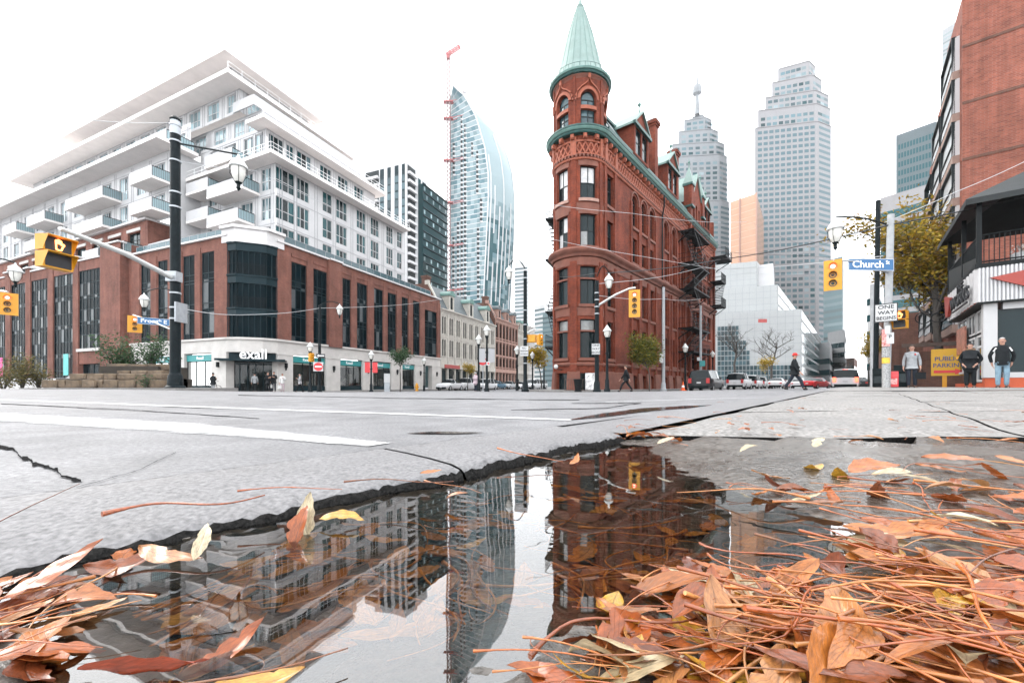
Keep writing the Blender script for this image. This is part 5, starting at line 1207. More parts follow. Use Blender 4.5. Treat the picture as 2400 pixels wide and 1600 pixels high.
# stepped granite tower on the right
mat('granite_pale', (.205,.20,.205), .8, var=.07, scale=.2); mat('granite_cool', (.19,.20,.21), .8, var=.07, scale=.2)
def stepped(name, label, tiers, pc, DL, DC_, DR, cols, mw, fh=4.1, back=30, m='granite_pale', budget=300, y_base=905):
    """tiers: (px_left, px_corner, px_right, py_top) from the bottom up"""
    t = thing(name, label, 'tower'); zb = -.4; bud = [budget]; rows = []
    for i, (pl, pcr, pr, py) in enumerate(tiers):
        A, B, C = Gd(pl, DL+i*1.5), Gd(pcr, DC_+i*1.5), Gd(pr, DR+i*1.5); zt = zat(py, DC_); E = C+Vector((rx(pr)*back*.8, back, 0)); Fp = A+Vector((rx(pl)*back, back, 0))
        k = (B-A).normalized()*1.2; k2 = (C-B).normalized()*1.0
        tier(t, [A, B-k, B+k2, C, E, Fp], zb, zt, m)
        mb = MB(); o = Vector((0,-.4,0)); mb.prism([tuple(p)[:2] for p in (A+o, B-k+o, B+k2+o, C+o, E, Fp)], zt-.02, zt+.5); mb.obj('ledge', m, t)
        rows.append((A, B, C, zb if i else max(8, 0), zt, pl, pcr, pr)); zb = zt
    for A, B, C, z0, z1, pl, pcr, pr in reversed(rows):
        n = max(2, int(round(cols*(pcr-pl)/(tiers[0][1]-tiers[0][0]))))
        edge_windows(t, A, B, z0+1, z1-.8, n, fh, mw, 2.2, 'tower_glass_c', 1.5, bud)
        edge_windows(t, B, C, z0+1, z1-.8, 3, fh, mw*1.6, 2.0, 'tower_glass_c', 1.2, bud)
    return t
stepped('stepped_granite_tower', 'tall pale granite office tower with stepped top and paired windows', [(1769,1917,1948,285),(1776,1915,1946,240),(1793,1912,1942,205),(1809,1905,1926,165),(1823,1896,1911,128)], 0, 300, 292, 298, 10, 2.7)
t = stepped('spired_tower', 'pale stepped office tower fading into haze with a thin spire', [(1568,1690,1709,470),(1570,1688,1704,360),(1575,1680,1698,328),(1590,1665,1683,295),(1603,1655,1668,265),(1622,1646,1652,255)], 0, 342, 338, 342, 7, 3.4, m='granite_cool')
P0 = Gd(1634, 345); mb = MB(); mb.lathe([(2.0,0),(1.5,12),(1.4,16),(3.4,17.5),(3.6,21),(3.0,24),(1.0,25),(.7,31),(0,38)], (P0.x, P0.y, zat(256,338)), 12); mb.obj('spire', 'granite_cool', t)
# gold glass block
t = thing('gold_glass_block', 'orange gold glass office block between the two pale towers', 'tower'); mat('gold_glass', (.34,.17,.09), .25, var=.08, scale=.1, spec=.8); mat('gold_line', (.38,.22,.14), .5, var=0)
A, B, C = Gd(1712, 262), Gd(1773, 250), Gd(1790, 290); zt = zat(462, 255); tier(t, [A, B, C, Gd(1735, 300)], -.4, zt, 'gold_glass')
d = B-A; L = d.length
for k in range(int(zt/3.9)): z = 2+k*3.9; mb = MB(); mb.face([(A.x,A.y-.1,z),(B.x,B.y-.1,z),(B.x,B.y-.1,z+.4),(A.x,A.y-.1,z+.4)]); mb.obj('floor_edge', 'gold_line', t)
for f in (.35, .37, .99): p = A+d*f; mb = MB(); mb.box(p.x-.25, p.x+.25, p.y-.6, p.y, 0, zt+.5); mb.obj('mullion', 'sandstone_pale', t)
# white office block with fine grid facade
wb = thing('white_grid_block', 'stepped white office block with a fine square grid facade', 'building'); mat('grid_white', (.31,.32,.32), .6, var=.04, scale=.3); mat('grid_line', (.22,.23,.235), .6, var=0)
nWd = Vector((.93,-.37,0)).normalized(); sd = dW.copy()
def gblock(pc, D, Lf, dep, ztop, z0=-.4):
    B = Gd(pc, D); A = B-nWd*Lf; C = B+sd*dep; E = A+sd*dep; tier(wb, [A, B, C, E], z0, ztop, 'grid_white'); return A, B, C
zt1 = zat(724, 95); A, B, C = gblock(1878, 95, 48, 75, zt1)
zt2 = zat(667, 103); A2, B2, C2 = gblock(1823, 103, 44, 60, zt2, zt1-.5)
zt3 = zat(612, 110); A3, B3, C3 = gblock(1774, 110, 42, 30, zt3, zt2-.5)
def grid_lines(A, B, z0, z1, step, w=.05):
    d = B-A; L = d.length; d.normalize(); n = Vector((d.y,-d.x,0))*.03
    k = 0
    while k*step < L:
        p = B-d*(k*step)+n; mb = MB(); q = p-d*w; mb.face([(q.x,q.y,z0),(p.x,p.y,z0),(p.x,p.y,z1),(q.x,q.y,z1)]); mb.obj('panel_joint', 'grid_line', wb); k += 1
    z = z1-step
    while z > z0: a, b = A+n, B+n; mb = MB(); mb.face([(a.x,a.y,z),(b.x,b.y,z),(b.x,b.y,z+w),(a.x,a.y,z+w)]); mb.obj('panel_joint', 'grid_line', wb); z -= step
grid_lines(A, B, 0, zt1, 1.55); grid_lines(A2, B2, zt1, zt2, 1.55); grid_lines(A3, B3, zt2, zt3, 1.55)
d = (B-A).normalized(); n = Vector((d.y,-d.x,0))
def grid_glass(P, Q, z0, z1, cols, rows, keep):
    L = (Q-P).length; dd = (Q-P).normalized(); cw, rh = L/cols, (z1-z0)/rows; key = ('gg', round(cw,2), round(rh,2))
    if key not in _WC: q = MB(); q.box(-cw*.41, cw*.41, -.05, .05, -rh*.41, rh*.41); _WC[key] = q.mesh('window', 'glass_condo')
    for c in range(cols):
        for r in range(rows):
            if keep(c, r): p = P+dd*cw*(c+.5)+n*.06; link('window', _WC[key], wb, (p.x, p.y, z0+rh*(r+.5)), math.atan2(dd.y, dd.x))
pA = B-d*((B.x-Gd(1688,100).x)/d.x*1.0)
grid_glass(pA, B-d*.3, .4, zat(760,98), 22, 12, lambda c, r: (r < 4 and c < 20) or (r < 7 and c < 9) or (r < 9 and c < 8) or (r < 12 and c < 6))
for kk, (B_, C_, z0, z1) in enumerate(((B, C, 0, zt1), (B2, C2, zt1, zt2))):
    rows = 7 if kk == 0 else 3; dd = C_-B_; nn = Vector((dd.y,-dd.x,0)).normalized()*.05
    for r in range(rows):
        za, zb_ = z0+(z1-z0)*(r+.12)/rows, z0+(z1-z0)*(r+.86)/rows; a, b = B_+nn+dd*.005, C_+nn; mb = MB(); mb.face([(a.x,a.y,za),(b.x,b.y,za),(b.x,b.y,zb_),(a.x,a.y,zb_)]); mb.obj('window_band', 'glass_teal', wb)
mb = MB(); p = Gd(1800, 108); mb.prism([tuple(Gd(1775,112))[:2], tuple(Gd(1812,110))[:2], tuple(Gd(1815,125))[:2], tuple(Gd(1778,127))[:2]], zt2-.4, zat(622,112)); mb.obj('plant_room', 'concrete_far', wb)
for px, py, D, w in ((1786,752,94.6,1.9),(1904,818,130,1.6)):
    p = Gd(px, D); mb = MB(); mb.box(p.x-w/2, p.x+w/2, p.y-.3, p.y-.1, zat(py,D)-.4, zat(py,D)+.4); mb.obj('red_sign', 'sign_red', wb)
# blocks closing the right street
def block(name, label, pts, py, m, bands=0, bm='glass_teal', cat='building', wcols=0, D=None, fh=3.8):
    t = thing(name, label, cat); P = [Gd(*q) for q in pts]; z = zat(py, pts[1][1]); tier(t, P, -.4, z, m)
    for i in range(2):
        A, B = P[i], P[i+1]
        if (B-A).length < .5: continue
        d = (B-A).normalized(); n = Vector((d.y,-d.x,0))*.06
        for k in range(int((z-4)/fh) if bands else 0):
            z0 = 4+k*fh; a, b = A+n, B+n; mb = MB(); mb.face([(a.x,a.y,z0),(b.x,b.y,z0),(b.x,b.y,z0+fh*bands),(a.x,a.y,z0+fh*bands)]); mb.obj('window_band', bm, t)
        if wcols: edge_windows(t, A, B, 4, z-1.5, wcols, fh, (B-A).length/wcols*.62, fh*.6, bm, .6, [120])
    return t
mat('tower_slate', (.055,.075,.085), .6, var=.1, scale=.3); mat('concrete_dark', (.12,.125,.13), .8, var=.1, scale=.4)
block('banded_glass_tower', 'pale blue banded glass tower down the right street', [(1930,240),(1975,230),(1980,260),(1940,270)], 600, 'tower_glass_b', .45, 'tower_glass_a', 'tower')
block('dark_office_slab', 'dark grey ribbed office slab at the end of the right street', [(1940,170),(1980,160),(1984,200),(1944,205)], 772, 'concrete_dark', .5, 'glass_dark')
block('low_office', 'low grey office block behind the stepped white block', [(1900,150),(1945,140),(1955,190),(1905,190)], 800, 'concrete_far', .5, 'glass_teal')
block('far_brick_block', 'far brown block closing the right street', [(1975,300),(2002,290),(2010,330),(1980,330)], 838, 'brick_brown', 0, wcols=4, D=300)
block('far_slab', 'distant hazy slab behind the old terraces', [(1206,420),(1236,415),(1240,450),(1206,450)], 612, 'concrete_far', .4, 'tower_glass_b', 'tower', D=420)
block('far_slab', 'distant hazy tower beyond the end of the left street', [(1252,360),(1276,350),(1280,400),(1252,400)], 712, 'concrete_far', .45, 'tower_glass_b', 'tower')
block('far_slab', 'distant glass tower just left of the flatiron building', [(1272,330),(1300,320),(1320,360),(1272,370)], 728, 'tower_glass_b', .4, 'tower_glass_c', 'tower')
# right-hand towers
block('dark_glass_tower', 'dark glass office tower standing behind the brick office building', [(2100,182),(2195,172),(2230,220),(2110,225)], 284, 'tower_slate', 0, 'tower_glass_d', 'tower', 12)
block('grey_office', 'grey concrete office building with dark strip windows beside the brick one', [(2064,124),(2180,115),(2190,150),(2075,150)], 430, 'granite_pale', .62, 'glass_teal')
block('pale_slab_tower', 'very pale tower fading into the sky at upper right', [(2208,420),(2275,400),(2300,440),(2215,450)], 30, 'granite_cool', .4, 'tower_glass_a', 'tower')
block('grey_corner_block', 'narrow grey corner building beside the street poles', [(2032,98),(2058,94),(2072,110),(2044,110)], 638, 'concrete_far', .4, 'glass_teal')
# ---------------------------------------------------------------- brick office building on the right
FO = Fr((27.2, 25.0), nW); rzW = FO.rz()
ofc = thing('brick_office_building', 'tall red brick office building with glass bays stepping down its street side', 'building', (27.2, 25.0, 0), rzW)
HO = 23.7
def omp(u, v, z): return (v, u, z)                 # street side: u along local y, v inwards
mb = MB(); mb.wall(0, 26, -.2, HO+2, (), 0); mb.obj('wall', 'brick_office', ofc)
cols_ = [(FO.uy(2233,-.3), FO.uy(2207,-.3)), (FO.uy(2203,-.3), FO.uy(2186,-.3)), (FO.uy(2182,-.3), FO.uy(2168,-.3)), (FO.uy(2165,-.3), FO.uy(2154,-.3))]
slit = [(.25, .5, 1.0+k*2.75, 3.0+k*2.75) for k in range(8)]
ya = 0
for i, (a, b) in enumerate(cols_):
    yb = b+.25; hh = HO-2.45*i; mb = MB(omp); mb.wall(ya, yb, -.2, hh, slit if i == 0 else (), 0, .3); mb.face([(yb,0,-.2),(yb,26,-.2),(yb,26,hh),(yb,0,hh)]); mb.face([(ya,0,hh),(yb,0,hh),(yb,26,hh),(ya,26,hh)]); mb.obj('wall', 'brick_office', ofc); ya = yb
for a, b, c, d in slit: window(ofc, a, b, c, d, .2, zs=(.3,), t=.03, ax='y')
mat('bay_glass', (.40,.42,.43), .25, var=.12, scale=.6, spec=.6)  # pale base colour stands in for bright sky reflected by the tilted panes
for k in range(6):
    mb = MB(); z = 3.6+k*3.4; mb.box(0, 26, -.03, .01, z, z+.16); mb.obj('soldier_course', 'brick_brown', ofc)
mat('bay_brick', (.24,.16,.13), .8, var=.15)
for ci, (a, b) in enumerate(cols_):
    for r in range(7-ci if ci else 7):
        zt = 21.9-ci*2.4-r*2.62; z0 = zt-2.62
        if z0 < .6: continue
        mb = MB(omp); mb.box(a, b, -.32, .05, z0, z0+.5); bay_ = mb.obj('bay_window', 'bay_brick', ofc)
        mb = MB(omp)
        mb.face([(a,-.32,z0+.5),(a,-.2,zt),(a,.02,zt),(a,.02,z0+.5)]); mb.face([(b,-.32,z0+.5),(b,.02,z0+.5),(b,.02,zt),(b,-.2,zt)]); mb.face([(a,-.2,zt),(b,-.2,zt),(b,.02,zt),(a,.02,zt)]); mb.obj('bay_cheek', 'concrete_far', bay_)
        for z1, z2 in ((z0+.55, z0+1.15), (z0+1.22, zt-.06)):
            f1, f2 = (z1-z0-.5)/2.12*.15, (z2-z0-.5)/2.12*.15
            mb = MB(omp); mb.face([(a+.06,-.34+f1,z1),(b-.06,-.34+f1,z1),(b-.06,-.34+f2,z2),(a+.06,-.34+f2,z2)]); mb.obj('pane', 'bay_glass' if (ci*3+r) % 7 < 6 and r < 5 else 'glass_dark', bay_)
        mb = MB(omp); mb.box(a, b, -.36, -.26, z0+1.14, z0+1.23); mb.box(a, a+.07, -.35, -.2, z0+.5, zt); mb.box(b-.07, b, -.35, -.2, z0+.5, zt); mb.box(a, b, -.36, -.14, zt-.07, zt+.02); mb.obj('bay_frame', 'dark_frame', bay_)
# lower brick house with a sloping gutter beside it
lo = thing('brick_annexe', 'low dark brick annexe with white window surrounds behind the autumn tree', 'building', tuple(Gd(2165, 46)), rzW)
mb = MB(); O = [(1.2+2.6*k, 2.4+2.6*k, z, z+1.9) for k in range(3) for z in (1.2, 4.6)]
mb.wall(-3.5, 9, -.2, 8.5, O, 0, .25); mb.face([(-3.5,0,-.2),(-3.5,0,8.5),(-3.5,12,8.5),(-3.5,12,-.2)]); mb.face([(-3.5,0,8.5),(9,0,8.5),(9,12,8.5),(-3.5,12,8.5)]); mb.obj('wall', 'brick_brown', lo)
for o in O:
    window(lo, *o, .15, nx=1, zs=(.5,), fm='white_paint', t=.08); mb = MB(); mb.box(o[0]-.2, o[1]+.2, -.08, .02, o[3]+.01, o[3]+.3); mb.obj('lintel', 'limestone', lo)
# ---------------------------------------------------------------- corner restaurant
FC = Fr((18.3, 16.0), nW)
rs = thing('corner_restaurant', 'single storey corner restaurant with corrugated white fascia and black roof terrace', 'restaurant', (18.3, 16.0, 0), rzW)
mat('corrugated', (.46,.46,.47), .45, var=.06); mat('sign_brick_red', (.26,.032,.02), .5, var=.08); mat('base_orange', (.40,.065,.018), .6, var=.12); mat('paint_grey', (.40,.41,.42), .6, var=.1); mat('awning_black', (.012,.015,.016), .8, var=.3, scale=2)
zs0 = .14; YL = 6.0
def rmp_(u, v, z): return (v, u, z)
mb = MB(); mb.box(-.02, 9, -.02, .4, zs0-.2, .55); mb.obj('base', 'base_orange', rs)
mb = MB(); mb.box(-.02, .4, .42, YL, zs0-.2, .35); mb.obj('base', 'base_orange', rs)
mb = MB(); mb.box(-.06, .30, -.06, .3, .55, 3.5); mb.obj('corner_pillar', 'white_panel', rs)
mb = MB(); mb.box(.45, 9, -.03, .3, .55, .75); mb.box(.45, 9, -.0, .3, 3.15, 3.5); mb.box(4.2, 4.45, -.03, .3, .55, 3.5); mb.obj('shop_frame', 'white_panel', rs)
for a, b in ((.32, 1.5), (1.56, 2.9), (2.96, 4.2), (4.45, 9)):
    mb = MB(); mb.face([(a,.12,.75),(b,.12,.75),(b,.12,3.15),(a,.12,3.15)]); mb.obj('pane', 'glass_dark', rs)
for x in (1.53, 2.93): mb = MB(); mb.box(x-.04, x+.04, .08, .18, .75, 3.15); mb.obj('mullion', 'dark_frame', rs)
mb = MB(); mb.box(1.3, 1.5, .14, .16, .8, 2.6); mb.obj('curtain', 'glass_condo', rs)
mb = MB(); mb.ball((1.45,.08,2.75), .06, 6); mb.obj('lamp', 'shop_bright', rs)
for a, b, nm in ((.5, 1.6, 'door'), (1.9, 3.3, 'window'), (3.5, 5.6, 'window')):
    window(rs, a, b, .4 if nm == 'door' else .8, 2.3, .02, nx=1 if nm == 'door' else 2, zs=(.75,), fm='white_panel', t=.09, ax='y', name=nm)
    window(rs, a, b, 2.4, 3.3, .02, nx=2, nz=1, fm='white_panel', t=.07, ax='y')
mb = MB(); mb.box(.3, .36, .4, YL, .3, 3.5); mb.obj('wall', 'dark_frame', rs)
mat('menu_board', (.30,.12,.08), .5, var=.6, scale=5); mat('yellow_paint', (.72,.36,.02), .5, var=.1)
mb = MB(); mb.box(-.12, -.06, 3.0, 4.9, 1.7, 2.9); mb.obj('menu_board', 'menu_board', rs)
mb = MB(); mb.box(-.14, -.05, 2.9, 4.9, 1.5, 1.62); mb.obj('menu_light', 'yellow_paint', rs)
# corrugated fascia
def corr(n, L, mp):
    mb = MB(mp); st = L/n
    for k in range(n):
        x = k*st; p = [(x,0),(x+st*.3,-.06),(x+st*.7,-.06),(x+st,0)]
        for (a, ya), (b, yb) in zip(p, p[1:]): mb.face([(a,ya-.25,3.45),(b,yb-.25,3.45),(b,yb-.25,4.75),(a,ya-.25,4.75)])
    return mb.obj('fascia', 'corrugated', rs)
f1 = corr(90, 9.2, lambda u, v, z: (u-.25, v, z)); f2 = corr(10, YL+.2, lambda u, v, z: (v, u-.25, z))
mb = MB(); mb.prism([(-.25,-.25),(9,-.25),(9,YL),(-.25,YL)], 3.4, 3.45); mb.obj('fascia_soffit', 'dark_frame', rs)
mb = MB(); mb.slab([(.05,4.32),(1.75,4.62),(1.7,4.5),(2.3,4.1),(2.1,3.72),(1.42,3.62)], -.42, -.32); mb.obj('emblem', 'sign_brick_red', f1)
mb = MB(); mb.slab([(2.2,4.35),(2.75,4.68),(3.9,4.68),(3.3,3.62),(2.7,3.62)], -.42, -.32); mb.obj('emblem', 'sign_brick_red', f1)
mb = MB(lambda u, v, z: (v, u, z)); mb.slab([(4.3,4.4),(5.9,4.7),(5.5,3.6),(4.9,3.6)], -.42, -.32); mb.obj('emblem', 'sign_brick_red', f2)
lettering('THE', .5, 'black_letter', f2, (-.42, 1.9, 4.4), -PI/2, .03, 1.5, .01); lettering('WORKS', .72, 'black_letter', f2, (-.42, 2.1, 3.95), -PI/2, .03, 1.55, .015)
mb = MB(); mb.box(-.44, -.38, .5, 3.7, 3.58, 3.63); mb.obj('underline', 'black_letter', f2)
# roof terrace
mb = MB(); mb.box(-.3, 9, -.3, YL, 4.75, 4.92); mb.obj('deck', 'black_iron', rs)
def railing(A, B, z, h, nm='terrace_railing', step=.13):
    L = math.hypot(B[0]-A[0], B[1]-A[1]); n = int(L/step); mb = MB()
    for k in range(n+1): x, y = A[0]+(B[0]-A[0])*k/n, A[1]+(B[1]-A[1])*k/n; mb.box(x-.012, x+.012, y-.012, y+.012, z, z+h)
    for hh in (.08, h): mb.tube([(*A, z+hh), (*B, z+hh)], .03, 5)
    mb.obj(nm, 'black_iron', rs)
railing((-.2,-.2), (9,-.2), 4.92, 1.1); railing((-.2,-.2), (-.2,YL), 4.92, 1.1)
for x, y in ((-.2,-.2), (-.2,2.6), (-.2,YL), (3.4,-.2), (8,-.2)): mb = MB(); mb.box(x-.07, x+.07, y-.07, y+.07, 4.9, 7.45 if y > 0 or x > 0 else 7.6); mb.obj('awning_post', 'black_iron', rs)
mb = MB(); mb.face([(-.25,-.15,4.9),(-.25,YL,4.9),(-.25,YL,6.0),(-.25,-.15,5.2)]); mb.obj('windbreak', 'awning_black', rs)
E_ = [(-.6,-.6,7.4),(9,-.6,7.4),(9,YL+.4,7.4),(-.6,YL+.4,7.4)]; A_ = [(2.4,2.4,9.4),(9,2.4,9.4)]
mb = MB(); mb.face([E_[0],E_[1],A_[1],A_[0]]); mb.face([E_[3],E_[0],A_[0]]); mb.face([E_[2],E_[3],A_[0],A_[1]])
for p, q in zip(E_[:2], E_[1:]): mb.face([p, q, (q[0],q[1],q[2]-.22), (p[0],p[1],p[2]-.22)])
mb.face([E_[3], E_[0], (*E_[0][:2],7.18), (*E_[3][:2],7.18)]); mb.obj('awning', 'awning_black', rs)
for k in range(9): x = -.3+k*1.05; mb = MB(); mb.tube([(x,-.58,7.36),(x+.0 if x > 2.4 else 2.4,2.38,9.36)], .035, 5); mb.obj('awning_rib', 'galvanised' if k % 3 == 1 else 'black_iron', rs)
mb = MB(); mb.lathe([(.12,0),(.3,.05),(.34,.3),(.3,.32)], (1.0,.3,4.92), 12); mb.obj('planter', 'paint_grey', rs)
pl = MB(); rr_ = random.Random(4)
for k in range(90): a = rr_.uniform(0,6.28); r = rr_.uniform(0,.3); c = Vector((1+r*math.cos(a), .3+r*math.sin(a), 5.25+rr_.uniform(0,.3))); q = Vector((rr_.uniform(-1,1),rr_.uniform(-1,1),rr_.uniform(-1,1)))*.07; p = Vector((rr_.uniform(-1,1),rr_.uniform(-1,1),rr_.uniform(-1,1)))*.06; pl.face([c-q,c+p,c+q])
mat('pale_flower', (.45,.42,.40), .7, var=.3); pl.obj('planter_flowers', 'pale_flower', rs)
# ornate bracket on its left edge
mb = MB()
for c, r in (((-.9,YL,4.3),.42),((-1.15,YL,3.75),.3),((-.65,YL,3.7),.22)): mb.tube([(c[0]+r*math.cos(t*.5), c[1], c[2]+r*math.sin(t*.5)) for t in range(13)], .025, 5)
mb.obj('scroll_bracket', 'black_iron', rs)
# low wall and fence of the parking entrance
pk = thing('entrance_portal', 'dark rusted portal frame at the parking entrance behind the sign', 'portal', tuple(Gd(2158, 24)), rzW)
mat('rust', (.07,.045,.035), .8, var=.4, scale=3)
mb = MB(); mb.box(-.6,-.35,-.1,.1,0,2.5); mb.obj('post', 'rust', pk); mb = MB(); mb.box(1.9,2.15,-.1,.1,0,2.6); mb.obj('post', 'rust', pk); mb = MB(); mb.box(-.8,2.4,-.15,.15,2.5,2.72); mb.obj('lintel', 'rust', pk)
mb = MB(); mb.box(-.35,1.9,1.0,1.1,0,2.3); mb.obj('backing', 'brick_brown', pk)
# ---------------------------------------------------------------- street furniture
def face_cam(p): return math.atan2(-p[0], p[1])
mat('signal_yellow', (.55,.245,.006), .45, var=.06, scale=6); mat('lens_red_on', (1,.10,.04), .4, var=0, emit=.5); mat('lens_core', (1,.5,.38), .4, var=0, emit=1.2)
mat('lens_amber', (.05,.022,.008), .3, var=0); mat('lens_green', (.012,.03,.028), .3, var=0); mat('hand_orange', (1,.32,.08), .4, var=0, emit=1.6)
mat('sign_blue', (.02,.11,.26), .4, var=.05); mat('sign_white', (.48,.48,.48), .45, var=.07, scale=4); mat('sign_yellow', (.52,.29,.012), .5, var=.06); mat('sign_stop', (.55,.03,.035), .45, var=.05); mat('letter_navy', (.03,.05,.16), .5, var=0)
mat('lamp_white', (.50,.51,.50), .4, var=.05); mat('pole_dark', (.007,.011,.013), .5, var=.3, scale=5, bump=.1, bscale=15, spec=.1); mat('pole_concrete', (.30,.31,.32), .75, var=.15, scale=4, bump=.15)
def lantern(parent, loc, s=1.0, standing=False):
    """acorn street lantern, hanging or standing"""
    o = link('lantern', None, parent, loc)
    mb = MB()
    if standing: mb.lathe([(.02*s,1.02*s),(.05*s,.98*s),(.10*s,.90*s),(.30*s,.62*s),(.31*s,.58*s),(.26*s,.56*s)], n=16)
    else: mb.lathe([(.03*s,0),(.06*s,-.12*s),(.10*s,-.16*s),(.20*s,-.26*s),(.31*s,-.46*s),(.31*s,-.50*s),(.24*s,-.52*s)], n=16)
    mb.obj('lamp_hood', 'lamp_white', o, smooth=40)
    mb = MB()
    if standing: mb.lathe([(.24*s,.56*s),(.22*s,.35*s),(.14*s,.16*s),(.1*s,.12*s)], n=14)
    else: mb.lathe([(.24*s,-.52*s),(.22*s,-.75*s),(.15*s,-.98*s),(.08*s,-1.05*s)], n=14)
    mb.obj('lamp_globe', 'lamp_glass', o, smooth=40)
    mb = MB()
    if standing: mb.lathe([(.14*s,.16*s),(.16*s,.1*s),(.10*s,.0),(.08*s,-.15*s)], n=12)
    else: mb.lathe([(.10*s,-1.02*s),(.12*s,-1.06*s),(.06*s,-1.12*s),(.06*s,-1.2*s),(.08*s,-1.26*s),(0,-1.38*s)], n=10)
    mb.obj('lamp_base', 'black_metal', o)
    mb = MB()
    for k in range(4):
        a = k*PI/2+.6; c, q = math.cos(a)*.27*s, math.sin(a)*.27*s
        zz = (.56*s, .1*s) if standing else (-.5*s, -1.04*s); mb.tube([(c,q,zz[0]),(c,q,(zz[0]+zz[1])/2),(c*.4,q*.4,zz[1])], .012*s, 4)
    mb.obj('lamp_cage', 'black_metal', o)
    return o
def pole(name, label, px, D, py_top, r0, r1=None, m='pole_dark', zb=None, cat='pole', group=None, base=True, lean=0):
    p = Gd(px, D); zb = zg(p.x, p.y)+.1 if zb is None else zb; zt = zat(py_top, D)
    t = thing(name, label, cat, (p.x, p.y, zb), 0, group); r1 = r1 or r0*.8
    mb = MB(); mb.tube([(0,0,-.1),(lean*.5,0,(zt-zb)/2),(lean,0,zt-zb)], [r0, (r0+r1)/2, r1], 14); mb.obj('shaft', m, t, smooth=40)
    if base: mb = MB(); mb.lathe([(r0*1.9,-.1),(r0*1.9,.06),(r0*1.5,.12),(r0*1.35,.5),(r0*1.02,.62)], n=14); mb.obj('base', m, t, smooth=40)
    t['h'] = zt-zb; return t
def bands(t, zs, r, m='galvanised'):
    for z in zs: mb = MB(); mb.lathe([(r*.9,z-.035),(r*1.12,z-.03),(r*1.12,z+.03),(r*.9,z+.035)], n=14); mb.obj('band_clamp', m, t)
def lamp_arm(t, px, py, D, s=1.0, z0=None, sag=.25):
    """swan-neck arm from the pole to a lantern whose top is seen at px,py"""
    q = W(px, py, D)-Vector(t.location); z0 = q.z-.1 if z0 is None else z0
    mb = MB(); N = 12; mb.tube([(q.x*f, q.y*f, z0+(q.z-z0)*f+sag*math.sin(PI*f)*(1 if f < 1 else 0)) for f in [k/N for k in range(N+1)]], .035, 6); mb.obj('lamp_arm', 'black_metal', t)
    lantern(t, tuple(q), s)
def post_lamp(label, px, py_base, py_top, D, group='lantern posts', banners=None, s=.9):
    p = Gd(px, D); zb = zat(py_base, D); zt = zat(py_top, D)
    t = thing('lamp_post', label, 'lamp post', (p.x, p.y, zb), face_cam(p), group); h = zt-zb-1.0*s
    mb = MB(); mb.lathe([(.2,-.1),(.2,.12),(.14,.2),(.13,.7),(.09,.8),(.075,h*.6),(.06,h)], n=12); mb.obj('shaft', 'pole_dark', t, smooth=40)
    mb = MB(); mb.lathe([(.10,h*.72),(.12,h*.72+.05),(.10,h*.72+.1)], n=12); mb.obj('collar', 'pole_dark', t)
    lantern(t, (0,0,h), s, True)
    if banners:
        for sg in (-1, 1): mb = MB(); x0, x1 = sorted((sg*.1, sg*.55)); mb.box(x0, x1, -.015, .015, h*banners[1], h*banners[2]); mb.obj('banner', banners[0], t); mb = MB(); mb.tube([(0,0,h*banners[2]+.03),(sg*.6,0,h*banners[2]+.03)], .018, 5); mb.obj('banner_arm', 'pole_dark', t)
    return t
def signal(label, px, py0, py1, D, lamps=3, lit=0, w=.5, rz=None, group=None, turn=0):
    """traffic signal: yellow backboard, housing, a lens and visor for each lamp"""
    pt, pb = W(px, py0, D), W(px, py1, D); h = pt.z-pb.z; p = pb
    t = thing('traffic_signal', label, 'traffic light', tuple(pb), face_cam(p)+turn, group)
    mb = MB(); r = .03; mb.box(-w/2, w/2, 0, .03, 0, h); mb.obj('backboard', 'signal_yellow', t)
    mb = MB(); mb.box(-w*.36, w*.36, .03, .25, h*.05, h*.95); mb.obj('housing', 'signal_yellow', t)
    st = h*.84/lamps; rr = min(st*.38, w*.33)
    for k in range(lamps):
        z = h*.92-st*(k+.5)
        mb = MB(); mb.lathe([(0,.0),(rr*.6,-.015),(rr,.0)], n=16); ln = mb.obj('lens', 'lens_red_on' if k == lit else 'lens_amber' if k == 1 else 'lens_green', t, (0,-.012,z)); ln.rotation_euler = (-PI/2,0,0) if 0 else (PI/2,0,0)
        if k == lit: mb = MB(); mb.lathe([(0,-.0),(rr*.62,.004)], n=12); c = mb.obj('lens_core', 'lens_core', t, (0,-.03,z)); c.rotation_euler = (PI/2,0,0)
        mb = MB(); n = 14
        for q in range(n):
            a0, a1 = PI*(-.12)+PI*1.24*q/n, PI*(-.12)+PI*1.24*(q+1)/n; e = lambda a: .16 if .1*PI < a < .9*PI else .08
            mb.face([(rr*1.06*math.cos(a0),0,rr*1.06*math.sin(a0)),(rr*1.06*math.cos(a1),0,rr*1.06*math.sin(a1)),(rr*1.06*math.cos(a1),-e(a1),rr*1.06*math.sin(a1)),(rr*1.06*math.cos(a0),-e(a0),rr*1.06*math.sin(a0))])
        mb.obj('visor', 'signal_yellow' if lamps < 4 else 'black_metal', t, (0,0,z))
    return t
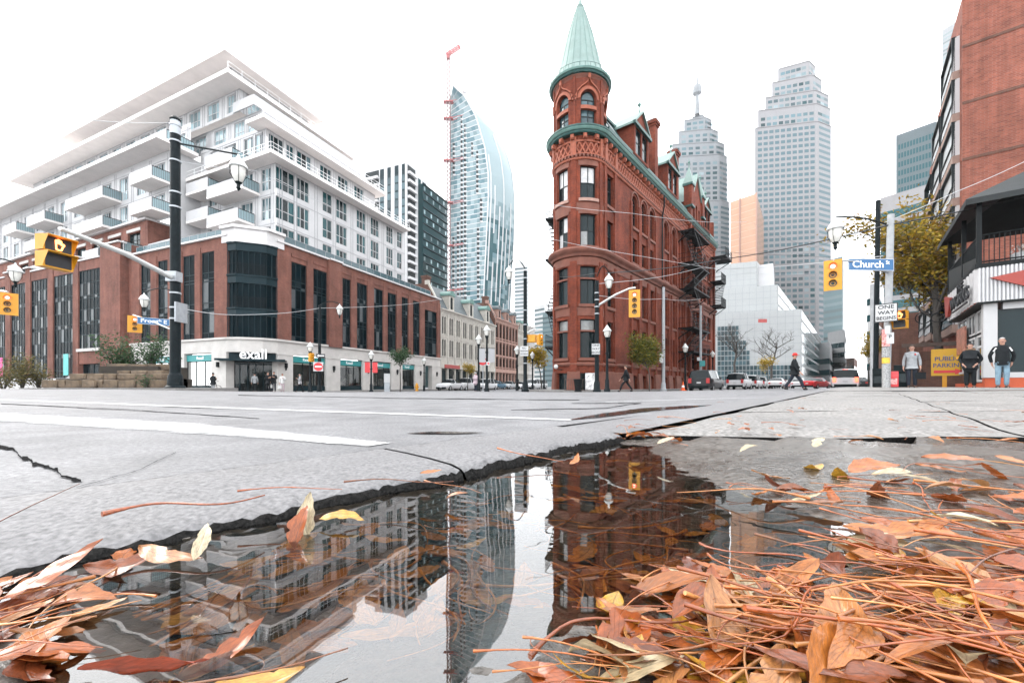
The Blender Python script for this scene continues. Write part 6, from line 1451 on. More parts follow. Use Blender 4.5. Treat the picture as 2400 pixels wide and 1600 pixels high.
def walk_signal(label, px, py0, py1, D, w, turn=0, group=None):
    """pedestrian signal: raised hand over a dark countdown screen"""
    pt, pb = W(px, py0, D), W(px, py1, D); h = pt.z-pb.z
    t = thing('pedestrian_signal', label, 'pedestrian signal', tuple(pb), face_cam(pb)+turn, group)
    mb = MB(); mb.box(-w/2, w/2, 0, .28, 0, h*.48); mb.box(-w/2, w/2, 0, .28, h*.52, h); mb.box(-w*.4, w*.4, .05, .24, h*.46, h*.54); mb.obj('housing', 'signal_yellow', t)
    for k in (0, 1):
        z0, z1 = h*(.04+.5*k), h*(.46+.5*k); mb = MB(); mb.face([(-w*.43,-.01,z0),(w*.43,-.01,z0),(w*.43,-.01,z1),(-w*.43,-.01,z1)]); s = mb.obj('screen', 'black_letter', t)
        mb = MB(); mb.box(-w/2, w/2, -.2, 0, z1, z1+.02); mb.face([(-w/2,-.2,z1),(-w/2,0,z1),(-w/2,0,z0)]); mb.face([(w/2,-.2,z1),(w/2,0,z0),(w/2,0,z1)]); mb.obj('visor', 'signal_yellow', t)
    mb = MB(); s = h*.30; c = h*.74                                   # raised hand outline
    H = [(-.22,-.5),(.2,-.5),(.32,-.12),(.46,.12),(.36,.22),(.2,.05),(.2,.46),(.08,.5),(.05,.12),(.02,.56),(-.1,.56),(-.1,.12),(-.16,.48),(-.27,.46),(-.24,.0)]
    pts = [(x*s, c+z*s) for x, z in H]; cx, cz = 0, c-.05*s
    for (a, b), (d, e) in zip(pts, pts[1:]+pts[:1]):
        mb.tube([(a,-.02,b),(d,-.02,e)], s*.075, 4)
    mb.obj('hand_symbol', 'hand_orange', t)
    return t
def plate(name, label, px0, px1, py0, py1, D, m, texts, turn=0, cat='sign', rz=None, arrow=None, group=None, tm='black_letter', edge=None):
    """flat sign facing the camera, texts = [(string, fx, fz, size fraction of height, sx)]"""
    c = W((px0+px1)/2, py1, D); w = (px1-px0)/F*D; h = (py1-py0)/F*D
    t = thing(name, label, cat, tuple(c), (face_cam(c)+turn) if rz is None else rz, group)
    mb = MB(); mb.box(-w/2, w/2, 0, .025, 0, h); mb.obj('plate', m, t)
    if edge:
        mb = MB(); e = h*.045
        for q in ((-w/2,w/2,0,e),(-w/2,w/2,h-e,h),(-w/2,-w/2+e,e,h-e),(w/2-e,w/2,e,h-e)): mb.box(q[0], q[1], -.004, -.001, q[2], q[3])
        mb.obj('border', edge, t)
    for s, fx, fz, sz, sx in texts: lettering(s, h*sz, tm, t, (w*fx, -.006, h*fz), 0, .002, sx)
    if arrow: mb = MB(); mb.slab([(w*a, h*b) for a, b in arrow[1]], -.012, -.002); mb.obj('arrow', arrow[0], t)
    return t
# --- left: big black pole, its lantern, mast arm and signals
bp_ = pole('utility_pole', 'tall thick black pole with silver bands at the stone planter', 411, 17, 281, .19, .17, zb=.14)
H_ = bp_['h']; bands(bp_, [H_-.25, H_-.9, H_-1.7, H_-3.0, H_-3.6, 3.9, 3.3, 2.85], .185)
mb = MB(); mb.lathe([(.17,H_),(.185,H_-.3),(.19,H_-.62)], n=14); mb.obj('pole_sleeve', 'galvanised', bp_)
mb = MB(); mb.lathe([(0,H_+.12),(.12,H_+.1),(.2,H_),(.18,H_-.06)], n=14); mb.obj('pole_cap', 'black_metal', bp_)
lamp_arm(bp_, 559, 362, 16.2, 1.05, H_-.95, .0)
mb = MB(); mb.box(-.22,.22,-.24,.1,4.35,4.75); mb.obj('mast_bracket', 'galvanised', bp_)
A_ = W(140, 535, 12)-Vector(bp_.location); mb = MB(); mb.tube([(0,-.2,4.5), tuple(Vector((0,-.2,4.5)).lerp(A_, .5)+Vector((0,0,.12))), tuple(A_)], [.1,.085,.06], 10); mb.obj('mast_arm', 'lamp_white', bp_, smooth=40)
mb = MB(); mb.box(.2,.26,-.3,.3,2.7,3.5); mb.obj('sign_back', 'galvanised', bp_)
walk_signal('large yellow pedestrian signal showing an orange hand under the white mast arm', 137, 556, 630, 11.6, .68, .55)
signal('yellow traffic light with red lamp cut by the left edge of the picture', 17, 686, 738, 19.5, 3, 0, .68)
signal('small yellow traffic light with red lamp left of the Front street sign', 316, 740, 779, 27, 3, 0, .72)
sp = pole('signal_pole', 'slim grey pole behind the thick black one carrying the Front street sign', 416, 26.2, 640, .09, .07, 'galvanised')
mb = MB(); q = W(312, 738, 27)-Vector(sp.location); mb.tube([(0,0,zat(778,26.2)-sp.location.z), tuple(Vector(q)*.6+Vector((0,0,.05+.4*(zat(778,26.2)-sp.location.z)))), tuple(q)], .045, 8); mb.obj('arm', 'lamp_white', sp)
lamp_arm(sp, 338, 686, 26.5, .9, None, .3)
plate('street_sign', 'blue Front street name sign beside the small traffic light', 331, 389, 745, 761, 26.6, 'sign_blue', [('Front', -.12, .5, .78, 1.15), ('St', .2, .66, .42, 1), ('E', .36, .5, .75, 1.1)], edge='sign_white', tm='white_letter')
lp_ = pole('signal_pole', 'grey signal pole just outside the left edge', -60, 19.5, 560, .1, .08, 'galvanised')
mb = MB(); q = W(17, 684, 19.5)-Vector(lp_.location); mb.tube([(0,0,q.z-.2),(q.x*.6,q.y*.6,q.z+.1),tuple(q)], .05, 8); mb.obj('arm', 'lamp_white', lp_); lamp_arm(lp_, 36, 616, 19.5, .85, None, .25)
# --- in front of the drugstore
post_lamp('lantern post with a small signal in front of the drugstore entrance piers', 727, 919, 802, 34)
signal('yellow signal head seen from the side on the lantern post by the drugstore', 732, 827, 848, 33.8, 3, -1, .45, turn=.9)
ne = pole('sign_post', 'patterned post with no entry sign in front of the drugstore', 747, 33, 832, .07, .06, 'black_metal')
def no_entry(px, py, D, r, label):
    c = W(px, py, D); t = thing('no_entry_sign', label, 'sign', tuple(c), face_cam(c)); mb = MB(); mb.box(-r*1.1, r*1.1, 0, .02, -r*1.1, r*1.1); mb.obj('plate', 'sign_white', t)
    mb = MB(); mb.lathe([(0,0),(r,0)], n=24); o = mb.obj('disc', 'sign_stop', t, (0,-.012,0)); o.rotation_euler = (PI/2,0,0); mb = MB(); mb.box(-r*.72, r*.72, -.03, -.016, -r*.16, r*.16); mb.obj('bar', 'white_letter', t)
no_entry(746, 859, 32.8, .33, 'square no entry sign in front of the drugstore windows')
plate('one_way_sign', 'black one way arrow plate above the drugstore no entry sign', 742, 761, 829, 838, 32.9, 'black_letter', [], arrow=('white_letter', [(-.4,.5),(-.2,.85),(-.2,.62),(.4,.62),(.4,.38),(-.2,.38),(-.2,.15)]))
tp = pole('utility_pole', 'dark pole with a lantern arm in front of the brick bays', 749, 35, 716, .13, .11)
lamp_arm(tp, 796, 712, 35, .9, None, .25)
post_lamp('lantern post with two red banners before the drugstore', 870, 919, 822, 38, banners=('sign_stop', .62, .95))
post_lamp('lantern post at the passage beside the cream terrace', 994, 919, 838, 47)
pm = thing('parking_meter', 'grey pay and display machine between two stone piers', 'parking meter', tuple(Gd(907, 40)), face_cam(Gd(907, 40))); pm.location.z = -.3
mb = MB(); mb.box(-.25,.25,-.15,.15,0,.9); mb.obj('cabinet', 'galvanised', pm); mb = MB(); mb.box(-.28,.28,-.17,.17,.9,1.75); mb.obj('panel', 'sign_white', pm); mb = MB(); mb.box(-.28,.28,-.17,.17,1.75,2.05); mb.obj('head', 'pole_dark', pm)
hy = thing('fire_hydrant', 'small yellow fire hydrant on the far pavement', 'hydrant', tuple(Gd(977, 44))); hy.location.z = -.28
mb = MB(); mb.lathe([(.2,0),(.2,.08),(.14,.1),(.14,.55),(.18,.58),(.17,.66),(.1,.78),(.04,.82),(.04,.88),(0,.88)], n=12); mb.obj('barrel', 'signal_yellow', hy); mb = MB(); mb.cyl((-.24,0,.42),(.24,0,.42),.07,None,8); mb.obj('nozzle', 'signal_yellow', hy)
# --- left street posts
t1 = post_lamp('dark lantern post left of the no entry sign at the left street', 1122, 920, 784, 33)
post_lamp('lantern post with two grey banners at the left street', 1141, 920, 762, 30, banners=('white_line', .55, .8))
no_entry(1131, 846, 33.5, .34, 'round no entry sign between two lantern posts at the left street')
sp2 = pole('sign_post', 'slim post carrying the left street no entry sign', 1132, 33.7, 840, .04, .04, 'galvanised', base=False)
plate('turn_sign', 'small round arrow sign beside the banner lantern post', 1140, 1148, 847, 856, 29.7, 'sign_white', [], arrow=('sign_stop', [(-.3,.35),(.1,.35),(.1,.15),(.42,.5),(.1,.85),(.1,.65),(-.3,.65)]))
post_lamp('lantern post with a dark walker at its foot', 1212, 920, 810, 36)
post_lamp('lantern post right of the tall banded pole', 1248, 918, 824, 44); post_lamp('lantern post nearest the flatiron corner on the left street', 1275, 917, 842, 50)
bp2 = pole('utility_pole', 'tall black banded pole at the left street corner', 1231, 29, 635, .14, .12)
bands(bp2, [1.9, 2.7, 3.6, 4.6, 5.6, bp2['h']-.5], .135)
lamp_arm(bp2, 1193, 622, 28.5, .95, None, .55)
plate('crossing_sign', 'white no pedestrian crossing plate on the banded pole', 1219, 1238, 811, 834, 28.8, 'sign_white', [('NO',0,.8,.26,1.1),('PEDESTRIAN',0,.5,.22,.62),('CROSSING',0,.2,.22,.75)])
signal('yellow signal head seen edge-on right of the banded pole', 1268, 783, 809, 29, 3, 0, .5, turn=1.0); signal('yellow signal head facing away beside the banded pole', 1246, 784, 803, 29.3, 3, -1, .7, turn=PI)
mb = MB(); q = W(1270, 772, 29)-Vector(bp2.location); mb.tube([(0,0,q.z-.3),(q.x*.5,q.y*.5,q.z),tuple(q)], .05, 8); mb.obj('arm', 'lamp_white', bp2)
# --- before the flatiron
fp = pole('utility_pole', 'black banded pole with signal arm in front of the flatiron prow', 1399, 24, 658, .13, .115)
bands(fp, [2.2, 4.5, 4.9, 5.3, 5.7], .125); hf = fp['h']
lamp_arm(fp, 1427, 640, 23.6, .85, None, .5)
q = W(1489, 674, 22)-Vector(fp.location); mb = MB(); z0 = zat(715, 24)-fp.location.z; mb.tube([(.1,0,z0),(q.x*.5,q.y*.5,z0+(q.z-z0)*.7),(q.x*.85,q.y*.85,q.z+.02),tuple(q)], [.07,.06,.05,.05], 8); mb.obj('mast_arm', 'lamp_white', fp)
signal('four lamp yellow traffic light with red lamp in front of the flatiron facade', 1487, 679, 743, 22, 4, 0, .58)
plate('one_way_sign', 'white one way begins plate on the pole before the flatiron prow', 1386, 1407, 804, 831, 23.7, 'sign_white', [('ONE',0,.8,.28,1),('WAY',0,.5,.28,1),('BEGINS',0,.2,.27,.85)], edge='black_letter')
post_lamp('lantern post just right of the flatiron prow', 1423, 917, 762, 26)
for px, D, py, lb in ((1555, 33, 673, 'grey tram pole left of the fire escape'), (1642, 44, 716, 'grey tram pole right of the fire escape')):
    g = pole('tram_pole', lb, px, D, py, .13, .11, 'pole_concrete', group='grey tram poles')
plate('parking_sign', 'small white parking plate on the grey tram pole by the young tree', 1546, 1554, 829, 850, 32.8, 'sign_white', [('P',0,.7,.35,1)]); plate('street_sign', 'small green street plate on the far tram pole', 1640, 1652, 845, 858, 43.6, 'teal_sign', []); plate('parking_sign', 'tiny white plate on the far tram pole', 1634, 1640, 837, 845, 43.5, 'sign_white', [])
post_lamp('dark lantern post under the fire escape', 1606, 914, 805, 36); post_lamp('lantern post behind the black car', 1670, 913, 822, 50)
cn = thing('traffic_cone', 'orange traffic cone at the foot of the lantern post', 'cone', tuple(Gd(1601, 34))); cn.location.z = -.12
mat('cone_orange', (.75,.11,.02), .5, var=.05); mb = MB(); mb.box(-.2,.2,-.2,.2,0,.04); mb.obj('base', 'cone_orange', cn); mb = MB(); mb.lathe([(.15,.04),(.03,.72),(0,.72)], n=14); mb.obj('body', 'cone_orange', cn); mb = MB(); mb.lathe([(.116,.25),(.086,.42)], n=14); mb.obj('stripe', 'white_paint', cn, (0,0,.0)).scale = (1.04,1.04,1)
lb = thing('litter_bin', 'black tapered litter bin before the flatiron prow', 'bin', tuple(Gd(1355, 27))); lb.location.z = -.12
mb = MB(); mb.lathe([(.16,0),(.2,.1),(.3,.75),(.33,.8),(.3,.82),(.24,.7)], n=16); mb.obj('body', 'black_iron', lb); mb = MB(); mb.lathe([(.25,-.02),(.25,.04),(.12,.1)], n=12); mb.obj('foot', 'black_iron', lb)
fn = thing('area_railing', 'low brown iron railing at the foot of the flatiron', 'railing', tuple(Gd(1340, 28.6)), face_cam(Gd(1340, 28.6))); fn.location.z = -.15
for k in range(12): mb = MB(); x = -.5+k*.14; mb.box(x-.012,x+.012,-.01,.01,0,.85); mb.obj('baluster', 'rust', fn)
for z in (.1,.85): mb = MB(); mb.box(-.52,1.1,-.02,.02,z-.02,z+.02); mb.obj('rail', 'rust', fn)
po = thing('poster_board', 'red and white poster board leaning at the flatiron corner', 'poster', tuple(Gd(1384, 28.4)), face_cam(Gd(1384, 28.4))); po.location.z = -.12
mat('poster', (.55,.28,.22), .5, var=.9, scale=4, tint=(.8,.75,.7)); mb = MB(); mb.box(-.35,.35,-.02,.02,.1,1.25); mb.obj('print', 'poster', po); mb = MB(); mb.box(-.4,-.35,-.03,.03,0,1.3); mb.obj('frame', 'black_iron', po); mb = MB(); mb.box(.35,.4,-.03,.03,0,1.3); mb.obj('frame', 'black_iron', po)
gb_ = thing('globe_lamp', 'white globe lamp on the flatiron ground floor corner', 'lamp', tuple(W(1303, 859, 30.2))); mb = MB(); mb.ball((0,0,0), .16, 8); mb.obj('globe', 'lamp_white', gb_, smooth=60); mb = MB(); mb.tube([(0,0,0),(.2,.3,-.2),(.5,.5,-.2)], .04, 6); mb.obj('bracket', 'black_iron', gb_)
# --- right corner poles and signs
cp_ = pole('street_pole', 'grey concrete pole with Church street sign and pasted posters', 2077, 17.5, 503, .135, .12, 'pole_concrete', zb=.12, base=False, lean=.2)
mat('poster_red', (.45,.05,.05), .6, var=.4, scale=12, tint=(.7,.4,.38)); mat('poster_dark', (.05,.06,.065), .6, var=.8, scale=30, tint=(.3,.3,.3)); mat('poster_yellow', (.65,.42,.05), .6, var=.3, scale=15); mat('poster_white', (.6,.6,.58), .6, var=.35, scale=18)
for z0, z1, m in ((0,1.05,'poster_dark'),(1.07,1.3,'poster_yellow'),(1.32,1.75,'poster_dark'),(1.78,2.5,'poster_red')): mb = MB(); mb.lathe([(.142,z0),(.142,z1)], n=14); mb.obj('poster', m, cp_)
bk = pole('street_pole', 'black tram pole right beside the grey concrete pole', 2052, 19, 470, .10, .09, 'pole_dark', zb=.12, base=False, lean=.12)
pole('street_pole', 'short grey pole left of the black tram pole', 2046, 20.5, 667, .11, .11, 'pole_concrete', zb=.1, base=False)
lamp_arm(cp_, 1958, 509, 17.0, 1.0, None, .12)
plate('street_sign', 'blue Church street name sign at the right corner', 1987, 2097, 606, 634, 17.2, 'sign_blue', [('Church', -.07, .5, .82, 1.1), ('St', .36, .68, .42, 1)], turn=.75, edge='sign_white', tm='white_letter')
signal('large yellow traffic light with red lamp left of the Church street sign', 1952, 609, 680, 17, 3, 0, .6)
q0, q1 = W(1952, 610, 17)-Vector(cp_.location), Vector((.1,0,zat(640,17.5)-.12)); mb = MB(); mb.tube([tuple(q1), tuple(q1.lerp(q0,.5)+Vector((0,0,.22))), tuple(q0)], .035, 8); mb.obj('signal_arm', 'galvanised', cp_)
plate('one_way_sign', 'white one way begins plate under the Church street sign', 2056, 2097, 711, 754, 17.1, 'sign_white', [('ONE',0,.8,.28,1.15),('WAY',0,.5,.28,1.05),('BEGINS',0,.2,.27,.9)], edge='black_letter')
walk_signal('small pedestrian signal showing an orange hand at the right corner', 2108, 728, 769, 17.2, .44, -.25)
plate('parking_sign', 'white no parking plate on the grey concrete pole', 2080, 2093, 779, 805, 17.1, 'sign_white', [('P',0,.62,.4,1)]); plate('box_sign', 'small white box sign above the no parking plate', 2076, 2085, 763, 782, 17.1, 'sign_white', [])
post_lamp('lantern post behind the short grey pole', 2055, 909, 758, 24, s=.85)
ps = plate('public_parking_sign', 'yellow public parking sign with red arrow beside the restaurant', 2194, 2250, 817, 880, 20.4, 'sign_yellow', [('PUBLIC', -.02, .62, .22, .95), ('PARKING', .02, .38, .22, .9)], arrow=('sign_stop', [(-.42,.1),(.2,.1),(.2,.04),(.45,.15),(.2,.26),(.2,.2),(-.42,.2)]), tm='letter_navy')
mb = MB(); mb.box(-.2,-.04,.03,.18,-.75,.5); mb.obj('post', 'signal_yellow', ps)
mb = MB(); mb.tube([(-.16,-.008,1.0),(-.1,-.008,.95),(.0,-.008,.93),(.1,-.008,.95),(.16,-.008,1.0)], .012, 4); mb.obj('emblem_outline', 'galvanised', ps)
for px, w, h, m, lb2, D in ((2090,.42,.62,'sign_stop','red patterned newspaper box beside the poster pole',17.6),(2112,.5,.95,'black_metal','black newspaper box behind the red one',18.6),(2062,.5,.8,'black_metal','black newspaper box left of the poster pole',18.8)):
    nb_ = thing('newspaper_box', lb2, 'newspaper box', tuple(Gd(px, D)), face_cam(Gd(px, D)), 'newspaper boxes'); nb_.location.z = .12
    mb = MB(); mb.box(-w/2,w/2,-.2,.2,.08,h*.8); mb.obj('cabinet', m, nb_); mb = MB(); mb.prof([-w/2,w/2],[(.2,h*.8),(-.2,h*.8),(-.1,h+.1),(.2,h+.12)]); mb.obj('hood', m, nb_); mb = MB(); mb.box(-w*.4,w*.4,-.21,-.2,h*.3,h*.7); mb.obj('door', 'poster_red' if m == 'sign_stop' else 'glass_dark', nb_); mb = MB(); mb.box(-w*.4,w*.4,-.15,.15,0,.08); mb.obj('foot', 'black_iron', nb_)
# --- overhead wires
mat('wire', (.015,.016,.018), .6, var=0); mat('wire_pale', (.42,.43,.44), .5, var=0)
def wire(label, pts, r, m='wire'):
    P = [W(*p) for p in pts]; Q = []
    for a, b in zip(P, P[1:]):
        for k in range(8): f = k/8; Q.append(a.lerp(b, f)-Vector((0,0,.012*(b-a).length*math.sin(PI*f))))
    Q.append(P[-1]); o0 = Q[0]; mb = MB(); mb.tube([q-o0 for q in Q], r, 4); return tag(mb.obj('overhead_wire', m, None, tuple(o0)), label, 'wire', 'overhead wires')
wire('thick dark cable from the right roof terrace across to the flatiron', [(2500,440,15),(2080,528,17.5),(1690,608,30),(1420,640,24)], .028)
wire('thin dark cable from the flatiron pole to the left', [(1399,640,24),(1290,648,34),(1100,680,60)], .02)
wire('thin pale wire crossing the third floor of the flatiron', [(1231,470,29),(1480,500,26),(1750,520,40)], .012, 'wire_pale')
wire('thin pale wire crossing the belt cornice of the flatiron', [(1231,545,29),(1500,600,26),(1900,640,60)], .012, 'wire_pale')
wire('pale tram wire before the white grid block', [(1399,665,24),(1640,628,36),(2070,600,17.5)], .014, 'wire_pale')
wire('pale span wire from the flatiron pole to the grey pole', [(1399,692,24),(1555,700,33),(1642,700,44)], .014, 'wire_pale')
wire('pale span wire low before the brick bays', [(411,720,17),(560,738,24),(749,722,35),(1040,700,60)], .016, 'wire_pale')
wire('pale wire from the black pole across the white storeys', [(411,377,17),(600,400,22),(960,560,48)], .012, 'wire_pale')
wire('pale wire rising from the black pole to the left', [(411,288,17),(250,285,17),(60,260,17)], .014, 'wire_pale')
wire('thin wire above the white grid block', [(1642,585,44),(1900,600,40),(2052,575,19)], .014)
wire('thin wire from the grey pole up to the right', [(2077,520,17.5),(2240,450,17),(2420,370,17)], .012, 'wire_pale')
wire('thin diagonal wire before the granite tower', [(1760,520,60),(1900,580,40),(1958,560,30)], .014)
# ---------------------------------------------------------------- vehicles
mat('tyre', (.010,.010,.011), .8, var=.2); mat('rim', (.35,.36,.37), .35, .7, var=.1); mat('car_glass', (.008,.013,.015), .08, var=0, spec=.2); mat('tail_light', (.45,.02,.02), .3, var=0); mat('tail_light_on', (1,.12,.06), .3, var=0, emit=1.0); mat('head_light', (.6,.62,.62), .15, var=.1)
for n, c in (('car_white',(.58,.58,.59)),('car_black',(.012,.013,.015)),('car_red',(.42,.02,.025)),('car_blue',(.06,.14,.20)),('car_dark',(.03,.035,.04)),('car_silver',(.40,.41,.42))): mat(n, c, .3, var=.04, coat=.15, spec=.3)
ST = {  # stations: y, half width, belt z, roof z (0 = no cabin), half roof width, kind of segment up to the next station
 'sedan': [(-2.3,.80,.86,0,0,'b'),(-2.2,.86,.98,0,0,'b'),(-1.75,.89,1.0,0,0,'s'),(-1.0,.90,.98,1.43,.58,'w'),(-.1,.91,.96,1.47,.60,'p'),(0,.91,.96,1.47,.60,'w'),(.55,.91,.95,1.42,.60,'s'),(1.15,.90,.95,0,0,'b'),(2.05,.86,.80,0,0,'b'),(2.28,.76,.68,0,0,'b')],
 'suv': [(-2.3,.84,.95,0,0,'s'),(-2.1,.92,1.1,1.66,.68,'w'),(-1.3,.93,1.08,1.74,.70,'p'),(-1.2,.93,1.08,1.74,.70,'w'),(-.3,.94,1.06,1.76,.71,'p'),(-.2,.94,1.06,1.76,.71,'w'),(.45,.94,1.05,1.70,.69,'s'),(1.15,.93,1.06,0,0,'b'),(2.1,.90,.95,0,0,'b'),(2.3,.80,.80,0,0,'b')],
 'van': [(-2.5,.88,.98,0,0,'s'),(-2.38,.96,1.08,1.68,.74,'w'),(-1.4,.98,1.06,1.76,.76,'p'),(-1.28,.98,1.06,1.76,.76,'w'),(-.2,.98,1.04,1.77,.76,'p'),(-.1,.98,1.04,1.77,.76,'w'),(.7,.98,1.02,1.66,.74,'s'),(1.6,.95,1.02,0,0,'b'),(2.3,.90,.86,0,0,'b'),(2.5,.78,.75,0,0,'b')]}
_CAR = {}
def car(kind, paint, label, px, D, hd, lit=False, name=None, group='cars in the streets', zoff=0):
    p = Gd(px, D); t = thing(name or {'sedan':'sedan_car','suv':'suv','van':'minivan'}[kind], label, 'car' if kind != 'van' else 'van', (p.x, p.y, zg(p.x, p.y)+zoff), math.atan2(-hd[0], hd[1]), group)
    S = ST[kind]; key = (kind, paint)
    if key not in _CAR:
        B, G_ = MB(), MB()
        def ring(s):
            y, w, zb, zr, wr, _ = s; zr2 = zr or zb+.03; wr2 = wr or w*.86
            return [(w*.9,y,.28),(w,y,.45),(w*1.01,y,zb*.72),(w,y,zb-.08),(w*.96,y,zb),(wr2,y,zr2),(wr2*.55,y,zr2+.035),(0,y,zr2+.045)]
        for s, n in zip(S, S[1:]):
            a, b = ring(s), ring(n)
            for i in range(7):
                gl = (i == 4 and s[5] in 'ws') or (i in (5,6) and s[5] == 's')
                q = [a[i], a[i+1], b[i+1], b[i]]; T = G_ if gl else B
                T.face(q); T.face([(-x,y,z) for x,y,z in reversed(q)])
        for s in (S[0], S[-1]):
            r = ring(s); B.face(r+[(-x,y,z) for x,y,z in reversed(r)])
        B.face([(S[0][1]*.9,S[0][0],.28),(S[-1][1]*.9,S[-1][0],.28),(-S[-1][1]*.9,S[-1][0],.28),(-S[0][1]*.9,S[0][0],.28)])
        _CAR[key] = (B.mesh('body', paint, 35), G_.mesh('windows', 'car_glass', 35))
    b, g = _CAR[key]; bo = link('body', b, t); link('window_glass', g, t)
    if 'wheel' not in _CAR:
        m = MB(); m.lathe([(.20,-.1),(.31,-.11),(.33,-.07),(.33,.07),(.31,.11),(.20,.1)], n=18); _CAR['wheel'] = m.mesh('tyre', 'tyre', 40)
        m = MB(); m.lathe([(.20,-.09),(.16,-.06),(.05,-.07),(0,-.075)], n=14); m.lathe([(.20,.09),(.16,.06),(.05,.07),(0,.075)], n=14); _CAR['rim'] = m.mesh('rim', 'rim', 40)
    L = S[-1][0]
    for sx in (-1, 1):
        for y in (S[0][0]+.85, L-.9):
            w = link('wheel', _CAR['wheel'], t, (sx*(S[3][1]-.1), y, .33), (0, PI/2, 0)); link('rim', _CAR['rim'], w)
        for nm, y, z, m in (('tail_light', S[0][0]-.02, S[1][2]-.22, 'tail_light_on' if lit else 'tail_light'), ('head_light', L-.12, .66, 'head_light')):
            k = (nm, m)
            if k not in _CAR: q = MB(); q.box(-.12,.12,-.06,.06,-.09,.09); _CAR[k] = q.mesh(nm, m)
            o = link(nm, _CAR[k], t, (sx*(S[0][1]-.14), y, z)); o.scale = (1, 1, 2.2 if kind != 'sedan' and nm[0] == 't' else 1)
        k = ('mirror', paint)
        if k not in _CAR: q = MB(); q.box(-.1,.1,-.05,.07,-.07,.07); _CAR[k] = q.mesh('mirror', paint)
        link('mirror', _CAR[k], t, (sx*(S[5][1]+.08), S[-4][0]-.1, S[5][2]+.02))
    for nm, y, z in (('number_plate', S[0][0]-.035, .72), ('number_plate', L+.012, .46)):
        if 'plate' not in _CAR: q = MB(); q.box(-.16,.16,-.012,.012,-.06,.06); _CAR['plate'] = q.mesh('number_plate', 'sign_white'); q = MB(); q.box(-.75,.75,-.06,.06,-.12,.12); _CAR['bump'] = q.mesh('bumper', 'black_metal')
        link(nm, _CAR['plate'], t, (0, y, z))
    for y in (S[0][0]+.03, L-.05): link('bumper', _CAR['bump'], t, (0, y, .36))
    if lit:
        q = MB(); q.box(-.18,.18,-.03,.03,-.03,.03); q.obj('brake_light', 'tail_light_on', t, (0, S[0][0]+.28, 1.72))
    return t
hW = (dW.x, dW.y); hF = (-dF.x, -dF.y)
car('suv', 'car_black', 'black suv parked beside the flatiron facade', 1656, 35.5, hW)
car('suv', 'car_white', 'white wagon just right of the black suv', 1733, 46, hW); car('suv', 'car_white', 'white hatchback in the queue behind the white wagon', 1764, 55, hW)
car('suv', 'car_silver', 'silver car third in the queue right of the black suv', 1783, 63, hW); car('sedan', 'car_dark', 'dark car half hidden in the queue', 1800, 68, hW); car('sedan', 'car_white', 'white sedan left of the walker in the red cap', 1822, 58, hW)
car('sedan', 'car_red', 'red car with only its roof showing behind the white sedan', 1836, 78, hW); car('sedan', 'car_white', 'white sedan hidden behind the walker in the red cap', 1872, 66, hW)
car('sedan', 'car_red', 'bright red sedan turning across the right street', 1913, 56, (.88,.47)); car('van', 'car_white', 'white minivan with brake lights on seen from behind', 1982, 37, hW, lit=True); car('sedan', 'car_dark', 'dark sedan beyond the white minivan', 2014, 52, hW)
car('sedan', 'car_white', 'white sedan parked first in line before the cream terrace', 1055, 55, hF); car('suv', 'car_white', 'white suv parked behind the first white sedan', 1091, 60, hF); car('van', 'car_white', 'white van parked behind the white suv on the left street', 1138, 66, hF)
car('sedan', 'car_blue', 'blue sedan parked before the brown warehouse', 1164, 72, hF); car('sedan', 'car_silver', 'silver sedan parked right of the blue sedan', 1193, 78, hF); car('sedan', 'car_white', 'white sedan beside the dark walker on the left street', 1220, 84, hF)
car('van', 'car_white', 'white van right of the tall banded pole', 1247, 70, hF); car('suv', 'car_silver', 'silver suv next to the flatiron on the left street', 1264, 76, hF)
car('sedan', 'car_white', 'white car low behind the road crest at far left', 95, 50, (-.92,.38), zoff=-.35); car('van', 'car_white', 'white van behind the stone planter at left', 190, 44, (-.92,.38), zoff=-.1)
# ---------------------------------------------------------------- people
mat('skin', (.40,.22,.16), .55, var=.08); mat('skin_brown', (.20,.11,.08), .55, var=.08); mat('hair_dark', (.012,.010,.010), .6, var=.2); mat('hair_brown', (.06,.035,.022), .6, var=.2); mat('hair_grey', (.40,.39,.38), .6, var=.1); mat('eye', (.02,.018,.016), .3, var=0); mat('lips', (.26,.10,.09), .5, var=0)
for n, c in (('cloth_black',(.010,.012,.014)),('cloth_grey',(.26,.27,.28)),('cloth_denim',(.16,.24,.30)),('cloth_navy',(.02,.025,.035)),('cloth_white',(.55,.54,.53)),('cloth_red',(.50,.04,.035)),('cloth_pink',(.42,.33,.36)),('cloth_stripe',(.30,.30,.31)),('shoe',(.02,.018,.018)),('fur',(.18,.11,.07)),('cloth_blue',(.07,.14,.2))): mat(n, c, .85, var=.25, scale=9, spec=.2, bump=.15, bscale=25)
def skin_obj(name, verts, edges, rad, m, parent, root=0, sub=1):
    me = bpy.data.meshes.new(name); bm = bmesh.new(); sl = bm.verts.layers.skin.verify(); vs_ = [bm.verts.new(v) for v in verts]
    for i, v in enumerate(vs_):
        r = rad[i]; v[sl].radius = r if isinstance(r, tuple) else (r, r); v[sl].use_root = (i == root)
    for a, b in edges: bm.edges.new((vs_[a], vs_[b]))
    bm.to_mesh(me); bm.free(); me.materials.append(M[m]); o = link(name, me, parent)
    s = o.modifiers.new('Skin', 'SKIN'); s.use_smooth_shade = True; ss = o.modifiers.new('Subsurf', 'SUBSURF'); ss.levels = sub; ss.render_levels = sub
    return o
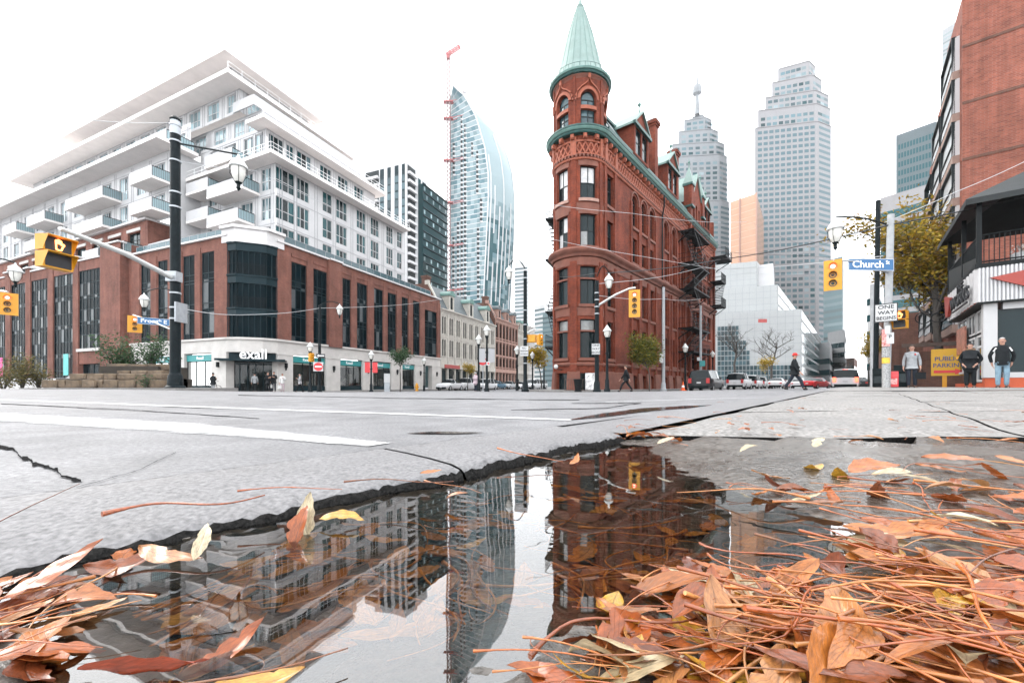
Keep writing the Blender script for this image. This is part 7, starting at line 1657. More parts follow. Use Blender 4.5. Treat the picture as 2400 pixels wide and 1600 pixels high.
def person(label, px, D, H, look, top, legs, hair='hair_dark', stride=0, arms='down', coat=0, skin='skin', zb=None, cap=None, bag=None, extra=None, bald=False, group=None):
    """figure facing local -y; look = heading angle offset; stride in metres"""
    p = Gd(px, D); zb = zg(p.x, p.y) if zb is None else zb
    t = thing('person', label, 'person', (p.x, p.y, zb), face_cam(p)+look, group or 'people in the street')
    k = H; hip = .52*k; f = stride; hp = hip-abs(f)*.12
    J = {}
    J['pel'] = (0,0,hp+.02*k); J['sp'] = (0,-.005*k,hp+.12*k); J['ch'] = (0,-.005*k,hp+.235*k); J['nk'] = (0,0,hp+.315*k); J['hb'] = (0,-.005*k,hp+.355*k); J['hc'] = (0,-.012*k,hp+.405*k); J['ht'] = (0,-.008*k,hp+.455*k)
    for s, sg in (('L',1),('R',-1)):
        st = f*sg
        J['h'+s] = (sg*.052*k,0,hp); J['k'+s] = (sg*.055*k,-st*.55-.015*k-(abs(st)*.12 if st < 0 else 0),hp*.53+(.02 if st < 0 else 0)); J['a'+s] = (sg*.055*k,-st*1.0+.01*k,.045*k+(.10*abs(st) if st < 0 else 0)); J['t'+s] = (sg*.065*k,-st*1.0-.085*k,.022*k+(.02*abs(st) if st < 0 else 0))
        J['s'+s] = (sg*.098*k,.0,hp+.272*k)
        if arms == 'pocket': J['e'+s] = (sg*.165*k,.055*k,hp+.115*k); J['w'+s] = (sg*.105*k,-.045*k,hp+.01*k)
        elif arms == 'bent' and sg > 0 or arms == 'both': J['e'+s] = (sg*.14*k,.0,hp+.12*k); J['w'+s] = (sg*.05*k,-.12*k,hp+.19*k)
        elif arms == 'back': J['e'+s] = (sg*.16*k,.03*k,hp+.12*k); J['w'+s] = (sg*.13*k,.05*k,hp-.02*k)
        else: J['e'+s] = (sg*.135*k,st*.3+.01*k,hp+.11*k); J['w'+s] = (sg*.14*k,st*.6-.03*k,hp-.025*k)
    V = Vector
    def chain(names, rads, ed, extra_=()):
        idx = {n: i for i, n in enumerate(names)}; return [J[n] for n in names], [(idx[a], idx[b]) for a, b in ed], rads
    # body: head, torso, limbs and hands in one surface
    names = ['pel','sp','ch','nk','hb','hc','ht']+[a+s for s in 'LR' for a in ('s','e','w','h','k','a','t')]
    rad = [(.075*k,.055*k),(.068*k,.05*k),(.08*k,.055*k),.03*k,.036*k,(.048*k,.058*k),.036*k]+[.03*k,.024*k,.017*k,.046*k,.032*k,.018*k,.010*k]*2
    ed = [('pel','sp'),('sp','ch'),('ch','nk'),('nk','hb'),('hb','hc'),('hc','ht')]
    for s in 'LR': ed += [('ch','s'+s),('s'+s,'e'+s),('e'+s,'w'+s),('pel','h'+s),('h'+s,'k'+s),('k'+s,'a'+s),('a'+s,'t'+s)]
    vv, ee, rr = chain(names, rad, ed)
    for s, sg in (('L',1),('R',-1)):                                   # palm and five fingers
        wi = names.index('w'+s); w = V(J['w'+s]); d = (w-V(J['e'+s])).normalized(); side = d.cross(V((sg,0,0.3))).normalized()
        pi = len(vv); vv.append(tuple(w+d*.055*k*.9)); rr.append((.022*k,.014*k)); ee.append((wi, pi))
        for q in range(4):
            off = side*(q-1.5)*.011*k; b = w+d*(.075)*k*.9+off; e = b+d*(.022+.006*(1.5-abs(q-1.5)))*k+V((-sg*.006*k,0,0)); i0 = len(vv); vv += [tuple(b), tuple(e), tuple(e+d*.014*k+V((-sg*.01*k,0,-.004*k)))]; rr += [.0055*k,.005*k,.0042*k]; ee += [(pi,i0),(i0,i0+1),(i0+1,i0+2)]
        b = w+d*.03*k+side*.022*k; i0 = len(vv); vv += [tuple(b), tuple(b+d*.02*k+side*.008*k)]; rr += [.006*k,.005*k]; ee += [(pi,i0),(i0,i0+1)]
    skin_obj('body', vv, ee, rr, skin, t)
    # clothes
    J['hem'] = (0,0,hp-.075*k); J['col'] = (0,-.002*k,hp+.335*k); names = ['pel','sp','ch','nk']+[a+s for s in 'LR' for a in ('s','e','w')]+['hem','col']; c = 1.0+.15*(coat > 0)
    rad = [(.106*k*c,.084*k*c),(.092*k*c,.072*k*c),(.098*k,.07*k),.046*k]+[.036*k,.031*k*c,.027*k]*2+[(.112*k,.09*k),.04*k]; ed = [('pel','sp'),('sp','ch'),('ch','nk'),('pel','hem'),('nk','col')]
    for s in 'LR': ed += [('ch','s'+s),('s'+s,'e'+s),('e'+s,'w'+s)]
    if coat: J['cl'] = (0,.0,hp-.1*k-coat*k); names.append('cl'); rad.append((.105*k,.09*k)); ed.append(('hem','cl'))
    vv, ee, rr = chain(names, rad, ed); skin_obj('coat' if coat else 'jacket', vv, ee, rr, top, t)
    J['tp'] = (0,0,hp-.03*k); names = ['tp']+[a+s for s in 'LR' for a in ('h','k','a')]; rad = [(.062*k,.052*k)]+[.054*k,.044*k,.036*k]*2; ed = []
    for s in 'LR': J['h'+s] = (J['h'+s][0], J['h'+s][1], hp-.05*k)
    for s in 'LR': ed += [('tp','h'+s),('h'+s,'k'+s),('k'+s,'a'+s)]
    vv, ee, rr = chain(names, rad, ed); skin_obj('trousers', vv, ee, rr, legs, t)
    for s in 'LR':
        a, b = V(J['a'+s]), V(J['t'+s]); skin_obj('shoe', [tuple(a+V((0,.02*k,-.022*k))), tuple((a+b)/2+V((0,0,-.01*k))), tuple(b)], [(0,1),(1,2)], [(.038*k,.034*k),(.038*k,.032*k),(.032*k,.028*k)], 'shoe', t)
    # face
    hc = V(J['hc']); hd_ = link('head_features', None, t, tuple(hc))
    for sg in (-1, 1):
        mb = MB(); mb.ball((sg*.018*k,-.043*k,.004*k), .006*k, 5); mb.obj('eye', 'eye', hd_)
        mb = MB(); mb.ball((sg*.043*k,.004*k,-.004*k), .013*k, 5, .5, 1.3); mb.obj('ear', skin, hd_)
    mb = MB(); mb.face([(-.007*k,-.046*k,-.012*k),(.007*k,-.046*k,-.012*k),(0,-.062*k,-.014*k)]); mb.face([(-.006*k,-.046*k,.006*k),(-.008*k,-.046*k,-.012*k),(0,-.062*k,-.014*k)]); mb.face([(.006*k,-.046*k,.006*k),(0,-.062*k,-.014*k),(.008*k,-.046*k,-.012*k)]); mb.obj('nose', skin, hd_)
    mb = MB(); mb.box(-.013*k,.013*k,-.046*k,-.036*k,-.031*k,-.026*k); mb.obj('mouth', 'lips', hd_)
    mb = MB()                                                          # hair: cap over the back and top of the head
    for i in range(8):
        for j in range(16):
            P = []
            for di, dj in ((0,0),(0,1),(1,1),(1,0)):
                th, ph = (i+di)/8*(.60 if not bald else .5)*PI, (j+dj)/16*2*PI; front = -math.sin(ph); lim = th*(1.12-.5*max(0, min(1, (front+.2)/.8))); P.append((.047*k*math.sin(lim)*math.cos(ph), .056*k*math.sin(lim)*math.sin(ph)+.006*k, .055*k*math.cos(lim)+.012*k))
            mb.face(P)
    mb.obj('hair', hair, hd_, smooth=60)
    if cap:
        mb = MB(); mb.lathe([(.060*k,.0),(.062*k,.02*k),(.052*k,.05*k),(.026*k,.07*k),(0,.073*k)], (0,0,.014*k), 14); mb.slab([(-.035*k,.016*k),(.035*k,.016*k),(.035*k,.022*k),(-.035*k,.022*k)], -.10*k, -.03*k); mb.obj('cap', cap, hd_, smooth=50)
    if bag:
        w = V(J['wR' if bag[0] == 'R' else 'wL'])-V((0,0,.09*k)); mb = MB(); mb.box(-.16,.16,-.07,.07,-.36,-.08); mb.tube([(-.08,0,-.08),(-.05,0,.02),(.05,0,.02),(.08,0,-.08)], .012, 5); b = mb.obj('bag', bag[1], None, tuple(t.matrix_basis @ w)); b.rotation_euler = (0,0,t.rotation_euler.z); tag(b, bag[2], 'bag')
    if extra == 'hood': mb = MB(); mb.tube([(.06*k*math.cos(q), .03*k+.05*k*math.sin(q), hp+.325*k) for q in [x*PI/8 for x in range(17)]], .022*k, 8); mb.obj('fur_collar', 'fur', t, smooth=60)
    if extra == 'poppy': mb = MB(); mb.ball((.055*k,-.07*k,hp+.25*k), .018*k, 5); mb.obj('poppy', 'cloth_red', t)
    if extra == 'stripe':
        for sg in (-1,1): mb = MB(); mb.tube([(sg*.085*k,-.05*k,hp+.27*k),(sg*.12*k,-.035*k,hp+.2*k)], .012*k, 5); mb.obj('jacket_stripe', 'white_paint', t)
    return t
person('man in grey jacket with dark bag standing beside the parking sign', 2137, 17.2, 1.8, .05, 'cloth_grey', 'cloth_navy', 'hair_brown', 0, 'down', zb=.15, bag=('L','cloth_black','dark shoulder bag hanging from the hand of the grey jacket man'), extra='poppy')
person('woman in long black fur-collared coat waiting by the restaurant', 2274, 15.4, 1.7, -.1, 'cloth_black', 'cloth_black', 'hair_dark', 0, 'pocket', coat=.12, skin='skin', zb=.15, extra='hood')
person('grey haired man in black jacket and blue jeans beside the white pillar', 2349, 14.7, 1.82, .15, 'cloth_black', 'cloth_denim', 'hair_grey', 0, 'back', zb=.15, bald=True, extra='stripe')
person('walker in dark clothes and red cap crossing the road', 1862, 19.6, 1.78, PI/2-.2, 'cloth_black', 'cloth_navy', 'hair_brown', .36, 'down', coat=.04, zb=.05, cap='cloth_red')
person('walker in black striding past the flatiron facade', 1467, 26.5, 1.75, -PI/2+.1, 'cloth_black', 'cloth_black', 'hair_brown', .40, 'down', coat=.05, zb=-.13)
person('person in pale coat with bag waiting at the left street crossing', 1115, 34.5, 1.68, 2.6, 'cloth_pink', 'cloth_navy', 'hair_grey', .05, 'both', coat=.1, zb=-.25, bag=('R','cloth_blue','blue bag carried by the person in the pale coat'))
person('person in dark clothes on the left street pavement', 1212, 55, 1.75, 0, 'cloth_black', 'cloth_black', 'hair_dark', .1, 'down', zb=-.25)
person('person in grey top entering the drugstore door', 597, 36.5, 1.7, PI, 'cloth_grey', 'cloth_black', 'hair_dark', .1, 'down', zb=-.28)
person('person in black with arms raised before the drugstore', 628, 35.2, 1.72, .6, 'cloth_black', 'cloth_black', 'hair_brown', .05, 'both', zb=-.28)
person('person in black carrying a white bag before the drugstore', 642, 35.6, 1.78, -.3, 'cloth_black', 'cloth_navy', 'hair_dark', 0, 'bent', zb=-.28, bag=('R','cloth_white','white carrier bag held outside the drugstore'))
person('woman in white top holding a drink before the stone pier', 662, 35.3, 1.62, 0, 'cloth_white', 'cloth_pink', 'hair_brown', 0, 'bent', zb=-.28, bag=('R','cloth_white','white bag beside the woman in the white top'))
person('person in striped shirt walking past the drugstore window', 703, 35.8, 1.66, -PI/2, 'cloth_stripe', 'cloth_black', 'hair_dark', .28, 'both', zb=-.28)
cyc = person('cyclist in dark jacket and light trousers beside a bicycle', 499, 31, 1.66, 2.4, 'cloth_black', 'cloth_grey', 'hair_dark', .12, 'both', zb=-.38)
bk_ = thing('bicycle', 'dark bicycle held by the person in light trousers', 'bicycle', tuple(Gd(494, 31.4)), 0); bk_.location.z = -.38
for x in (-.52,.52):
    mb = MB(); mb.tube([(x+.33*math.cos(q*PI/10),0,.34+.33*math.sin(q*PI/10)) for q in range(21)], .018, 6); w_ = mb.obj('wheel', 'tyre', bk_)
    mb = MB()
    for q in range(8): mb.tube([(x,0,.34),(x+.33*math.cos(q*PI/4),0,.34+.33*math.sin(q*PI/4))], .004, 3)
    mb.obj('spokes', 'rim', w_)
mb = MB()
for a, b in (((-.52,.34),(-.08,.36)),((-.08,.36),(-.2,.85)),((-.2,.8),(.36,.82)),((-.08,.36),(.36,.78)),((-.52,.34),(-.2,.8)),((.52,.34),(.36,.95))): mb.tube([(a[0],0,a[1]),(b[0],0,b[1])], .018, 6)
mb.obj('frame', 'black_metal', bk_); mb = MB(); mb.tube([(.42,-.26,1.0),(.36,0,.97),(.42,.26,1.0)], .014, 6); mb.obj('handlebar', 'black_metal', bk_); mb = MB(); mb.box(-.33,-.1,-.06,.06,.87,.92); mb.obj('saddle', 'black_metal', bk_)
# ---------------------------------------------------------------- trees, shrubs and the stone planter
mat('bark', (.055,.048,.042), .9, var=.3, scale=8, bump=.5, bscale=30); mat('bark_pale', (.16,.14,.12), .9, var=.3, scale=8, bump=.5, bscale=30)
def leaf_mat(name, cols):
    m, t, b = nodes(name); L = t.links.new; g = NN(t, 'ShaderNodeNewGeometry'); r = NN(t, 'ShaderNodeValToRGB'); e = r.color_ramp.elements
    for i, c in enumerate(cols):
        q = e[i] if i < 2 else e.new(i/(len(cols)-1)); q.position = i/(len(cols)-1); q.color = c4(c)
    L(g.outputs['Random Per Island'], r.inputs['Fac']); L(r.outputs[0], b.inputs['Base Color']); b.inputs['Roughness'].default_value = .6; b.inputs['Specular IOR Level'].default_value = .3
    tl = NN(t, 'ShaderNodeBsdfTranslucent'); mx_ = NN(t, 'ShaderNodeMixShader'); mx_.inputs[0].default_value = .3; L(r.outputs[0], tl.inputs[0]); L(b.outputs[0], mx_.inputs[1]); L(tl.outputs[0], mx_.inputs[2]); L(mx_.outputs[0], t.nodes['Material Output'].inputs[0])
leaf_mat('leaf_autumn', [(.11,.10,.014),(.28,.20,.02),(.38,.25,.025),(.24,.12,.015),(.10,.11,.018)]); leaf_mat('leaf_green', [(.018,.045,.022),(.035,.075,.03),(.05,.09,.035)]); leaf_mat('leaf_yellow', [(.30,.19,.015),(.40,.27,.02),(.22,.18,.02)]); leaf_mat('leaf_mix', [(.05,.075,.02),(.11,.12,.02),(.24,.18,.02)]); leaf_mat('leaf_dry', [(.10,.08,.03),(.07,.075,.025),(.16,.11,.035)])
def leafset(mb, pts, size, n, spread, r):
    for p in pts:
        for _ in range(n):
            c = p+Vector((r.gauss(0,spread), r.gauss(0,spread), r.gauss(0,spread*.8))); a = Vector((r.uniform(-1,1), r.uniform(-1,1), r.uniform(-.6,.6))).normalized(); b = a.cross(Vector((r.uniform(-1,1), r.uniform(-1,1), r.uniform(-1,1)))).normalized(); s = size*r.uniform(.6,1.3)
            mb.face([c-a*s, c+b*s*.45, c+a*s, c-b*s*.45])
def tree(name, label, px, D, H, spread, seed, leaf=None, n=26, size=.07, tr=.07, bark='bark', zb=None, lean=(0,0), fork=.32, levels=4, lspread=.22, cat='tree', limbs=6, updo=.75, group=None, stray=0):
    p = Gd(px, D); zb = zg(p.x, p.y)+.1 if zb is None else zb; t = thing(name, label, cat, (p.x, p.y, zb), 0, group); r = random.Random(seed); mb = MB(); tips = []
    def grow(a, d, L, rad, lv):
        k = 5; pts = [a]; dd = d.copy()
        for i in range(k):
            dd = (dd+Vector((r.gauss(0,.13), r.gauss(0,.13), r.gauss(.03,.08)))).normalized(); pts.append(pts[-1]+dd*L/k)
        mb.tube(pts, [rad*(1-.5*i/k) for i in range(k+1)], 5 if lv else 8, False)
        if lv >= levels-2: tips.extend(pts[2:])
        if lv >= levels: return
        for _ in range(3 if lv else limbs):
            f = r.uniform(.45,1) if lv else r.uniform(.3,1); q = pts[min(int(f*k), k)]; ax = Vector((r.uniform(-1,1)*spread, r.uniform(-1,1)*spread, r.uniform(.1,1)*updo)).normalized()
            grow(q, (dd*.5+ax).normalized(), L*r.uniform(.5,.75), rad*.5, lv+1)
    d0 = Vector((lean[0], lean[1], 1)).normalized(); top = d0*H*fork
    mb.tube([Vector((0,0,-.1)), d0*H*fork*.4+Vector((.02,0,0)), top], [tr*1.25, tr*1.05, tr*.9], 8, False); grow(top, d0, H*.36, tr*.85, 0)
    tk = mb.obj('trunk', bark, t, smooth=60)
    if leaf: m2 = MB(); leafset(m2, tips, size, n, lspread, r); m2.obj('crown', leaf, t)
    return t
tree('autumn_tree', 'large yellow green autumn tree behind the street corner poles', 2212, 27, 16.5, 1.6, 31, 'leaf_autumn', 11, .14, .22, 'bark', .12, (-.13,0), .20, 4, .42, limbs=11, updo=.7)
tree('young_tree', 'slim young tree turning yellow before the flatiron facade', 1522, 31.5, 5.0, .6, 5, 'leaf_mix', 7, .095, .05, 'bark', None, (0,0), .2, 3, .26, limbs=14, updo=.9)
tree('young_tree', 'thin green young tree in front of the drugstore piers', 938, 39, 4.4, .9, 9, 'leaf_green', 5, .09, .05, 'bark', None, (0,0), .38, 3, .25, limbs=7)
tree('yellow_tree', 'yellow leaved tree on the left street by the banded pole', 1270, 46, 5.0, 1.1, 12, 'leaf_yellow', 7, .12, .07, 'bark', None, (-.1,0), .38, 3, .34, limbs=8)
tree('yellow_tree', 'small yellow tree before the cream terrace shopfronts', 1096, 58, 3.4, .9, 14, 'leaf_yellow', 4, .10, .05, 'bark', None, (0,0), .5, 3, .25)
tree('bare_tree', 'leafless dark tree left in front of the white grid block', 1722, 70, 13.5, 1.1, 41, None, tr=.22, limbs=8, fork=.22, levels=4); tree('bare_tree', 'leafless tree right in front of the white grid block', 1808, 66, 12.0, 1.15, 43, None, tr=.18, limbs=8, fork=.24, levels=4)
tree('bare_tree', 'leafless tree far down the right street', 1990, 120, 9, 1.1, 47, None, tr=.2, limbs=7)
tree('yellow_tree', 'small yellow tree under the bare trees by the white grid block', 1800, 62, 4.2, .9, 17, 'leaf_yellow', 3, .12, .05, 'bark', None, (0,0), .5, 3, .3)
tree('yellow_tree', 'narrow yellow tree beside the corner lantern post', 2036, 40, 5.5, .5, 19, 'leaf_yellow', 5, .12, .06, 'bark', None, (0,0), .3, 3, .25)
# planter island
pi_ = Gd(250, 18.6)
isl = [G(120,912,.1) if 0 else (-20.5,17.2), (-13.2,16.2), (-12.4,17.0), (-12.9,19.5), (-21,21.5)]
mb = MB(); mb.prism(isl, -.4, .15); tag(mb.obj('traffic_island', 'pavement'), 'raised paved island under the black pole', kind='structure')
mat('quarry_stone', (.075,.06,.048), .9, var=.45, scale=2.2, bump=.9, bscale=7, tint=(.12,.085,.055))
pln = thing('stone_planter', 'tiered planter of rough brown stone blocks beside the black pole', 'planter', (pi_.x, pi_.y, .12)); rp_ = random.Random(6); DP = 18.0
mat('soil', (.03,.024,.018), .95, var=.3)
def stone(px0, px1, py0, py1, D):
    x0, x1 = rx(px0)*D, rx(px1)*D; z0, z1 = zat(py1, D), zat(py0, D); me = bpy.data.meshes.new('stone'); bm = bmesh.new()
    bmesh.ops.create_cube(bm, size=1); bmesh.ops.bevel(bm, geom=bm.edges[:], offset=.07, segments=1, affect='EDGES')
    for v in bm.verts: v.co = Vector(((v.co.x)*(x1-x0-.03), v.co.y*.55, v.co.z*(z1-z0-.015)))+Vector((rp_.uniform(-.025,.025), rp_.uniform(-.03,.03), rp_.uniform(-.015,.015)))
    bm.to_mesh(me); bm.free(); me.materials.append(M['quarry_stone']); link('stone', me, pln, ((x0+x1)/2-pi_.x, D-pi_.y+rp_.uniform(-.06,.06), (z0+z1)/2-.12))
for py0, py1, segs_, D in ((890,909,[116,152,168,206,240,252,290,330,362,396],18.0),(875,890,[178,218,256,284,330,352,396],18.35),(868,876,[286,318,360,396],18.6),(853,868,[266,312,356,396],18.9)):
    for a, b in zip(segs_, segs_[1:]): stone(a, b, py0, py1, D)
mb = MB(); q0, q1 = Gd(262, 19.1)-pi_, Gd(396, 19.1)-pi_; mb.box(q0.x, q1.x, -.1, 1.6, 0, 1.0); mb.obj('soil', 'soil', pln); mb = MB(); q0 = Gd(125, 18.6)-pi_; mb.box(q0.x, q1.x, .1, 1.9, 0, .45); mb.obj('soil', 'soil', pln)
def shrub(label, px, D, zb, H, wd, seed, leaf, n=1500, size=.06):
    p = Gd(px, D); t = thing('shrub', label, 'shrub', (p.x, p.y, zb), 0, 'shrubs in and around the stone planter'); r = random.Random(seed); mb = MB(); L = []
    for k in range(16):
        a = r.uniform(0,2*PI); rr = r.uniform(.25,1)*wd/2; tip = Vector((rr*math.cos(a), rr*math.sin(a)*.7, H*r.uniform(.5,1.0))); m = tip*.5+Vector((0,0,H*.12)); mb.tube([(0,0,-.1), m, tip], [.025,.014,.006], 5, False)
        for f in (.45,.6,.75,.9,1.0,1.06): L.append(tip*f+Vector((r.gauss(0,.06),r.gauss(0,.06),r.gauss(0,.05))))
    mb.obj('stems', 'bark', t); m2 = MB(); leafset(m2, L, size, max(1, n//len(L)), .13*max(wd,.6), r); m2.obj('foliage', leaf, t)
shrub('dense green shrub left on the stone planter', 272, 19.3, .62, 1.75, 1.5, 61, 'leaf_green'); shrub('dark green shrub right on the planter beside the black pole', 352, 19.6, 1.05, 1.35, 1.7, 62, 'leaf_green'); shrub('green shrub between the two larger ones on the planter', 312, 19.8, .7, 1.2, 1.2, 63, 'leaf_green', 900)
shrub('yellowing shrub at the far left before the brick podium', 52, 23, .05, 1.75, 1.7, 64, 'leaf_dry'); shrub('low yellowing shrub right of the far left one', 92, 23.5, .05, 1.2, 1.3, 65, 'leaf_dry', 900); shrub('low reddish green shrub at the left picture edge', 8, 22, .05, 1.1, 1.8, 66, 'leaf_dry', 1100); shrub('small weed growing out of the planter stones', 345, 17.75, .14, .45, .6, 67, 'leaf_green', 300, .04)
lw = thing('low_wall', 'low white wall behind the far left shrubs', 'wall', tuple(Gd(60, 26))); mb = MB(); mb.box(-6, 8, -.15, .15, -.3, .62); mb.obj('wall', 'white_concrete', lw); mb = MB(); mb.box(-6.05, 8.05, -.2, .2, .62, .72); mb.obj('coping', 'white_concrete', lw)
# ---------------------------------------------------------------- puddle, its bed, fallen leaves and stalks
PUD = [kp(-.42,-.0,0)[:2], kp(0,.03,0)[:2], kp(1.46,.03,0)[:2], (.50,1.50), (.47,1.28), (.44,1.05), (.47,.93), (.51,.80), (.54,.68), (.47,.56), (.38,.48), (.29,.435), (.18,.385), (.09,.35), (.02,.335), (-.035,.30), (-.05,.2), (-.25,.14), (-.36,.28), (-.43,.38)]
def sdist(x, y):
    d = 1e9; ins = False; n = len(PUD)
    for i in range(n):
        ax, ay = PUD[i]; bx_, by = PUD[(i+1) % n]; ex, ey = bx_-ax, by-ay; t = max(0, min(1, ((x-ax)*ex+(y-ay)*ey)/(ex*ex+ey*ey))); d = min(d, math.hypot(x-ax-ex*t, y-ay-ey*t))
        if (ay > y) != (by > y) and x < ax+ex*(y-ay)/ey: ins = not ins
    return d if ins else -d
from mathutils import noise as mnoise
def zbed(x, y, fine=True):
    d = sdist(x, y)+.035*mnoise.noise((x*9, y*9, 3))+.015*mnoise.noise((x*27, y*27, 8)); nz = .0025*mnoise.noise((x*60, y*60, 1)) if fine else 0
    if d > 0: s = min(1, d/.16); z = -.022*s*s*(3-2*s)
    else: s = min(1, -d/.5); z = .025*(1-(1-s)**2)
    return z+nz+.0015*mnoise.noise((x*20, y*20, 0))
sr = sorted({*[round(-1.6+.02*i, 3) for i in range(160)], 1.7, 1.9, 2.2, 2.6, 3.1, 3.7, 4.4, 5.2}); mr_ = [0,.008]+[.02*i for i in range(1,70)]+[1.5,1.7,2,2.4,3,4]
mb = MB(); Vb = []; idx = {}
for i, s in enumerate(sr):
    for j, m in enumerate(mr_):
        p = K0+KD*s-KN*(m-.012); x, y = p.x, p.y; lim = 1.685-.055*(x-K1.x)
        over = y > lim-.012
        if over: y = lim
        Vb.append((x, y, -.03 if over else zbed(x, y)))
me = bpy.data.meshes.new('pavement_hollow'); nj = len(mr_)
me.from_pydata(Vb, [], [(i*nj+j, (i+1)*nj+j, (i+1)*nj+j+1, i*nj+j+1) for i in range(len(sr)-1) for j in range(nj-1)])
me.materials.append(M['wet_concrete']); me.polygons.foreach_set('use_smooth', [True]*len(me.polygons)); tag(link('pavement_hollow', me), 'wet sunken pavement slab holding the puddle', kind='structure')
m, t, b = nodes('puddle_water'); t.nodes.remove(b); L = t.links.new
gsy = NN(t, 'ShaderNodeBsdfGlossy', Roughness=0.0); gsy.inputs[0].default_value = (1,1,1,1); tp_ = NN(t, 'ShaderNodeBsdfTransparent'); tp_.inputs[0].default_value = (.93,.86,.74,1); fr = NN(t, 'ShaderNodeFresnel', IOR=2.1); ms = NN(t, 'ShaderNodeMixShader')
tc = NN(t, 'ShaderNodeTexCoord'); nz = NN(t, 'ShaderNodeTexNoise', Scale=14, Detail=1.5); L(tc.outputs['Object'], nz.inputs['Vector']); bp = NN(t, 'ShaderNodeBump', Strength=.05, Distance=.004); L(nz.outputs['Fac'], bp.inputs['Height']); L(bp.outputs[0], gsy.inputs['Normal']); L(bp.outputs[0], fr.inputs['Normal'])
L(fr.outputs[0], ms.inputs[0]); L(tp_.outputs[0], ms.inputs[1]); L(gsy.outputs[0], ms.inputs[2]); L(ms.outputs[0], t.nodes['Material Output'].inputs[0])
mb = MB(); wp = [kp(-.9,.02,0)[:2], kp(1.5,.02,0)[:2], (.75,1.55), (.75,.3), (.4,-.1), (-.6,-.1)]; mb.face([(x,y,0) for x, y in wp[::-1]]); tag(mb.obj('water', 'puddle_water'), 'still puddle mirroring the buildings', kind='structure')
# leaves
def fallen_mat(name, cols, rough=.3, coat=.3, dark=1):
    m, t, b = nodes(name); L = t.links.new; oi = NN(t, 'ShaderNodeObjectInfo'); r = NN(t, 'ShaderNodeValToRGB'); e = r.color_ramp.elements
    for i, c in enumerate(cols):
        q = e[i] if i < 2 else e.new(i/(len(cols)-1)); q.position = i/(len(cols)-1); q.color = c4(c, dark)
    L(oi.outputs['Random'], r.inputs['Fac'])
    tc = NN(t, 'ShaderNodeTexCoord'); sx = NN(t, 'ShaderNodeSeparateXYZ'); L(tc.outputs['UV'], sx.inputs[0])
    av = NN(t, 'ShaderNodeMath', _operation='ABSOLUTE'); L(sx.outputs[1], av.inputs[0])
    mrb = NN(t, 'ShaderNodeMapRange', i1=.0, i2=.09, i3=.55, i4=1.0); L(av.outputs[0], mrb.inputs[0])                     # midrib
    ad = NN(t, 'ShaderNodeMath', _operation='MULTIPLY_ADD'); ad.inputs[1].default_value = -.35; L(av.outputs[0], ad.inputs[0]); L(sx.outputs[0], ad.inputs[2])
    wv = NN(t, 'ShaderNodeMath', _operation='MULTIPLY'); wv.inputs[1].default_value = 62; L(ad.outputs[0], wv.inputs[0]); sn = NN(t, 'ShaderNodeMath', _operation='SINE'); L(wv.outputs[0], sn.inputs[0])
    mv = NN(t, 'ShaderNodeMapRange', i1=.75, i2=1, i3=1, i4=.78); L(sn.outputs[0], mv.inputs[0])
    nz = NN(t, 'ShaderNodeTexNoise', Scale=5, Detail=5, Roughness=.7); L(tc.outputs['Generated'], nz.inputs['Vector']); mn = NN(t, 'ShaderNodeMapRange', i1=.3, i2=.7, i3=.5, i4=1.35); L(nz.outputs['Fac'], mn.inputs[0])
    m1 = NN(t, 'ShaderNodeMath', _operation='MULTIPLY'); L(mrb.outputs[0], m1.inputs[0]); L(mv.outputs[0], m1.inputs[1]); m2 = NN(t, 'ShaderNodeMath', _operation='MULTIPLY'); L(m1.outputs[0], m2.inputs[0]); L(mn.outputs[0], m2.inputs[1])
    mu = NN(t, 'ShaderNodeMixRGB', _blend_type='MULTIPLY'); mu.inputs[0].default_value = 1; L(r.outputs[0], mu.inputs[1]); L(m2.outputs[0], mu.inputs[2]); L(mu.outputs[0], b.inputs['Base Color'])
    b.inputs['Roughness'].default_value = rough; b.inputs['Coat Weight'].default_value = coat; b.inputs['Coat Roughness'].default_value = .08
    bp = NN(t, 'ShaderNodeBump', Strength=.35, Distance=.002); L(m1.outputs[0], bp.inputs['Height']); L(bp.outputs[0], b.inputs['Normal'])
    tl = NN(t, 'ShaderNodeBsdfTranslucent'); L(mu.outputs[0], tl.inputs[0]); mx_ = NN(t, 'ShaderNodeMixShader'); mx_.inputs[0].default_value = .22; L(b.outputs[0], mx_.inputs[1]); L(tl.outputs[0], mx_.inputs[2]); L(mx_.outputs[0], t.nodes['Material Output'].inputs[0])
fallen_mat('fallen_leaf', [(.28,.062,.012),(.36,.095,.018),(.13,.03,.012),(.42,.145,.03),(.32,.072,.014),(.44,.21,.075),(.18,.04,.014)]); fallen_mat('sunken_leaf', [(.50,.17,.03),(.62,.26,.045),(.34,.11,.025),(.70,.36,.08)], .6, 0); fallen_mat('pale_leaf', [(.42,.33,.20),(.48,.40,.26)], .3, .4); fallen_mat('red_leaf', [(.26,.045,.018),(.30,.055,.02)], .22, .7); fallen_mat('yellow_leaf', [(.50,.27,.03),(.46,.22,.03)], .3, .4)
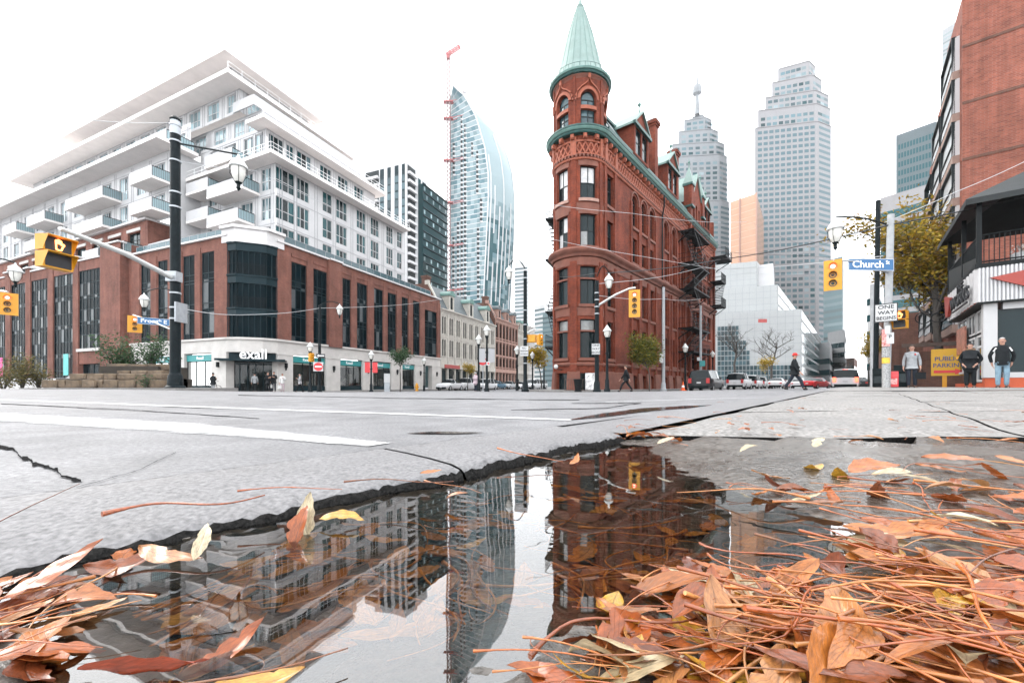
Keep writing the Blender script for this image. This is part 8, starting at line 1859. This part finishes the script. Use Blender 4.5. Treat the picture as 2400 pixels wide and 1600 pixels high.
def stalk_mat(name, cols, coat=.3):
    m, t, b = nodes(name); L = t.links.new; oi = NN(t, 'ShaderNodeObjectInfo'); r = NN(t, 'ShaderNodeValToRGB'); e = r.color_ramp.elements
    for i, c in enumerate(cols):
        q = e[i] if i < 2 else e.new(i/(len(cols)-1)); q.position = i/(len(cols)-1); q.color = c4(c)
    L(oi.outputs['Random'], r.inputs['Fac']); tc = NN(t, 'ShaderNodeTexCoord'); mp_ = NN(t, 'ShaderNodeMapping'); mp_.inputs['Scale'].default_value = (6,40,40); L(tc.outputs['Object'], mp_.inputs[0]); nz = NN(t, 'ShaderNodeTexNoise', Scale=1.6, Detail=4); L(mp_.outputs[0], nz.inputs['Vector']); mn = NN(t, 'ShaderNodeMapRange', i1=.3, i2=.7, i3=.55, i4=1.4); L(nz.outputs['Fac'], mn.inputs[0])
    mu = NN(t, 'ShaderNodeMixRGB', _blend_type='MULTIPLY'); mu.inputs[0].default_value = 1; L(r.outputs[0], mu.inputs[1]); L(mn.outputs[0], mu.inputs[2]); L(mu.outputs[0], b.inputs['Base Color']); b.inputs['Roughness'].default_value = .35; b.inputs['Coat Weight'].default_value = coat; b.inputs['Coat Roughness'].default_value = .1
    bp = NN(t, 'ShaderNodeBump', Strength=.3, Distance=.001); L(nz.outputs['Fac'], bp.inputs['Height']); L(bp.outputs[0], b.inputs['Normal'])
stalk_mat('stalk', [(.30,.07,.015),(.42,.15,.035),(.08,.02,.010),(.48,.22,.07),(.30,.07,.018),(.18,.045,.014),(.40,.11,.02)]); stalk_mat('sunken_stalk', [(.62,.25,.05),(.40,.14,.035)], 0)
def leaf_mesh(seed, mname, wd=.34, fold=.18, curl=.12):
    r = random.Random(seed); mb = MB(); nu, nv = 16, 6; wd *= r.uniform(.75,1.3); fo = fold*r.uniform(-.3,2.6); cu = curl*r.uniform(-1.6,2.2); tr_ = [r.uniform(.9,1.04) if r.random() > .16 else r.uniform(.55,.85) for _ in range(26)]; ph = r.uniform(0,6); tw = r.uniform(-.5,.5); bn = r.uniform(-.14,.14); rip = r.uniform(0,.012); asym = r.uniform(-.06,.06)
    def P(u, v):
        w = wd/2*max(0, math.sin(PI*min(1, u**.85)))**.8*(1+.05*math.sin(u*23+seed)); ti = min(12, int(u*12)); w *= (tr_[ti] if v > 0 else tr_[13+ti])**abs(v) if nu == 16 else 1; y = v*w*(1+asym*v)+bn*math.sin(PI*u); z = fo*abs(v)*w+cu*(4*(u-.5)**2-.5)*.5+rip*math.sin(u*19+v*3+seed)+.05*math.sin(u*5+ph)*v*v*wd+.3*tw*v*w*(u-.5)
        return (u-.5, y, z)
    for i in range(nu):
        for j in range(nv):
            u0, u1, v0, v1 = i/nu, (i+1)/nu, -1+2*j/nv, -1+2*(j+1)/nv
            mb.face([P(u0,v0), P(u1,v0), P(u1,v1), P(u0,v1)], [(u0,v0),(u1,v0),(u1,v1),(u0,v1)])
    return mb.mesh('fallen_leaf', mname, 80)
LV = [leaf_mesh(k, 'fallen_leaf') for k in range(12)]; LS = [leaf_mesh(k+20, 'sunken_leaf', fold=.05, curl=.05) for k in range(6)]; LP = [leaf_mesh(k+40, 'pale_leaf') for k in range(3)]; LY = [leaf_mesh(k+60, 'yellow_leaf') for k in range(3)]; LR = [leaf_mesh(80, 'red_leaf', .30, .5, .1)]
def stalk_mesh(seed, m, bend=.12, rr=.0072):
    r = random.Random(seed); mb = MB(); n = 14; b1, b2 = r.uniform(-bend,bend)*1.3, r.uniform(-bend,bend)*.8; z1 = r.uniform(-.02,.06); rr *= r.uniform(.8,1.2)
    pts = [(k/n-.5, b1*math.sin(PI*k/n)+b2*math.sin(2*PI*k/n)+r.uniform(-.003,.003), z1*math.sin(PI*k/n)) for k in range(n+1)]
    rad = [rr*(1.0-.55*k/n)*(1+.06*math.sin(k*2.1+seed)) for k in range(n+1)]; rad[0] = rr*1.75; rad[1] = rr*1.35
    if seed % 3 == 0: rad[7] *= 1.5
    mb.tube(pts, rad, 7); return mb.mesh('leaf_stalk', m, 60)
SV = [stalk_mesh(k, 'stalk', .06+.02*(k % 6)) for k in range(16)]; SS = [stalk_mesh(k+50, 'sunken_stalk', .15, .009) for k in range(5)]
rl = random.Random(77)
def place(name, mesh, px, py, z, size, yaw, pitch, roll, label, group, sc3=None):
    zz = z
    if zz is None:
        zz = .0
        for _ in range(3): g = G(px, py, zz); zz = ground(*g)
    g = G(px, py, zz if z is None else z); o = link(name, mesh, None, (g[0], g[1], (ground(*g) if z is None else z)), (roll, pitch, yaw)); o.rotation_mode = 'ZYX' if 0 else 'XYZ'
    o.scale = (size,)*3 if sc3 is None else tuple(size*v for v in sc3)
    return tag(o, label, 'leaf' if name.split('_')[-1] == 'leaf' else 'leaf stalk', group)
def ground(x, y):
    s, n = kerb_s(x, y)
    if n > .02 and y < 40: return .037 if n < .33 else zg(x, y)+.002
    if y > 1.66-.055*(x-K1.x): return zsw(x, y)+.003
    return max(zbed(x, y, False), 0)
def inpoly(P, x, y):
    c = False
    for i in range(len(P)):
        (ax, ay), (bx_, by) = P[i], P[(i+1) % len(P)]
        if (ay > y) != (by > y) and x < ax+(bx_-ax)*(y-ay)/(by-ay): c = not c
    return c
def sample(P, bias=1.0):
    xs_, ys_ = [p[0] for p in P], [p[1] for p in P]
    while True:
        x, y = rl.uniform(min(xs_), max(xs_)), min(ys_)+(max(ys_)-min(ys_))*rl.random()**bias
        if inpoly(P, x, y): return x, y
PILE = [(1690,1165),(1800,1105),(1960,1075),(2120,1062),(2300,1075),(2460,1085),(2460,1640),(1250,1640),(1270,1560),(1400,1500),(1480,1425),(1560,1380),(1760,1365),(1960,1345),(1990,1230),(1830,1195)]
PILE2 = [(1690,1165),(1960,1075),(2300,1075),(2460,1085),(2460,1640),(1700,1640),(1640,1480),(1760,1380),(1960,1345),(1990,1230)]
def pile_h(px, py):                              # pile thickens away from the water
    k = min(1, max(0, (px-1650)/500)); q = min(1, max(0, (py-1080)/260)); return .002+.026*k*q
def zone(px, py): return ('far side' if py < 1150 else 'upper part' if py < 1230 else 'upper middle' if py < 1310 else 'lower middle' if py < 1400 else 'lower part' if py < 1500 else 'bottom edge')+(' by the water' if px < 1600 else ' left of centre' if px < 1850 else ' in the centre' if px < 2080 else ' right of centre' if px < 2260 else ' at the right edge')
for i in range(190):
    px, py = sample(PILE if i % 3 else PILE2, .8); h = .003+pile_h(px, py)*rl.uniform(.3,1.15); sz = rl.uniform(.10,.23)*(1 if rl.random() > .35 else .6)*(1 if px > 1620 else .55)
    yaw = rl.gauss(-.35,.55) if rl.random() < .55 else rl.uniform(-PI,PI); pale = rl.random() < .5
    o = place('leaf_stalk', rl.choice(SV), px, py, None, sz, yaw+(PI if rl.random() < .5 else 0), rl.gauss(0,.08), rl.uniform(-.6,.6), ('long' if sz > .17 else 'short' if sz < .12 else 'medium long')+' orange stalk in the pile, '+zone(px, py), 'stalks in the pile'); o.location.z += .005+h
for i in range(190):
    px, py = sample(PILE, .85); h = pile_h(px, py)*rl.uniform(.0,1.0); sz = rl.uniform(.05,.10)
    k = rl.random(); me_, cl = (rl.choice(LP), 'pale') if k < .07 else (rl.choice(LY), 'yellow') if k < .13 else (rl.choice(LV), 'wet brown')
    o = place('fallen_leaf', me_, px, py, None, sz, rl.uniform(-PI,PI), rl.gauss(0,.24), rl.gauss(0,.32), cl+(' broad' if sz > .08 else ' small' if sz < .062 else '')+' leaf in the pile, '+zone(px, py), 'leaves in the pile'); o.location.z += .006+h
LEFT = [(-60,1215),(60,1240),(170,1290),(330,1285),(250,1400),(215,1560),(-60,1640)]
for i in range(26):
    px, py = sample(LEFT); sz = rl.uniform(.04,.078); o = place('fallen_leaf', rl.choice(LV), px, py, None, sz, rl.uniform(-PI,PI), rl.gauss(0,.14), rl.gauss(0,.2), ('large' if sz > .066 else 'small' if sz < .052 else 'wet')+' brown leaf at lower left, '+('by the kerb' if py < 1330 else 'beside the water' if px > 120 else 'near the left edge' if py < 1480 else 'in the bottom corner'), 'leaves at the lower left'); o.location.z += rl.uniform(.001,.009)
for i in range(14):
    px, py = sample(LEFT); o = place('leaf_stalk', rl.choice(SV), px, py, None, rl.uniform(.09,.18), rl.uniform(-PI,PI), rl.gauss(0,.12), 0, 'brown leaf stalk among the leaves at lower left', 'stalks at the lower left'); o.location.z += rl.uniform(.006,.02)
WAT = [(480,1340),(700,1250),(1000,1160),(1290,1100),(1430,1075),(1640,1140),(1700,1230),(1930,1270),(1900,1350),(1560,1370),(1300,1440),(1270,1500),(860,1480),(600,1590),(350,1560),(380,1420)]
for i in range(120):
    px, py = sample(WAT); place('sunken_leaf', rl.choice(LS), px, py, -.011-rl.uniform(0,.006), rl.uniform(.05,.09), rl.uniform(-PI,PI), rl.gauss(0,.04), rl.gauss(0,.05), 'brown leaf lying under the puddle water', 'leaves under the water')
for i in range(80):
    px, py = sample(WAT); place('sunken_stalk', rl.choice(SS), px, py, -.010-rl.uniform(0,.005), rl.uniform(.08,.2), rl.uniform(-PI,PI), 0, 0, 'brown leaf stalk lying under the puddle water', 'stalks under the water')
for i in range(14):
    px, py = sample([(1450,1330),(1700,1330),(1960,1350),(1500,1480),(1300,1540),(1480,1390)]); o = place('fallen_leaf', rl.choice(LV), px, py, .002, rl.uniform(.05,.085), rl.uniform(-PI,PI), rl.gauss(0,.05), rl.gauss(0,.08), 'brown leaf floating at the edge of the pile', 'floating leaves')
SLB = [(1440,985),(1700,940),(2100,925),(2460,930),(2460,1040),(1500,1035)]
for i in range(70):
    px, py = sample(SLB, 1.3); g = G(px, py, .05); sz = rl.uniform(.05,.085)
    if rl.random() < .55: o = place('leaf_stalk', rl.choice(SV), px, py, None, rl.uniform(.08,.2), rl.uniform(-PI,PI), rl.gauss(0,.03), 0, 'brown leaf stalk scattered on the pavement slabs', 'stalks on the slabs'); o.location.z += .004
    else: o = place('fallen_leaf', rl.choice(LV), px, py, None, sz, rl.uniform(-PI,PI), rl.gauss(0,.1), rl.gauss(0,.15), 'small brown leaf scattered on the pavement slabs', 'leaves on the slabs'); o.location.z += .006
for i in range(12):
    px, py = sample([(1420,1000),(1540,985),(1640,1000),(1560,1030),(1450,1035)]); o = place('fallen_leaf' if i % 2 else 'leaf_stalk', rl.choice(LV if i % 2 else SV), px, py, .05, rl.uniform(.05,.09)*(1 if i % 2 else 1.8), rl.uniform(-PI,PI), rl.gauss(0,.1), rl.gauss(0,.2), 'brown leaf caught at the kerb corner' if i % 2 else 'brown stalk caught at the kerb corner', 'litter at the kerb corner')
# single leaves and stalks that stand out
def one(mesh, px, py, z, size, yaw, pitch, roll, label, nm='fallen_leaf', sc3=None): return place(nm, mesh, px, py, z, size, yaw, pitch, roll, label, None, sc3)
one(LR[0], 335, 1562, .016, .088, .12, 0, -.75, 'glossy dark red leaf curled up at the bottom left')
one(LP[0], 725, 1205, .026, .07, 1.9, -1.15, .2, 'pale translucent leaf standing upright at the kerb edge'); one(LV[2], 703, 1232, .018, .062, 1.5, -1.0, 0, 'brown leaf standing in the water under the pale upright one')
one(LY[0], 800, 1215, .012, .075, -.1, 0, .35, 'yellow brown leaf lying along the kerb beside the upright leaf'); one(LP[1], 470, 1265, .045, .05, 1.9, -.6, 0, 'small cream leaf upright on the kerb at left'); one(LV[4], 400, 1292, .03, .085, -.15, .1, .2, 'wet brown leaf lying across the left kerb edge'); one(LV[5], 290, 1310, .02, .07, .4, -.1, .5, 'folded brown leaf left of the wet kerb leaf')
one(LV[7], 135, 1330, .03, .085, 1.3, -.35, .1, 'large brown leaf tilted up at the left'); one(LV[1], 520, 1520, .003, .07, 1.0, -.25, .3, 'brown leaf half sunk in front of the sky reflection'); one(LY[1], 610, 1590, .006, .06, .3, 0, .2, 'yellow leaf at the bottom edge of the picture')
one(SV[3], 560, 1565, .012, .15, .32, 0, 0, 'long orange stalk leaning out at the bottom left', 'leaf_stalk'); one(SV[5], 1450, 1490, .008, .16, .30, -.03, 0, 'thick yellow stalk lying on the water at bottom centre', 'leaf_stalk', (1,1.3,1.3)); one(stalk_mesh(301, 'stalk', .30, .012), 445, 1180, .046, .19, .55, 0, 0, 'curved brown stalk lying on the kerb', 'leaf_stalk')
one(SV[0], 680, 1148, .046, .17, .06, 0, 0, 'straight brown stalk along the kerb edge', 'leaf_stalk'); one(SV[2], 935, 1128, .046, .20, .02, 0, 0, 'long brown stalk along the middle of the kerb edge', 'leaf_stalk'); one(SV[7], 1060, 1140, .035, .12, -.35, .12, 0, 'stalk dipping over the kerb into the water', 'leaf_stalk'); one(SV[9], 1240, 1065, .03, .20, -.45, .12, 0, 'stalk bridging from the kerb to the water near the far corner', 'leaf_stalk')
for px, py, k, lb_ in ((470,1160,3,'small curled leaf on the kerb beside the curved stalk'),(1010,1105,6,'pinkish leaf tilted on the kerb edge'),(1070,1160,8,'small orange leaf touching the water by the kerb'),(285,1152,9,'tiny leaf fragment on the asphalt edge'),(1345,1075,5,'small brown leaf upright in the far corner of the puddle')): one(LV[k], px, py, .048 if py < 1120 else .02, .045, rl.uniform(-1,1), rl.uniform(-.6,-.1), .2, lb_)
for px, py, k, L_, lb_ in ((1560,1030,1,.06,'pale leaf stuck on the far slab edge'),(1920,1035,2,.07,'pale torn leaf on the slab edge at right'),(1755,1050,0,.05,'pale leaf below the slab edge')): one(LP[k], px, py, .06, L_, rl.uniform(-1,1), -.3, .3, lb_)
for px, py, L_, y_, lb_ in ((2050,1130,.12,.1,'large curled brown leaf on top of the pile'),(2230,1105,.10,-.9,'leaf standing up behind the pile'),(2100,1285,.13,-.15,'long brown leaf lying flat in the middle of the pile'),(1640,1480,.08,.6,'yellow orange leaf near the bottom of the pile')): o = one(LV[int(L_*100) % 12], px, py, None, L_, y_, -.1, .25, lb_); o.location.z += .03
# ---------------------------------------------------------------- haze
m = bpy.data.materials.new('haze'); m.use_nodes = True; M['haze'] = m; t = m.node_tree; t.nodes.clear()
pv = t.nodes.new('ShaderNodeVolumePrincipled'); ou = t.nodes.new('ShaderNodeOutputMaterial'); t.links.new(pv.outputs[0], ou.inputs['Volume'])
pv.inputs['Color'].default_value = (.97,.98,1,1); pv.inputs['Density'].default_value = .00015; pv.inputs['Anisotropy'].default_value = 0
mb = MB(); mb.box(-700, 900, -70, 620, -2.5, 420); tag(mb.obj('haze', 'haze'), 'pale even haze over the whole street', 'haze', kind='stuff')
